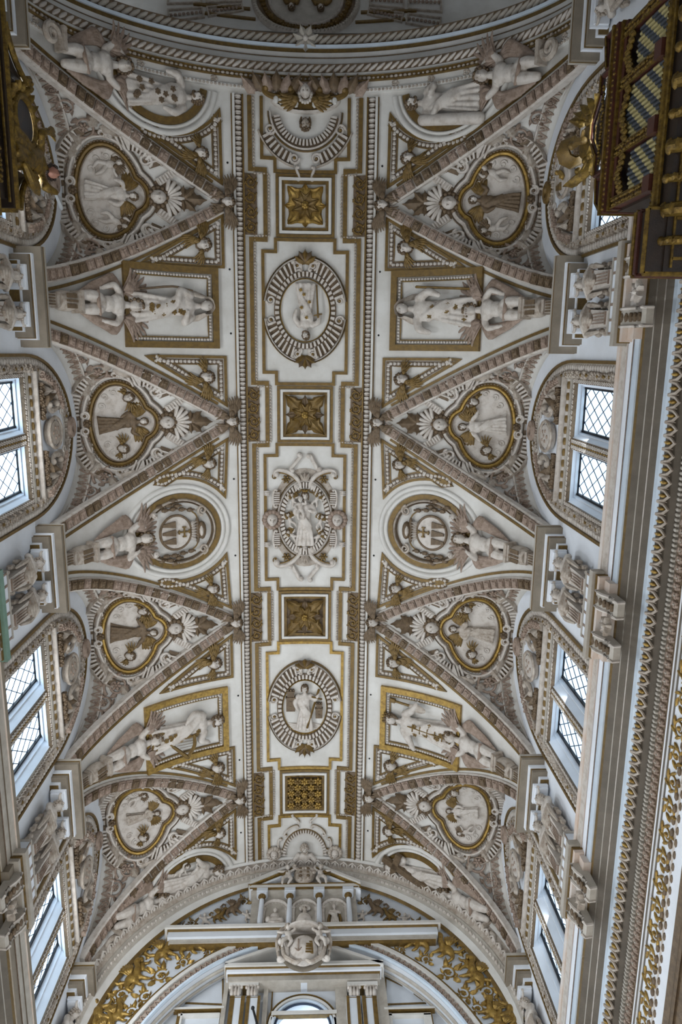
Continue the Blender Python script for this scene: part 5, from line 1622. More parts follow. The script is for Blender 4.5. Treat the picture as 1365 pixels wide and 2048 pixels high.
# ------------------------------------------------------------------ leaf band at the wall edge of every lunette
CHEV = join([tube([(-.5, -.5, .12), (0, .45, .22)], [.13, .10], 5), tube([(.5, -.5, .12), (0, .45, .22)], [.13, .10], 5), ball((0, -.25, .1), (.16, .28, .2), 6, 4)])
for sg in (-1, 1):
    for i in range(1, 5):
        t_ = np.linspace(-1.50, 1.50, 70)
        a = 5.86
        w_, z_ = float(hw(np.array(a))), float(zb(np.array(a)))
        q_ = (a - AP) / (WA - AP)
        H_ = (1 - q_) * _ZAP + q_ * CROWN - z_
        P = np.stack([np.full(70, sg * a), YA[i] + w_ * np.sin(t_), z_ + H_ * np.cos(t_)], -1)
        N = unit(np.stack([np.full(70, -sg * .08), -np.sin(t_) / w_, -np.cos(t_) / H_], -1))
        t = struct('trim_%d' % trim_n, [(sweep(P, N, [(-.16, -.02), (-.16, .03), (.16, .03), (.16, -.02)]), GREY), (sweep(P, N, [(-.19, -.02), (-.19, .06), (-.155, .06), (-.155, -.02)]), PALE), (sweep(P, N, [(.155, -.02), (.155, .06), (.19, .06), (.19, -.02)]), PALE)])
        trim_n += 1
        mk('leaf_row', [(along(P, N, .20, xf(CHEV, s=(.19, .24 if sg > 0 else -.24, .13)), h=.02), ROSE)], t, 'stuff')

# ------------------------------------------------------------------ carved surrounds of the clerestory windows
def arch_pts(yc, w, spring, rise, zbot=14.4, n=26):
    q = [(yc - w, zbot), (yc - w, spring)]
    for t_ in np.linspace(math.pi, 0, n)[1:-1]:
        q.append((yc + w * math.cos(t_), spring + rise * math.sin(t_)))
    return q + [(yc + w, spring), (yc + w, zbot)]
BUNCH = join([ball((.05 * math.cos(w_), .05 * math.sin(w_), .03), (.045, .045, .045), 6, 4) for w_ in np.arange(5) * 1.2566] + [ball((0, 0, .06), .035, 6, 4)] + [xf(leaf(.11, .045, 2, .02, .03, 5, 3, .015), (0, 0, .02), rz(w_)) for w_ in (.6, 2.2, 3.8, 5.4)])


BUNCH0 = join([ball((.3 * math.cos(w_), .3 * math.sin(w_), .1), (.26, .24, .3), 6, 4) for w_ in np.arange(4) * 1.5708 + .4])
tym = {(-1, 1): 'half hidden behind the gilt statue', (1, 1): 'with a gilt lion, beside the organ', (-1, 2): 'with ring-laced straps, second bay from the dome', (1, 2): 'on a white oval, second bay from the dome',
       (-1, 3): 'tangled with leaves, third bay, brighter window side', (1, 3): 'tangled with leaves, third bay, right side', (-1, 4): 'darkest, nearest the west wall on the left', (1, 4): 'narrowest, nearest the west wall on the right'}
for sg in (-1, 1):
    S = SD[sg]
    for i in range(1, 5):
        yc = YA[i]
        g = arch_pts(yc, 1.80, 18.0, 2.78)
        t = struct('trim_%d' % trim_n, [(line(S, g, .065, .06, step=.3), OCHRE), (round_line(S, arch_pts(yc, 1.44, 18.0, 2.25), .05, .05, step=.3), GREY)])
        trim_n += 1
        mk('egg_row', [(eggs(S, arch_pts(yc, 1.67, 18.0, 2.6), .135, .17, False, .02, HUSK), PALE), (line(S, arch_pts(yc, 1.67, 18.0, 2.6), .20, .015, step=.3), GREY)], t, 'stuff')
        P, N = spath(S, arch_pts(yc, 1.52, 18.0, 2.36), .12)
        mk('fruit_garland', [(along(P, N, .15, BUNCH, jitter=.5, h=.01), STUC), (along(P, N, .31, ball((0, 0, .06), (.055, .05, .05), 6, 4)), OCHRE)], t, 'stuff')
        q = [(yc - 1.38, 14.4), (yc - 1.38, 17.80), (yc + 1.38, 17.80), (yc + 1.38, 14.4)]
        mk('carved_frame', [(line(S, q, .10, .05, step=.3), UMBER), (line(S, [(yc, 14.4), (yc, 17.75)], .24, .03, step=.3), UMBER)], t)
        mk('bead_row', [(eggs(S, q, .115, .09, False, .04, BUNCH0), PALE), (eggs(S, [(yc + e, 14.8), (yc + e, 17.75)], .12, .10, False, .03, BUNCH0) if False else join([eggs(S, [(yc + e, 14.8), (yc + e, 17.72)], .12, .09, False, .03, BUNCH0) for e in (-.06, .06)]), PALE), (eggs(S, [(yc, 14.8), (yc, 17.72)], .16, .05, False, .04), GILT)], t, 'stuff')
        for z, w, h, m in ((17.93, .10, .07, GREY), (18.36, .07, .13, PALE), (18.48, .05, .09, OCHRE)):
            mk('lintel_moulding', [(line(S, [(yc - 1.45, z), (yc + 1.45, z)], w, h), m)], t)
        mk('lintel_frieze', [(line(S, [(yc - 1.45, 18.15), (yc + 1.45, 18.15)], .30, .03), PALE)], t)
        mk('frieze_boss', [(eggs(S, [(yc - 1.4, 18.15), (yc + 1.4, 18.15)], .25, .16, False, .03), OCHRE), (eggs(S, [(yc - 1.52, 18.15), (yc + 1.52, 18.15)], .25, .10, False, .03), PALE)], t, 'stuff')
        # tympanum relief: broken garland arcs, shield, straps
        p = thing('window_shield', 'carved shield over twin windows, %s' % tym[(sg, i)], 'shield', S.p(np.array([yc]), np.array([19.1]), 0)[0], 'shields above the clerestory windows')
        f = Frame(S, yc, 19.22, (0, 0, 1), .02)
        k_ = .92
        mk('oval_field', [(f.rigid(xf(lathe([(0, .17), (.30, .15), (.34, .10), (.36, 0)], 28), s=(k_, k_ * 1.15, 1))), PALE if sg > 0 else STUC)], p)
        mk('oval_rim', [(f.rigid(xf(tube([(.36 * math.cos(w_), .42 * math.sin(w_), .13) for w_ in np.linspace(0, 6.283, 30, endpoint=False)], .045, 6, closed=True))), STUC)], p)
        if (sg, i) == (1, 1):
            mk('gilt_lion', [(f.rigid(join([limb([(.05, -.12, .2), (.16, .0, .22), (.2, .12, .2)], [.06, .06, .05], 7, 4), ball((.2, .2, .22), .06, 7, 5), limb([(.08, -.05, .2), (-.02, -.16, .2)], [.03, .02], 6, 2), limb([(.18, .05, .2), (.06, .06, .2)], [.03, .02], 6, 2)])), GILT)], p)
            mk('gilt_castle', [(f.rigid(join([box((-.12, .05 + .1 * q, .18), (.16 - .03 * q, .08, .05)) for q in range(3)])), OCHRE)], p)
        else:
            for x, y in ((-.1, .12), (.1, .12), (-.12, -.06), (.12, -.06), (0, 0), (0, -.2)):
                mk('charge', [(f.rigid(ball((x, y, .16), (.05, .04, .03), 6, 4)), ROSE)], p)
        for s in (-1, 1):
            mk('strap_scroll', [(f.rigid(xf(scroll2(.52, 1.6, 11, .35, False, 30, .075), (s * .52, .02, .10), rz((-math.pi / 2 if s > 0 else math.pi / 2)) @ np.diag([s * 1.0, 1, 1]))), STUC),
                                (f.rigid(xf(tube([(.075 * math.cos(w_), .075 * math.sin(w_), 0) for w_ in np.linspace(0, 6.283, 14, endpoint=False)], .022, 5, closed=True), (s * .46, .55, .12))), PALE)], p)
            arc = [(yc + s * 1.36, 18.55), (yc + s * 1.22, 19.1), (yc + s * .92, 19.55), (yc + s * .55, 19.85)]
            P, N = spath(S, arc, .1)
            mk('pediment_arc', [(sweep(P, N, [(-.10, 0), (-.10, .14), (-.04, .18), (.04, .14), (.10, .18), (.13, .1), (.13, 0)]), STUC), (along(P, N, .14, BUNCH, h=.14, jitter=.4), ROSE)], p)
            for q, (x, y, r_, a_) in enumerate(((.72, -.35, .42, 1.0), (.98, -.42, .36, .6), (.55, -.52, .34, 1.9), (.80, .12, .34, 2.2))):
                mk('leaf', [(f.rigid(xf(leaf(r_, r_ * .35, 4, .14, .10, 9, 5, .03), (s * x, y, .03), rz(-s * a_ + (.5 if s > 0 else -.5)))), STUC if q % 2 else UMBER)], p)
            mk('leaf_mass', [(f.rigid(join([xf(BUNCH, (s * (.45 + .16 * q), -.62 + .05 * math.sin(q * 2), .05), None, 1.2) for q in range(5)])), UMBER)], p, 'stuff')
        f = Frame(S, yc, 20.52, (0, 0, 1), .0)
        mk('crowning_ring', [(f.rigid(xf(tube([(.19 * math.cos(w_), .17 * math.sin(w_), .10) for w_ in np.linspace(0, 6.283, 24, endpoint=False)], .085, 8, closed=True))), ROSE if sg < 0 or i > 1 else OCHRE), (f.rigid(ball((0, 0, .04), (.12, .11, .06), 10, 6)), OCHRE if sg < 0 else UMBER)], p)

# ------------------------------------------------------------------ pier capitals and pairs of herms
def hbox(sg, x0, z0, z1, yc, hd):                          # from the wall out to x0
    return box((sg * (x0 + WA) / 2, yc, (z0 + z1) / 2), (WA - x0, 2 * hd, z1 - z0))
def herm_core():
    b = [hexa([(-.13, 0, .02), (.13, 0, .02), (.13, 0, .22), (-.13, 0, .22), (-.19, .84, .02), (.19, .84, .02), (.19, .84, .30), (-.19, .84, .30)])]
    return join(b)
def herm_body():
    return fuse([ball((0, 1.02, .17), (.24, .21, .22), 12, 8), ball((0, 1.26, .16), (.22, .17, .17), 12, 8), limb([(-.2, 1.36, .14), (0, 1.39, .13), (.2, 1.36, .14)], [.09, .1, .09]), limb([(-.22, 1.35, .14), (-.31, 1.12, .2), (-.12, 1.02, .34)], [.08, .075, .06]),
                 limb([(.22, 1.35, .14), (.31, 1.12, .2), (.12, 1.06, .34)], [.08, .075, .06]), limb([(0, 1.38, .14), (0, 1.52, .18)], [.08, .075])], .02, 3)
HB = tomesh('herm_body', [(herm_body(), PALE)], 60)
HH = tomesh('head', [(xf(HEAD, (0, 1.64, .21), None, .135), PALE)], 60)
HR = tomesh('hair', [(xf(HAIR[0], (0, 1.64, .21), None, .14), STUC)], 60)
HS = tomesh('shaft', [(herm_core(), PALE), (join([box((x, .42, .275), (.022, .55, .02)) for x in (-.09, -.03, .03, .09)] + [box((0, .12, .245), (.24, .03, .03)), box((0, .78, .305), (.36, .04, .03))]), ROSE)], 30)
HD = tomesh('drapery', [(join([limb([(-.25 + .02 * q, 1.02 - .05 * q, .28), (0, .86 - .07 * q, .40 - .03 * q), (.25 - .02 * q, 1.02 - .05 * q, .28)], [.03, .05, .03], 6, 6) for q in range(4)] + [limb([(s * .27, 1.05, .24), (s * .28, .80, .26), (s * .24, .5, .2)], [.05, .06, .03], 6, 3) for s in (-1, 1)]), STUC)], 50)
pier_nm = ['at the dome arch', 'between first and second windows', 'between second and third windows', 'between third and fourth windows', 'at the west wall corner']
for sg in (-1, 1):
    S = SD[sg]
    for j in range(5):
        yc = YP[j] - .03
        ymin, ymax = (yc - 1.0, yc + 1.0)
        t = thing('pier_capital', 'stepped pier capital of taupe and white slabs %s, %s wall' % (pier_nm[j], SIDE[sg]), 'capital', (sg * WA, yc, 17.9), 'stepped pier capitals')
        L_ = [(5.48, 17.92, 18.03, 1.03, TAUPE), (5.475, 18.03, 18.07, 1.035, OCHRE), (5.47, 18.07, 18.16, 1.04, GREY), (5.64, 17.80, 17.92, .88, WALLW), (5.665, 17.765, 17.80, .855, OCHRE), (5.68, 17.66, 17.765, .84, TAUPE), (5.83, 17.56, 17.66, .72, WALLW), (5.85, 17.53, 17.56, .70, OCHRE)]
        nm = ['soffit_slab', 'gold_fillet', 'top_slab', 'white_fascia', 'gold_fillet', 'lower_soffit', 'white_architrave', 'gold_fillet']
        for (x0, z0, z1, hd, m), n_ in zip(L_, nm):
            if j == 4:
                b = box((sg * (x0 + WA) / 2, (yc - hd + YW) / 2, (z0 + z1) / 2), (WA - x0, YW - yc + hd, z1 - z0))
            else:
                b = hbox(sg, x0, z0, z1, yc, hd)
            mk(n_, [(b, m)], t)
        t2 = thing('pier_pedestal', 'panelled white pedestal under two herms %s, %s wall' % (pier_nm[j], SIDE[sg]), 'pedestal', (sg * WA, yc, 15.1), 'herm pedestals')
        mk('panel_block', [(hbox(sg, 5.76, 15.02, 15.58, yc, .68), WALLW)], t2)
        fr = join([hbox(sg, 5.745, 15.52, 15.58, yc, .70), hbox(sg, 5.75, 15.02, 15.07, yc, .69)])
        bars = join([box((sg * 5.757, yc + y, 15.30), (.02, w_, .42)) for y, w_ in ((-.66, .04), (.66, .04), (-.42, .05), (-.12, .05), (.14, .05), (.42, .05))])
        mk('panel_lines', [(fr, GREY), (bars, ROSE)], t2)
        gm = GREENB if (sg, j) == (-1, 2) else GREY
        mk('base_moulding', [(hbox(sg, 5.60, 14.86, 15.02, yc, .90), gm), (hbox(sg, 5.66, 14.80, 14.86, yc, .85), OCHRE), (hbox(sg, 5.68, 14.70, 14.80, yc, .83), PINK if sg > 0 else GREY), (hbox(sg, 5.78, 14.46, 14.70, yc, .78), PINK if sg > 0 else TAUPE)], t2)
        for s in (-1, 1):
            yy = yc + s * .42
            pr = [(5.64, 14.70), (5.62, 14.58), (5.66, 14.44), (5.74, 14.30), (5.76, 14.16), (5.72, 14.06), (5.76, 13.98), (5.90, 14.00), (5.90, 14.70)]
            V = np.array([(sg * x, yy + q, z) for q in (-.17, .17) for x, z in pr])
            n_ = len(pr)
            f_ = [(a_, (a_ + 1) % n_, n_ + (a_ + 1) % n_, n_ + a_) for a_ in range(n_)] + [tuple(range(n_ - 1, -1, -1)), tuple(range(n_, 2 * n_))]
            c = mk('scroll_console', [((V, f_), GREY)], t2)
            mk('leaf_strip', [(join([ball((sg * (5.63 + .022 * q), yy, 14.62 - .12 * q), (.045, .09, .06), 6, 4) for q in range(5)]), UMBER)], c, 'stuff')
            mk('volute_edge', [(join([tube([(sg * (x - .012), yy + q, z) for x, z in pr[:-1]], .03, 5) for q in (-.15, .15)]), PALE)], c)
        f = Frame(S, yc, 14.32, (0, 0, 1), .30)
        mk('flower', [(f.rigid(join([xf(leaf(.19, .075, 3, .05, .05, 7, 5, .02), (0, 0, 0), rz(w_)) for w_ in np.arange(7) * .8976] + [ball((0, 0, .06), .06, 7, 5)])), STUC if not (sg > 0 and j == 1) else PALE)], t2)
        for s in (-1, 1):
            if (j == 4 and s > 0) or (j == 0 and s < 0):
                continue
            f = Frame(S, yc + s * .37, 15.58, (0, 0, 1), .06)
            h = thing('herm', 'carved herm, %s one of the pair %s, %s wall' % ('west' if s > 0 else 'dome side', pier_nm[j], SIDE[sg]), 'statue', f.o, 'herms of the clerestory piers')
            M = f.mat(1.0)
            linkf('shaft', HS, h, M)
            linkf('drapery', HD, h, M)
            b = linkf('torso', HB, h, M)
            sub('head', HH, b)
            sub('hair', HR, b)
            vol = join([xf(tube(spiral(1.5, .09, .02, 18, 0, q), np.linspace(.035, .02, 18), 6), (q * .15, 1.80, .24)) for q in (-1, 1)])
            mk('ionic_capital', [(f.rigid(join([box((0, 1.90, .16), (.50, .08, .36)), box((0, 1.82, .15), (.42, .07, .30))])), WALLW), (f.rigid(vol), PALE)], h)
            mk('side_fringe', [(f.rigid(join([ball((q * (.20 + .05 * ((k_ + 1) % 2) + .03 * k_ / 3), .1 + .16 * k_, .10), (.06, .08, .07), 6, 4) for q in (-1, 1) for k_ in range(6)])), STUC)], h, 'stuff')
# ------------------------------------------------------------------ organ on the right wall
def rbox(x0, x1, y0, y1, z0, z1):
    return box(((x0 + x1) / 2, (y0 + y1) / 2, (z0 + z1) / 2), (abs(x1 - x0), abs(y1 - y0), abs(z1 - z0)))
def knobs(p0, p1, n, r, m2=None, jit=.35):
    p0, p1 = np.array(p0, float), np.array(p1, float)
    o = []
    for k_ in range(n):
        c = p0 + (p1 - p0) * (k_ + .5) / n
        s = r * (1 + jit * (random.random() - .5))
        o.append(ball(c + rng.normal(0, r * .25, 3), (s, s * 1.2, s * 1.3), 6, 4))
    return join(o)
org = thing('pipe_organ', 'dark mahogany and gilt organ case with three fields of banded pipes on the right wall', 'organ', (5.4, -3.4, 12.3))
mk('case_body', [(rbox(5.14, 5.74, -5.0, -2.28, 12.3, 14.0), DARKW)], org)
mk('top_cornice', [(rbox(4.96, 5.74, -5.05, -2.30, 13.98, 14.05), BRASS), (rbox(4.92, 5.74, -5.05, -2.28, 14.05, 14.16), REDW), (rbox(4.88, 5.74, -5.05, -2.26, 14.16, 14.22), BRASS), (rbox(5.0, 5.74, -5.02, -2.30, 13.88, 13.98), REDW)], org)
mk('cornice_beads', [(knobs((4.93, -5.0, 14.10), (4.93, -2.3, 14.10), 34, .028, jit=.1), BRASS)], org, 'stuff')
posts = [-4.86, -4.12, -3.16, -2.40]
for k_, y in enumerate(posts):
    p = mk('carved_post', [(rbox(5.0, 5.15, y - .075, y + .075, 12.62, 13.98), REDW)], org)
    mk('gilt_carving', [(join([knobs((4.99, y + q, 12.68), (4.99, y + q, 13.92), 22, .026) for q in (-.035, .035)]), BRASS)], p, 'stuff')
    mk('gilt_edge', [(join([rbox(4.98, 5.0, y + q - .01, y + q + .01, 12.62, 13.98) for q in (-.07, .07)]), BRASS)], p)
    mk('mahogany_block', [(rbox(4.92, 5.2, y - .11, y + .11, 12.44, 12.66), REDW)], p)
for k_ in range(3):
    y0, y1 = posts[k_] + .09, posts[k_ + 1] - .09
    zt = (13.56, 13.78, 13.52)[k_]
    n = max(5, int(round((y1 - y0) / .072)))
    for q in range(n):
        y = y0 + (q + .5) * (y1 - y0) / n
        top = zt - .10 * abs((q + .5) / n - .5) * 2 - .03 * (q % 2)
        z = 12.50
        seg, idx = [], q % 2
        c_t, c_s = [], []
        ph = .10 * (q % 4)
        zz = z - ph
        kk = 0
        while zz < top:
            a_, b_ = max(zz, z), min(zz + .20, top)
            if b_ - a_ > .01:
                cyl = xf(lathe([(.033, 0), (.033, b_ - a_)], 8), (5.06, y, a_))
                (c_s if kk % 2 else c_t).append(cyl)
            zz += .20
            kk += 1
        c_t.append(xf(lathe([(.033, 0), (.03, .02), (0, .021)], 8), (5.06, y, top)))
        g = [(join(c_t), TIN)]
        if c_s:
            g.append((join(c_s), STRAW))
        mk('organ_pipe', g, org)
    sc = []
    for q in range(16):
        u = (q + .5) / 16
        y = y0 + (y1 - y0) * u
        sc.append(ball((5.0, y, 13.86 - .18 * abs(math.cos(u * math.pi)) - .05 * (q % 2)), (.04, .05, .09), 6, 4))
    mk('gilt_lambrequin', [(join(sc), BRASS)], org, 'stuff')
    mk('pipe_back_board', [(rbox(5.10, 5.14, y0 - .02, y1 + .02, 12.4, 13.95), DARKW)], org)  # walnut board behind the pipes
mk('base_moulding', [(xf(tube([(5.0, -6.2, 12.36), (5.0, -1.98, 12.36)], .055, 8), (0, 0, 0)), BRASS), (rbox(5.0, 5.74, -6.2, -1.98, 12.26, 12.40), REDW), (tube([(4.98, -6.2, 12.22), (4.98, -1.98, 12.22)], .03, 6), BRASS)], org)
P = np.array([(5.0, y, 12.46) for y in np.linspace(-6.1, -2.0, 40)])
mk('rope_moulding', [(along(P, np.tile([-1.0, 0, 0], (40, 1)), .075, xf(ball((0, 0, 0), (.06, .022, .03), 6, 4), rot=rz(.7))), BRASS)], org, 'stuff')
# lower gallery with its dark soffit
mk('gallery', [(rbox(5.02, 5.74, -6.2, -1.15, 11.95, 12.24), DARKW), (rbox(4.78, 5.74, -1.95, -1.15, 11.98, 12.35), DARKW)], org)
for z, x, m in ((12.33, 4.745, BRASS), (12.25, 4.765, REDW), (12.02, 4.77, BRASS)):
    mk('gallery_moulding', [(join([tube([(x, -1.97, z), (x, -1.13, z)], .04, 6), tube([(x, -1.13, z), (5.74, -1.13, z)], .04, 6), tube([(x, -1.97, z), (5.0, -1.97, z)], .04, 6)]), m)], org)
mk('soffit_panel', [(join([rbox(5.12, 5.62, y - .02, y + .02, 11.92, 11.95) for y in np.arange(-6.0, -1.1, .52)] + [rbox(5.10, 5.13, -6.2, -1.2, 11.92, 11.95), rbox(5.60, 5.63, -6.2, -1.2, 11.92, 11.95)]), BRASS)], org)
for k_, y in enumerate(np.arange(-5.95, -1.2, .40)):
    big = k_ % 2 == 0
    w_ = .16 if big else .10
    p = mk('bracket', [(join([limb([(5.00, y, 11.98), (5.12, y, 11.84), (5.42, y, 11.80)], [w_ * .55, w_ * .62, w_ * .5], 8, 4), ball((4.97, y, 12.00), (.06, w_ * .7, .07), 8, 5)]), BRASS)], org)
    mk('acanthus', [(join([ball((5.02 + .07 * q, y, 11.86 - .02 * q), (.05, w_ * .6, .05), 6, 4) for q in range(5)]), BRASS)], p, 'stuff')
mk('fringe_beads', [(join([knobs((5.66, -6.0, 11.85), (5.66, -1.2, 11.85), 44, .05, jit=.4)]), BRASS)], org, 'stuff')
# stepped pediments above the cornice
def wedge(x0, x1, pts):
    V = [(x, y, z) for x in (x0, x1) for y, z in pts]
    n = len(pts)
    return (np.array(V), [(i, (i + 1) % n, n + (i + 1) % n, n + i) for i in range(n)] + [tuple(range(n - 1, -1, -1)), tuple(range(n, 2 * n))])
for y0, y1, z1, kind in ((-5.05, -4.55, 14.62, 0), (-4.50, -2.98, 14.72, 1), (-2.90, -2.36, 14.60, 2)):
    if kind == 1:
        pts = [(y0, 14.2), (y1, 14.2), (y1, z1), ((y0 + y1) / 2 + .45, z1), ((y0 + y1) / 2 + .12, z1 + .32), ((y0 + y1) / 2 - .12, z1 + .32), ((y0 + y1) / 2 - .5, z1), (y0, z1)]
    elif kind == 0:
        pts = [(y0, 14.2), (y1, 14.2), (y1, z1 - .1), (y0, z1 + .02)]
    else:
        pts = [(y0, 14.2), (y1, 14.2), (y1, z1 - .25), (y1 - .15, z1 - .06), (y0, z1)]
    p = mk('pediment_block', [(wedge(5.06, 5.74, pts), DARKW)], org)
    n = len(pts)
    edge = [(4.98, y, z) for y, z in pts[2:]]
    mk('mahogany_edge', [(join([tube([edge[q], edge[q + 1]], .055, 4) for q in range(len(edge) - 1)] + [tube([(4.98, y1, 14.2), edge[0]], .05, 4), tube([(4.98, y0, 14.2), edge[-1]], .05, 4)]), REDW)], p)
    mk('gilt_edge', [(join([tube([tuple(np.array(edge[q]) + [-.05, 0, -.05]), tuple(np.array(edge[q + 1]) + [-.05, 0, -.05])], .018, 5) for q in range(len(edge) - 1)]), BRASS)], p)
    mk('dentils', [(knobs((4.99, y0 + .05, 14.34), (4.99, y1 - .05, 14.34), int((y1 - y0) / .075), .026, jit=.1), BRASS)], p, 'stuff')
    if kind == 1:
        mk('upper_block', [(rbox(5.0, 5.74, y0 + .1, y1 - .1, 14.42, 14.56), REDW), (knobs((4.98, y0 + .15, 14.62), (4.98, y1 - .15, 14.62), 22, .026, jit=.1), BRASS)], p)

cy, cz = at_x(1172, 285, 5.25)
# the crest stands on a short iron stay fixed to the organ pediment
crest = thing('organ_crest', 'gilt crowned coat of arms with a lion and scrolls above the organ', 'crest', (5.25, cy, cz))
def cr(m):                                                 # local x = towards -Y, y = up, z = towards the nave
    v = np.asarray(m[0])
    return (np.stack([5.35 - v[:, 2], cy - v[:, 0], cz + v[:, 1]], -1), m[1])
mk('iron_stay', [(tube([(5.5, cy - .1, 14.6), (5.42, cy, cz)], .05, 6), IRON)], crest)
mk('shield', [(cr(xf(lathe([(0, .14), (.26, .12), (.30, .06), (.30, 0)], 24), s=(1, 1.2, 1))), BRASS)], crest)
mk('crown', [(cr(join([xf(lathe([(.16, 0), (.26, .12), (.30, .30), (.27, .31), (.18, .16), (.12, .02)], 8), (0, .42, .12), rx(-math.pi / 2)), *[ball((.24 * math.cos(w_), .74, .12 + .24 * math.sin(w_)), .05, 6, 4) for w_ in np.arange(8) * .785]])), OCHRE)], crest)
for s in (-1, 1):
    for q, (x, y, L_, a_) in enumerate(((.48, .12, .42, 1.3), (.46, -.35, .36, 2.0), (.22, -.62, .30, .4))):
        mk('gilt_scroll', [(cr(xf(scroll2(L_, 1.8, 13, .3, q == 1, 28, .06), (s * x, y, .08), rz(a_ if s > 0 else math.pi - a_) @ np.diag([1, s, 1]))), BRASS)], crest)
    for q in range(5):
        mk('gilt_leaf', [(cr(xf(leaf(.34, .11, 4, .12, .08, 8, 5, .02), (s * (.30 + .05 * q), -.55 + .26 * q, .05), rz(-s * (1.7 - .35 * q)))), BRASS)], crest)
mk('gilt_lion', [(cr(join([limb([(-.02, -.2, .2), (.02, .02, .24), (.0, .18, .24)], [.07, .075, .06], 7, 4), ball((0, .26, .26), .075, 8, 6), limb([(.02, .12, .24), (.16, .18, .24)], [.035, .025], 6, 2), limb([(0, -.1, .22), (.14, -.18, .22)], [.04, .03], 6, 2)])), OCHRE)], crest)

# ------------------------------------------------------------------ organ case and its gilt figures on the left wall
lo = thing('left_organ_case', 'black and gilt organ case with segmental pediments cut by the photo edge, left wall', 'organ', (-5.4, -4.3, 12.3))
mk('case_body', [(rbox(-5.74, -5.12, -6.4, -2.55, 12.4, 15.45), DARKW), (rbox(-5.74, -5.0, -6.4, -2.2, 12.0, 14.55), DARKW)], lo)
mk('gilt_cornice', [(tube([(-5.02, -6.3, 15.56), (-5.02, -2.42, 15.56)], .06, 8), BRASS), (rbox(-5.74, -5.02, -6.3, -2.42, 15.42, 15.60), DARKW), (tube([(-5.02, -2.42, 15.56), (-5.74, -2.42, 15.56)], .06, 8), BRASS), (tube([(-5.06, -6.3, 15.36), (-5.06, -2.5, 15.36)], .025, 6), BRASS)], lo)
mk('lower_cornice', [(tube([(-4.97, -2.16, 14.62), (-5.74, -2.16, 14.62)], .06, 8), BRASS), (tube([(-4.97, -6.3, 14.62), (-4.97, -2.16, 14.62)], .05, 8), BRASS)], lo)
mk('carved_row', [(join([knobs((-5.06, -4.4, 14.95 + .12 * q), (-5.06, -2.75, 14.95 + .12 * q), 20, .035) for q in range(2)]), BRASS)], lo, 'stuff')
for (ya, za, yb, zb_, bulge) in ((-5.45, 15.72, -4.78, 16.55, .12), (-3.15, 16.50, -2.46, 15.80, .14)):
    q = bend((ya, za), (yb, zb_), -bulge, 10)
    mk('segmental_pediment', [(tube([(-5.05, y, z) for y, z in q], .055, 7), BRASS), (wedge(-5.70, -5.12, q + [(yb if zb_ < za else ya, 15.6), (ya if zb_ < za else yb, 15.6)] if zb_ < za else [(ya, 15.6)] + q + [(yb, 15.6)]), DARKW)], lo)
    y, z = (yb, zb_) if zb_ > za else (ya, za)
    mk('gilt_ball_leaf', [(join([ball((-5.05, y + .09 * math.cos(w_), z + .12 + .09 * math.sin(w_)), (.07, .07, .07), 6, 4) for w_ in np.arange(6)]), BRASS)], lo, 'stuff')
oy, oz = at_x(52, 242, -5.0)
fr = thing('oval_painting', 'dark oval painting in a broad gilt frame on top of the left organ case', 'painting', (-5.05, oy, oz))
def lp(m):
    v = np.asarray(m[0])
    return (np.stack([-5.08 + v[:, 2], oy + v[:, 0], oz + .05 + v[:, 1]], -1), m[1])
mk('canvas', [(lp(xf(lathe([(0, .03), (.36, .03), (.36, -.03), (0, -.03)], 32), s=(1.0, 1.15, 1))), CANVAS)], fr)
mk('gilt_frame', [(lp(tube([(.41 * math.cos(w_), .48 * math.sin(w_), .04) for w_ in np.linspace(0, 6.283, 40, endpoint=False)], .06, 8, closed=True)), BRASS)], fr)
mk('carved_leaves', [(lp(join([xf(leaf(.20, .08, 3, .06, .05, 7, 5, .02), (.46 * math.cos(w_), .54 * math.sin(w_), .02), rz(w_ - math.pi / 2 + .3)) for w_ in np.linspace(0, 6.283, 20, endpoint=False)])), BRASS)], fr, 'stuff')
mk('backboard', [(rbox(-5.74, -5.10, oy - .62, oy + .62, 15.58, oz + .3), DARKW)], fr)
sy, sz = at_x(52, 338, -5.0)
st = thing('gilt_statue', 'gilt robed statue with a painted face and silver cloth on the left organ case', 'statue', (-5.1, sy, 15.62))
def sp_(m, s=.98):
    v = np.asarray(m[0]) * s
    return (np.stack([-5.12 + v[:, 2], sy - .30 + v[:, 0], 15.62 + v[:, 1]], -1), m[1])
b = mk('robed_body', [(sp_(robed(9, .44, [[(-.24, 1.46, .05), (-.5, 1.25, .16), (-.62, 1.5, .2)], [(.24, 1.46, .05), (.46, 1.2, .2), (.50, 1.5, .3)]])), BRASS)], st)
mk('head', [(sp_(xf(HEAD, (.05, 1.84, .14), rz(.2) @ ry(.3), .16)), FLESH)], b)
mk('hair', [(sp_(xf(HAIR[1], (.05, 1.84, .13), rz(.2) @ ry(.3), .165)), DARKW)], b)
mk('white_cap', [(sp_(ball((.02, 1.97, .06), (.15, .12, .14), 10, 6)), PALE)], b)
mk('silver_cloth', [(sp_(join([limb([(.52, 1.48, .3), (.58 + .05 * q, 1.72 + .03 * q, .3), (.50 + .08 * q, 1.95, .26)], [.03, .04, .02], 6, 4) for q in range(4)])), SILV)], st)
mk('palm', [(sp_(join([limb([(-.60, 1.5, .2), (-.66 - .05 * q, 1.8, .2), (-.58 - .08 * q, 2.0, .2)], [.04, .05, .02], 6, 4) for q in range(3)])), BRASS)], st)
mk('gilt_drapery', [(sp_(join([limb([(.3, .2, .2), (.55, .5 + .1 * q, .2), (.62, .9 + .08 * q, .12)], [.07, .09, .04], 7, 4) for q in range(3)])), BRASS)], st)
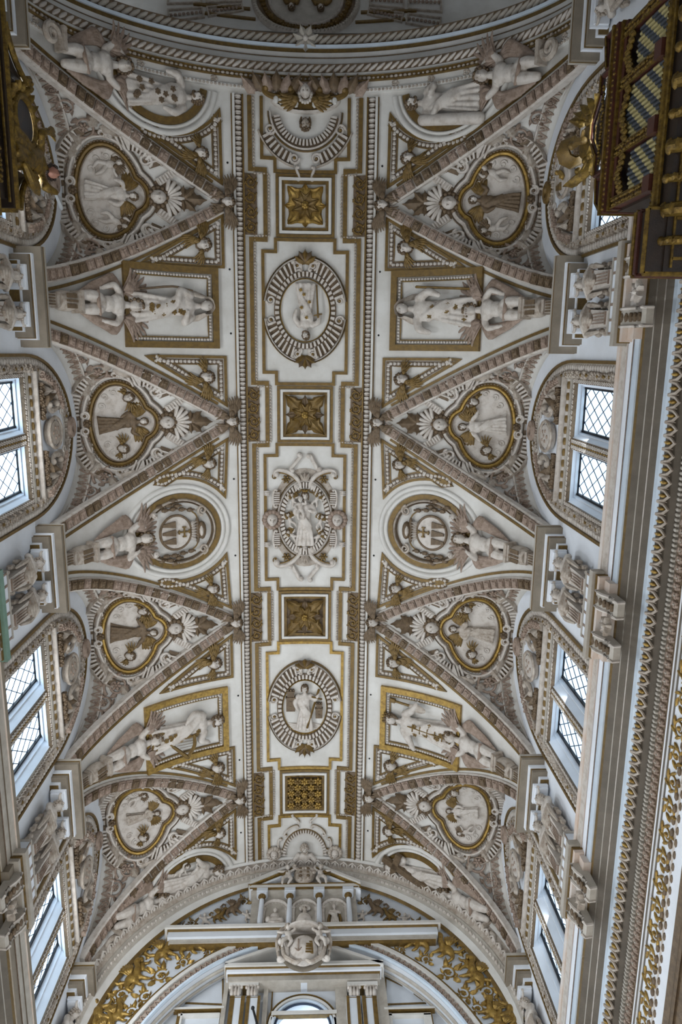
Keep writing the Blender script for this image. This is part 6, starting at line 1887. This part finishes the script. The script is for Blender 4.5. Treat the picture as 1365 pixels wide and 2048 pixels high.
# ------------------------------------------------------------------ deep arch where the vault meets the west wall
def ell_pts(a, zc, r, y, n=120, t0=math.pi - .02, t1=.02):
    t = np.linspace(t0, t1, n)
    P = np.stack([a * np.cos(t), np.full(n, y), zc + r * np.sin(t)], -1)
    N = unit(np.stack([-np.cos(t) * r, np.full(n, -.9), -np.sin(t) * a], -1))
    return P, N
def lerp_ring(u, n=120):
    """u runs from 0 at the vault to 1 at the inner edge of the arch"""
    u = np.asarray(u)
    a, zc, r, y = WA + (5.55 - WA) * u, ZS + (16.17 - ZS) * u, RISE + (6.13 - RISE) * u, 16.30 + .5 * u
    return ell_pts(a, zc, r, y, n)
def ring_strip(us, hs):
    V = [lerp_ring(u)[0] + lerp_ring(u)[1] * h for u, h in zip(us, hs)]
    return (np.concatenate(V), gridf(len(us), 120))
WARCH = struct('trim_%d' % trim_n, [(ring_strip([0, 0, .10, .10], [0, .08, .08, .03]), WHITE), (ring_strip([.10, .48], [.03, .03]), STUC), (ring_strip([.48, .48, .70, .70], [.03, .07, .07, .03]), GREY),
                                   (ring_strip([.70, .70, .88], [.03, .09, .09]), WHITE), (ring_strip([.88, .88, .97, .97], [.09, .12, .12, .08]), OCHRE), (ring_strip([.97, 1.0, 1.02], [.08, .08, -.2]), WHITE)], 30)
trim_n += 1
P, N = lerp_ring(.59, 200)
mk('egg_row', [(along(P, N, .15, xf(HUSK, s=(.14, .13, .10)), h=.06), PALE)], WARCH, 'stuff')
P, N = lerp_ring(.29, 200)
ARCL = join([tube([(-.11, -.12, .03), (-.11, .04, .05), (0, .13, .05), (.11, .04, .05), (.11, -.12, .03)], .03, 5), ball((0, 0, .02), (.06, .11, .05), 6, 4)])
mk('arcade_row', [(along(P, N, .29, ARCL, h=.03), PALE)], WARCH, 'stuff')

# ------------------------------------------------------------------ archivolt of the great arch
def great(off, n=120, y=YW - .01):
    return ell_pts(AWX + off, AZC, ARZ + off, y, n, math.pi + .15, -.15)
def great_strip(offs, hs, y=YW - .005):
    V = []
    for o_, h in zip(offs, hs):
        P, N = great(o_)
        P = P.copy()
        P[:, 1] -= h
        V.append(P)
    return (np.concatenate(V), gridf(len(offs), 120))
GA = struct('trim_%d' % trim_n, [(great_strip([0, .0, .06, .06], [0, .10, .10, .04]), BLUEW), (great_strip([.06, .24], [.04, .04]), STUC), (great_strip([.24, .24, .34, .34], [.04, .12, .12, .05]), WHITE), (great_strip([.34, .36, .42, .42], [.05, .08, .08, 0]), OCHRE)], 30)
trim_n += 1
P, N = great(.15, 200)
N = np.tile([0, -1.0, 0], (200, 1))
mk('guilloche_row', [(along(P, N, .17, xf(CHEV, s=(.17, .17, .15)), h=.04), ROSE)], GA, 'stuff')
P, N = great(-.02, 200)
mk('soffit_moulding', [(join([tube(P + [0, .2, 0], .05, 6), tube(P + [0, .42, 0], .04, 6)]), GREY)], GA)

# ------------------------------------------------------------------ cornice and aedicule on the west wall
YF = 16.42
def wb(px0, py0, px1, py1, d=.4, y=YF):
    x0, z0 = at_y(px0, py0, y)
    x1, z1 = at_y(px1, py1, y)
    return rbox(x0, x1, y, y + d, z0, z1)
WC = struct('trim_%d' % trim_n, [(rbox(-4.05, 4.05, YF, YW, *[at_y(610, q, YF)[1] for q in (1850, 1845)]), WHITE), (rbox(-3.97, 3.97, YF + .06, YW, *[at_y(610, q, YF)[1] for q in (1852, 1850)]), OCHRE),
                                (rbox(-3.94, 3.94, YF + .12, YW, *[at_y(610, q, YF)[1] for q in (1862, 1852)]), WESTW), (rbox(-3.88, 3.88, YF + .20, YW, *[at_y(610, q, YF)[1] for q in (1870, 1862)]), GREY), (rbox(-3.85, 3.85, YF + .22, YW, *[at_y(610, q, YF)[1] for q in (1872, 1870)]), OCHRE)], 0)
trim_n += 1
zc0, zc1 = at_y(610, 1846, YF)[1], at_y(610, 1783, YF)[1]     # foot and top of the niche storey
aed = thing('niche_aedicule', 'white pedimented aedicule of three shell niches between small columns on the west wall', 'aedicule', (0, YF, zc0))
mk('back_panel', [(rbox(-1.62, 1.62, YF + .22, YW, zc0, zc1 + .1), GREY)], aed)
xs_n = [at_y(q, 1815, YF)[0] for q in (550.5, 610, 669.5)]
xs_c = [at_y(q, 1815, YF)[0] for q in (522, 579, 639, 699)]
hz = zc1 - zc0
for k_, xn in enumerate(xs_n):
    r = .34
    zsp = zc0 + hz * .60
    # half-cylinder niche with a ribbed shell head
    t_ = np.linspace(math.pi, 0, 17)
    cyl = np.array([(xn + r * math.cos(w_), YF + .21 + .20 * math.sin(w_), z) for z in (zc0, zsp) for w_ in t_])
    mk('niche', [((cyl, gridf(2, 17)), TAUPE)], aed)
    q = np.linspace(0, math.pi / 2, 7)
    dome_ = np.array([(xn + r * math.cos(w_) * math.cos(e_), YF + .21 + .20 * math.sin(w_) * math.cos(e_), zsp + r * math.sin(e_)) for e_ in q for w_ in t_])
    mk('shell_head', [((dome_, gridf(7, 17)), STUC), (join([tube([(xn + .1 * math.cos(w_), YF + .36, zsp + .1 * math.sin(w_)), (xn + r * .95 * math.cos(w_), YF + .22, zsp + r * .95 * math.sin(w_))], .022, 5) for w_ in np.linspace(.2, math.pi - .2, 9)]), PALE)], aed)
    mk('niche_arch', [(tube([(xn + (r + .05) * math.cos(w_), YF + .20, zsp + (r + .05) * math.sin(w_)) for w_ in t_], .05, 7), PALE), (tube([(xn + (r + .11) * math.cos(w_), YF + .21, zsp + (r + .11) * math.sin(w_)) for w_ in t_], .02, 5), OCHRE)], aed)
    for s in (-1, 1):
        mk('niche_jamb', [(join([rbox(xn + s * (r + .02) - .05, xn + s * (r + .02) + .05, YF + .14, YF + .24, zc0, zsp), rbox(xn + s * (r + .03) - .08, xn + s * (r + .03) + .08, YF + .12, YF + .24, zsp - .03, zsp + .03)]), PALE)], aed)
for xc in xs_c:
    c = mk('column', [(xf(lathe([(.10, 0), (.10, .05), (.075, .08), (.082, .3), (.066, hz * .82), (.07, hz * .83)], 14), (xc, YF + .10, zc0)), WESTW)], aed)
    mk('gilt_capital', [(join([xf(lathe([(.066, 0), (.08, .06), (.115, .14), (.12, .15)], 10), (xc, YF + .10, zc0 + hz * .83)), *[ball((xc + .09 * math.cos(w_), YF + .10 + .09 * math.sin(w_), zc0 + hz * .92), (.03, .03, .05), 6, 4) for w_ in np.arange(8) * .785]]), OCHRE)], c)
    mk('abacus', [(rbox(xc - .14, xc + .14, YF - .03, YF + .3, zc0 + hz * .96, zc0 + hz * 1.0), WESTW)], c)
    mk('entablature_break', [(rbox(xc - .17, xc + .17, YF - .06, YF + .3, zc0 + hz * 1.0, zc0 + hz * 1.10), WESTW)], aed)
ze = zc0 + hz * 1.06
zt = at_y(610, 1766, YF - .1)[1]
mk('entablature', [(rbox(-1.66, 1.66, YF + .02, YW, ze, zt - .10), GREY), (rbox(-1.74, 1.74, YF - .06, YW, zt - .10, zt), WHITE), (rbox(-1.70, 1.70, YF - .05, YW, zt - .13, zt - .10), OCHRE), (rbox(-1.76, 1.76, YF - .08, YW, zt, zt + .03), OCHRE)], aed)
for s in (-1, 1):
    xa, za = at_y(611 + s * 110, 1763, YF - .1)
    xb, zb2 = at_y(611 + s * 22, 1727, YF - .1)
    for k_, (o_, th_, y0, m) in enumerate(((0.0, .11, YF - .14, WHITE), (-.13, .04, YF - .08, GILT), (-.22, .09, YF - .02, WALLW))):
        V = [(xa, y, za + o_ + .02) for y in (y0, 16.8)] + [(xb, y, zb2 + o_) for y in (y0, 16.8)] + [(xb, y, zb2 + o_ - th_) for y in (y0, 16.8)] + [(xa, y, za + o_ - th_ + .02) for y in (y0, 16.8)]
        mk('raking_cornice', [((np.array(V), [(0, 1, 3, 2), (2, 3, 5, 4), (4, 5, 7, 6), (6, 7, 1, 0), (0, 2, 4, 6), (1, 7, 5, 3)]), m)], aed)
mk('tympanum', [((np.array([(-1.6, YF + .12, zt), (1.6, YF + .12, zt), (.3, YF + .12, zt + .85), (-.3, YF + .12, zt + .85)]), [(0, 1, 2, 3)]), GREY)], aed)
# statues in the niches
for k_, (nm, lb) in enumerate((('niche_group', 'seated group of pale figures in the left shell niche under the pediment'), ('niche_bust', 'curly pale bust in the middle shell niche above the bishop\'s arms'), ('niche_saint', 'standing pale saint with ochre rays in the right shell niche'))):
    xn = xs_n[k_]
    t = thing(nm, lb, 'statue', (xn, YF + .2, zc0))
    def up3(m, s, xn=xn):
        v = np.asarray(m[0]) * s
        return (np.stack([xn + v[:, 0], YF + .20 - v[:, 2], zc0 + v[:, 1]], -1), m[1])
    if k_ == 2:
        mk('robed_body', [(up3(ROBE[0], .44), PALE)], t)
        mk('head', [(up3(xf(HEAD, (0, 1.84, .14), None, .17), .44), PALE)], t)
        mk('ochre_mantle', [(up3(join([limb([(q * .34, 1.2, .02), (q * .42, .7, .02), (q * .36, .1, .05)], [.08, .12, .1], 6, 4) for q in (-1, 1)]), .44), OCHRE)], t)
    elif k_ == 0:
        mk('seated_body', [(up3(fuse([ball((0, .5, .1), (.55, .45, .22)), ball((0, .95, .08), (.34, .38, .18)), ball((-.4, .62, .18), (.22, .28, .18)), ball((.42, .45, .2), (.22, .3, .18)), limb([(-.3, .3, .25), (0, .2, .3), (.35, .3, .25)], [.14, .16, .14])], .035, 3), .46), PALE)], t)
        mk('head', [(up3(xf(HEAD, (.02, 1.5, .12), None, .18), .46), PALE)], t)
        mk('plinth', [(rbox(xn - .32, xn + .32, YF + .02, YF + .3, zc0, zc0 + .06), WHITE)], t)
    else:
        mk('bust', [(up3(fuse([ball((0, .95, .12), (.42, .3, .2)), limb([(0, 1.05, .1), (0, 1.35, .12)], [.16, .14])], .03, 3), .44), STUC)], t)
        mk('head', [(up3(xf(HEAD, (0, 1.6, .14), None, .22), .44), STUC)], t)
        mk('curls', [(up3(join([ball((.3 * math.cos(w_) * (.6 + .4 * (q % 2)), 1.72 + .25 * math.sin(w_), .1), .11, 6, 4) for q, w_ in enumerate(np.linspace(-.4, 3.5, 16))]), .44), PALE)], t)
# pediment arms with two putti
t = thing('pediment_arms', 'dark carved coat of arms with two standing putti inside the broken pediment', 'coat of arms', (0, YF, zt))
def pa(m, s=1.0, x=0.0, dz=0.0):
    v = np.asarray(m[0]) * s
    return (np.stack([x + v[:, 0], YF - .02 - v[:, 2], zt + dz + v[:, 1]], -1), m[1])
mk('shield', [(pa(xf(lathe([(0, .16), (.26, .13), (.33, .05), (.33, 0)], 20), (0, .40, 0), None, (1, 1.15, 1))), STUC)], t)
mk('mantling', [(pa(join([xf(scroll2(.34, 1.8, 13, .3, False, 24, .055), (s * .22, .28 + .3 * q, .12), rz(s * 1.5 + q)) for s in (-1, 1) for q in (0, 1)])), STUC)], t)
for x in (-.12, .12):
    for y in (.25, .42, .58):
        mk('charge', [(pa(ball((x, y, .15), (.06, .05, .04), 6, 4)), UMBER)], t)
for s in (-1, 1):
    b = mk('putto', [(pa(xf(PUTTO, (0, .44, .08), np.diag([s, 1, 1])), .85, s * .52), PALE)], t)
    mk('brown_wing', [(pa(xf(feather_wing(5, .4, -.3, .8, .11, .2), (.06, .5, .04), np.diag([s, 1, 1])), .85, s * .52), OCHRE)], b)

# ------------------------------------------------------------------ bishop's arms over the lower pediment
ax_, az_ = at_y(608, 1886, 16.25)
ba = thing('bishop_arms', 'large grey coat of arms with hat, tassels and a shield halved white and gold', 'coat of arms', (ax_, 16.3, az_))
def bm(m, s=1.0):
    v = np.asarray(m[0]) * s
    return (np.stack([ax_ + v[:, 0], 16.42 - v[:, 2], az_ + v[:, 1]], -1), m[1])
mk('shell_ground', [(bm(xf(lathe([(0, .05), (.56, .04), (.66, 0)], 32), (0, -.08, 0), None, (1.0, 1.12, 1))), TAUPE)], ba)
mk('shield', [(bm(xf(lathe([(0, .38), (.28, .35), (.38, .25), (.40, .1)], 28), (0, -.26, 0), None, (1, 1.2, 1))), PALE)], ba)
mk('gilt_tower_field', [(bm(join([box((.16, -.50 + .085 * q, .36 - .012 * abs(q - 2)), (.22 - .012 * q, .06, .05)) for q in range(5)])), OCHRE)], ba)
mk('anchor', [(bm(join([limb([(-.15, -.46, .36), (-.15, -.08, .37)], [.022, .022], 5, 2), limb([(-.24, -.36, .34), (-.15, -.48, .36), (-.06, -.36, .36)], [.02, .025, .02], 5, 3)])), ROSE)], ba)
mk('hat', [(bm(join([xf(lathe([(0, .40), (.16, .38), (.24, .22), (.30, .06), (.48, .0), (.48, -.05), (0, -.05)], 24), (0, .46, .22), rx(-math.pi / 2 + .35))])), PALE), (bm(ball((0, .44, .42), (.14, .10, .08), 10, 6)), UMBER)], ba)
for s in (-1, 1):
    mk('drape_edge', [(bm(limb([(s * .30, .66, .15), (s * .66, .55, .12), (s * .76, .1, .1), (s * .70, -.35, .08)], [.06, .07, .06, .04], 8, 5)), STUC)], ba)
    mk('scroll_frame', [(bm(xf(scroll2(.62, 1.5, 12, .4, False, 32, .075), (s * .46, -.30, .22), rz(-math.pi / 2 * s) @ np.diag([s, 1, 1]))), PALE)], ba)
    mk('lower_scroll', [(bm(limb([(s * .60, -.15, .2), (s * .52, -.55, .25), (s * .20, -.80, .28), (s * .08, -.72, .3)], [.05, .07, .065, .04], 8, 5)), STUC)], ba)
    b = mk('putto', [(bm(xf(PUTTO, (s * .44, .10, .30), np.diag([s, 1, 1]), .8)), PALE)], ba)
    mk('hair', [(bm(xf(HAIR[0], (s * (.44 + .016), .10 + .288, .348), None, .104)), STUC)], b)
    for q in range(3):
        for r_ in range(q + 1):
            mk('tassel', [(bm(join([ball((s * (.60 + .10 * r_ - .05 * q), .12 - .16 * q, .18), (.04, .07, .04), 7, 4), ball((s * (.60 + .10 * r_ - .05 * q), .20 - .16 * q, .18), .025, 6, 4)])), STUC)], ba)
    mk('ring', [(bm(tube([(s * .46 + .09 * math.cos(w_), .55 + .07 * math.sin(w_), .2) for w_ in np.linspace(0, 6.283, 14, endpoint=False)], .025, 5, closed=True)), UMBER)], ba)

# ------------------------------------------------------------------ window screen: lower pediment, paired pilasters, gold-lined panels
YQ = YS - .02
def sp2(px0, py0, px1, py1, d):
    x0, z0 = at_y(px0, py0, YS - d)
    x1, z1 = at_y(px1, py1, YS - d)
    return rbox(x0, x1, YS - d - .012, YS - d + .01, z0, z1)
def sb(px0, py0, px1, py1, d, y=YS):
    x0, z0 = at_y(px0, py0, y - d)
    x1, z1 = at_y(px1, py1, y - d)
    return rbox(x0, x1, y - d, y, z0, z1)
scr = thing('window_screen', 'white window screen with low broken pediment and paired pilasters under the great arch', 'window surround', (0, YS, 17.0))
xa0, zp = at_y(449, 1932, YS - .62)
xa1 = at_y(768, 1932, YS - .62)[0]
for z0_, z1_, d_, in_, m in ((0, .10, .62, 0, WHITE), (-.025, 0, .57, .03, OCHRE), (-.12, -.025, .52, .06, WALLW), (-.145, -.12, .46, .1, OCHRE), (-.30, -.145, .40, .12, GREY)):
    mk('pediment_cornice', [(rbox(xa0 + in_, xa1 - in_, YS - d_, YS, zp + z0_, zp + z1_), m)], scr)
for s in (-1, 1):
    for k_, (o_, th_, d, m) in enumerate(((0, .10, .62, WHITE), (-.10, .03, .56, OCHRE), (-.13, .10, .5, WALLW), (-.23, .03, .46, OCHRE))):
        y0 = YS - d
        xa, za = at_y(609 + s * 158, 1923, y0)
        xb, zb2 = at_y(609 + s * 42, 1884, y0)
        V = [(xa, y, za + o_) for y in (y0, YS)] + [(xb, y, zb2 + o_) for y in (y0, YS)] + [(xb, y, zb2 + o_ - th_) for y in (y0, YS)] + [(xa, y, za + o_ - th_) for y in (y0, YS)]
        mk('raking_moulding', [((np.array(V), [(0, 1, 3, 2), (2, 3, 5, 4), (4, 5, 7, 6), (6, 7, 1, 0), (0, 2, 4, 6), (1, 7, 5, 3)]), m)], scr)
    # paired pilasters and their gilded frieze
    cxp = 488 if s < 0 else 725.5
    mk('gilded_frieze', [(sb(cxp - 30, 1961, cxp + 30, 1948, .34), WESTW), (sp2(cxp - 27, 1959, cxp + 27, 1950, .345), GILT)], scr)
    x0, z0 = at_y(cxp, 1954, YS - .38)
    mk('frieze_foliage', [(join([ball((x0 - .32 + .09 * q, YS - .375, z0 + .02 * (-1) ** q), (.05, .02, .045), 6, 4) for q in range(8)]), GILT)], scr, 'stuff')
    mk('architrave', [(sb(cxp - 30, 1970, cxp + 30, 1962, .36), WHITE), (sb(cxp - 29, 1972, cxp + 29, 1970, .33), OCHRE)], scr)
    for q in (-1, 1):
        pc = cxp + q * 16.5
        p = mk('pilaster', [(sb(pc - 12, 2075, pc + 12, 1992, .26), WESTW)], scr)
        mk('gold_line', [(join([sp2(pc - 11.5, 2075, pc - 10.3, 1992, .262), sp2(pc + 10.3, 2075, pc + 11.5, 1992, .262), sp2(pc - 12, 1995.5, pc + 12, 1994, .262)]), OCHRE)], p)
        xa, za = at_y(pc, 1981, YS - .3)
        mk('leaf_capital', [(join([xf(leaf(.20, .06, 3, .07, .04, 6, 5, .02), (xa + .09 * (k_ - 1), YS - .27, za - .12 + .07 * r_), np.array([[1, 0, 0], [0, 0, -1], [0, 1, 0]])) for k_ in range(3) for r_ in range(2)] + [ball((xa + e * .15, YS - .30, za + .10), .05, 7, 5) for e in (-1, 1)] + [rbox(xa - .17, xa + .17, YS - .34, YS, za + .12, za + .17)]), PALE)], p)
    mk('outer_strip', [(sb(cxp + s * 40 - 4, 2075, cxp + s * 40 + 4, 1952, .18), GREY), (sb(cxp - s * 42 - 9, 2075, cxp - s * 42 + 9, 1952, .14), GREY)], scr)
    # gold-lined wall panels beside the pilasters
    xi, xo = 609 + s * 163, 609 + s * 245
    pts = [at_y(xi, 2010, YS), at_y(xi, 1956, YS), at_y(609 + s * 205, 1976, YS), at_y(xo, 2007, YS)]
    mk('gold_line', [(line(West(YS), pts, .04, .03, True, .3), OCHRE)], scr)
    xb0, xb1 = 609 + s * 160, 609 + s * 262
    mk('side_window_cornice', [(sb(min(xb0, xb1), 2017, max(xb0, xb1), 2012, .20), WHITE), (sb(min(xb0, xb1), 2019, max(xb0, xb1), 2017, .17), OCHRE)], scr)
    cxw = 609 + s * 211
    mk('side_window_frame', [(join([sb(cxw - 42, 2075, cxw - 36, 2026, .12), sb(cxw + 36, 2075, cxw + 42, 2026, .12), sb(cxw - 42, 2031, cxw + 42, 2025, .12)]), WHITE), (join([sb(cxw - 44, 2075, cxw - 42, 2024, .10), sb(cxw + 42, 2075, cxw + 44, 2024, .10), sb(cxw - 44, 2026, cxw + 44, 2024, .10)]), OCHRE)], scr)
t_ = np.linspace(0, math.pi, 33)
for r_, w_, h_, m in ((.80, .05, .10, BLUEW), (.88, .06, .12, WHITE), (.95, .02, .13, OCHRE)):
    P = np.array([(r_ * math.cos(q), YS, awz + r_ * math.sin(q)) for q in t_])
    mk('arch_moulding', [(sweep(P, np.tile([0, -1.0, 0], (33, 1)), [(-w_ / 2, 0), (-w_ / 2, h_), (w_ / 2, h_), (w_ / 2, 0)]), m)], scr)
mk('sill_band', [(sb(543, 2028, 674, 2019, .16), WHITE), (sb(540, 2031, 677, 2028, .13), OCHRE), (join([sb(540, 2075, 548, 2034, .12), sb(668, 2075, 676, 2034, .12)]), WESTW)], scr)
mk('keystone', [(sb(602, 1966, 615, 1947, .3), WESTW), (sb(600, 1949, 617, 1946, .34), OCHRE)], scr)
for s in (-1, 1):
    xe, ze_ = at_y(609 + s * 62, 1956, YS)
    xm = .05
    arc = [(s * (.97 * math.cos(q)), awz + .97 * math.sin(q)) for q in np.linspace(.25, 1.35, 9)]
    mk('spandrel_line', [(line(West(YS), [(xe, awz + .1), (xe, ze_), (s * .22, ze_)], .035, .03, False, .3), OCHRE)], scr)
x0, z0 = at_y(506, 2016, 16.2)
rod = thing('black_rod', 'thin black rod with a ball tip in front of the left pilasters', 'rod', (x0, 16.2, z0))
x1, z1 = at_y(522, 2075, 16.2)
mk('rod', [(limb([(x0, 16.2, z0), (x1, 16.2, z1), (x1 + .5, 16.6, z1 - 2.2)], [.03, .03, .03], 7, 3), IRON)], rod)
mk('ball_tip', [(ball((x0, 16.2, z0), .05, 9, 6), IRON)], rod)

# ------------------------------------------------------------------ gilt reliefs on the spandrels of the west wall
CREATURE = fuse([ball((0, .02, .06), (.24, .17, .11)), limb([(.14, .08, .08), (.28, .24, .10), (.30, .38, .10)], [.12, .09, .08]), ball((.36, .42, .11), (.12, .09, .08)), limb([(.16, -.06, .06), (.26, -.24, .09), (.36, -.30, .06)], [.075, .05, .035]),
                 limb([(.02, -.10, .06), (.04, -.30, .09), (.14, -.36, .06)], [.08, .05, .035]), limb([(-.16, -.02, .05), (-.28, -.2, .07), (-.2, -.36, .05)], [.11, .06, .04])], .026, 3)
CREATURE = join([CREATURE, tube([(-.2, .02, .05), (-.38, .10, .06), (-.46, .26, .06), (-.36, .38, .06), (-.26, .32, .06), (-.28, .24, .06)], [.05, .045, .04, .035, .03, .02], 7), xf(feather_wing(6, .46, .9, 2.0, .11, .2), (-.02, .10, .08)), ball((.44, .40, .13), (.06, .04, .04), 6, 4)])
SCROLLG = join([rinceau(.26, 1, 1.3)] + [xf(leaf(.30, .10, 4, .08, .06, 8, 5, .02), (x, y, .02), rz(a_)) for x, y, a_ in ((-.2, -.1, 1.9), (.2, -.15, -2.2), (-.05, .25, .4), (.25, .1, -1.0))])
FIG = fuse([ball((0, 0, .06), (.15, .22, .11)), limb([(-.12, .14, .06), (-.28, .22, .1), (-.2, .4, .08)], [.07, .06, .04]), limb([(.12, .14, .06), (.3, .05, .1), (.4, .2, .08)], [.07, .06, .04]), limb([(-.06, -.16, .06), (-.16, -.34, .1), (-.06, -.5, .06)], [.09, .07, .05]),
            limb([(.06, -.16, .06), (.2, -.3, .1), (.3, -.44, .06)], [.09, .07, .05]), xf(HEAD, (.02, .34, .08), None, .12)], .024, 3)
items = [(381, 1893, 1.05, 'c', .25), (447, 1881, .72, 'f', 1.25), (505, 1876, .55, 's', .2), (326, 1910, .95, 'c', .5), (300, 1893, .35, 's', .0), (282, 1918, .62, 's', .9), (266, 1962, 1.0, 'c', .7), (322, 1952, .85, 's', 2.2), (366, 1925, .6, 's', .6), (284, 1936, .62, 'f', .6),
         (243, 1990, .75, 's', 1.4), (291, 1994, .7, 's', 2.6), (232, 2012, .6, 's', .4), (196, 2030, .95, 'f', .9), (234, 2036, .8, 'c', .8), (212, 1992, .55, 's', 1.0), (262, 2024, .6, 's', 2.0), (345, 1880, .4, 's', .3), (415, 1905, .4, 's', .8), (180, 2050, .7, 's', .8), (215, 2062, .8, 'c', .8)]
nmk = {'c': ('gilt_griffin', 'gilt winged griffin', 'griffin'), 'f': ('gilt_cherub_figure', 'gilt putto', 'figure'), 's': ('gilt_scroll', 'gilt acanthus scroll', 'ornament')}
cnt = {}
for s in (-1, 1):
    for px, py, sc_, kd, a_ in items:
        qx = px if s < 0 else 1219 - px
        x, z = at_y(qx, py - (0 if s < 0 else 6), YW)
        nm, lb, cat = nmk[kd]
        key = (kd, s)
        cnt[key] = cnt.get(key, 0) + 1
        f = Frame(WE, x, z, (0, 0, 1), .01)
        f.R = f.R @ rz(0)
        # the figures face the middle of the wall
        D = np.diag([-1.0 if f.R[0, 0] * s > 0 else 1.0, 1, 1])
        m = {'c': CREATURE, 'f': FIG, 's': SCROLLG}[kd]
        v = xf(m, (0, 0, 0), D @ rz(a_ * .5 if kd == 'f' else a_), sc_)
        o = mk(nm, [((f.rigid(v)[0], v[1]), GILT)])
        tag(o, '%s, %s from the top on the %s haunch of the west arch' % (lb, ['topmost', 'second', 'third', 'fourth', 'fifth', 'sixth', 'seventh', 'eighth', 'ninth', 'tenth', 'eleventh', 'twelfth', 'lowest'][cnt[key] - 1], SIDE[s]), cat, 'gilt reliefs on the west wall spandrels')
    # stuccoes above the cornice
    for q, (px, py, sc_, kd, m_) in enumerate(((488, 1803, .55, 's', OCHRE), (466, 1822, .75, 'c', UMBER), (438, 1836, .60, 'c', OCHRE), (410, 1842, .55, 'f', PALE), (384, 1846, .42, 's', OCHRE), (495, 1834, .50, 'f', PALE), (360, 1850, .30, 's', UMBER))):
        qx = px if s < 0 else 1220 - px
        x, z = at_y(qx, py, YW)
        f = Frame(WE, x, z, (0, 0, 1), .01)
        D = np.diag([-1.0 if f.R[0, 0] * s > 0 else 1.0, 1, 1])
        m = {'c': CREATURE, 'f': FIG, 's': SCROLLG}[kd]
        v = xf(m, (0, 0, 0), D @ rz(.2), sc_)
        o = mk('stucco_beast' if kd == 'c' else 'stucco_figure' if kd == 'f' else 'stucco_scroll', [((f.rigid(v)[0], v[1]), m_)])
        tag(o, 'small %s %s relief above the west cornice, %s from the niches, %s side' % ({'s': 'scroll', 'c': 'beast', 'f': 'putto'}[kd], {'old_gilding': 'ochre', 'umber_stucco': 'brown', 'pale_carved_stucco': 'white'}[m_.name], ['nearest', 'second', 'third', 'fourth', 'fifth', 'low nearest', 'furthest'][q], SIDE[s]), 'relief', 'stucco reliefs above the west cornice')

# ------------------------------------------------------------------ dome: medallion, ribs and panels
def dome_at(px, py):
    d = _ray(px, py)
    lo_, hi_ = 5.0, 60.0
    for t in np.linspace(14, 40, 2000):
        p = np.array([CAMX, 0, CAMZ]) + d / np.linalg.norm(d) * t
        if p[2] >= float(DO.z(np.array(p[0]), np.array(p[1]))) and p[2] > 23.6:
            return p
    return p
pc = dome_at(612, -4)
dm = thing('dome_medallion', 'round gilt dome medallion with seated saints, cut by the top edge', 'medallion', pc)
rm = abs(dome_at(700, -4)[0] - pc[0])
cD = (pc[0], pc[1])
mk('ground', [(fan(DO, ell(cD, rm * .80, rm * .80, 40), .03, 4), GREY)], dm)
mk('bead_ring', [(ring(DO, cD, rm * .84, .09, .12, 'round', n=60), PALE), (ring(DO, cD, rm * 1.18, .14, .16, 'round', n=60), PALE)], dm)
mk('brown_ring', [(ring(DO, cD, rm * .99, .34, .06, 'flat', n=60), UMBER)], dm)
P, N = spath(DO, ell(cD, rm * .99, rm * .99, 60), .2, True)
mk('leaf_row', [(along(P, N, .2, BUNCH, True, .4, h=.06), OCHRE)], dm, 'stuff')
P, N = spath(DO, ell(cD, rm * 1.18, rm * 1.18, 60), .2, True)
mk('rope_beads', [(along(P, N, .12, xf(ball((0, 0, 0), (.09, .03, .05), 6, 4), rot=rz(.7)), True, h=.13), GREY)], dm, 'stuff')
for x, y, k_ in ((-.32, .0, 0), (.34, .02, 1)):
    f = Frame(DO, cD[0] + x * rm, cD[1] + .1, (0, 1, 0), .05)
    b = linkf('gilt_saint', robe_me(k_, OCHRE), dm, f.mat(.62) @ Matrix.Translation((0, -1.15, 0)))
    sub('head', head_me(0, 1.82, .13, .17, .1), b)
    sub('hair', hair_me(1, 0, 1.82, .13, .17, .1), b)
boss = thing('arch_boss', 'small grey leaf boss on the dark rope moulding under the dome medallion', 'boss', (0, -8.14, 22.9))
p_ = arch_path(-8.14, -.40, 3)[0][1]
mk('leaf_boss', [(join([xf(leaf(.34, .12, 3, .12, .06, 8, 5, .02), p_ + np.array([0, 0, -.05]), np.diag([1, 1, -1]) @ rz(q)) for q in np.arange(7) * .9]), GREY)], boss)
mk('knob', [(ball(p_ + np.array([0, 0, -.12]), .08, 8, 6), PALE)], boss)
# radial gold fillets and framed panels on the dome shell
dome_trim = struct('trim_%d' % trim_n, [(join([line(DO, [(cD[0] + rm * 1.3 * math.cos(w_), cD[1] + rm * 1.3 * math.sin(w_)), (cD[0] + 3.4 * math.cos(w_), cD[1] + 3.4 * math.sin(w_) * .42)], .09, .06) for w_ in (.30, .55, 2.59, 2.84)]), OCHRE)])
trim_n += 1
pan = []
for w0, w1 in ((-.05, .12), (.18, .30), (2.84, 2.96), (3.02, 3.19)):
    for r0, r1 in ((1.9, 2.9), (3.05, 4.0)):
        q = [(cD[0] + r_ * math.cos(w_), cD[1] + r_ * math.sin(w_)) for r_, w_ in ((r0, w0), (r1, w0), (r1, w1), (r0, w1))]
        pan.append(line(DO, q, .05, .06, True))
        mk('panel_garland', [(eggs(DO, [tuple(np.mean(np.array(q[0:1] + q[3:4]), 0)), tuple(np.mean(np.array(q[1:3]), 0))], .12, .12, False, .05), ROSE)], dome_trim, 'stuff')
mk('panel_frame', [(join(pan), STUC)], dome_trim)
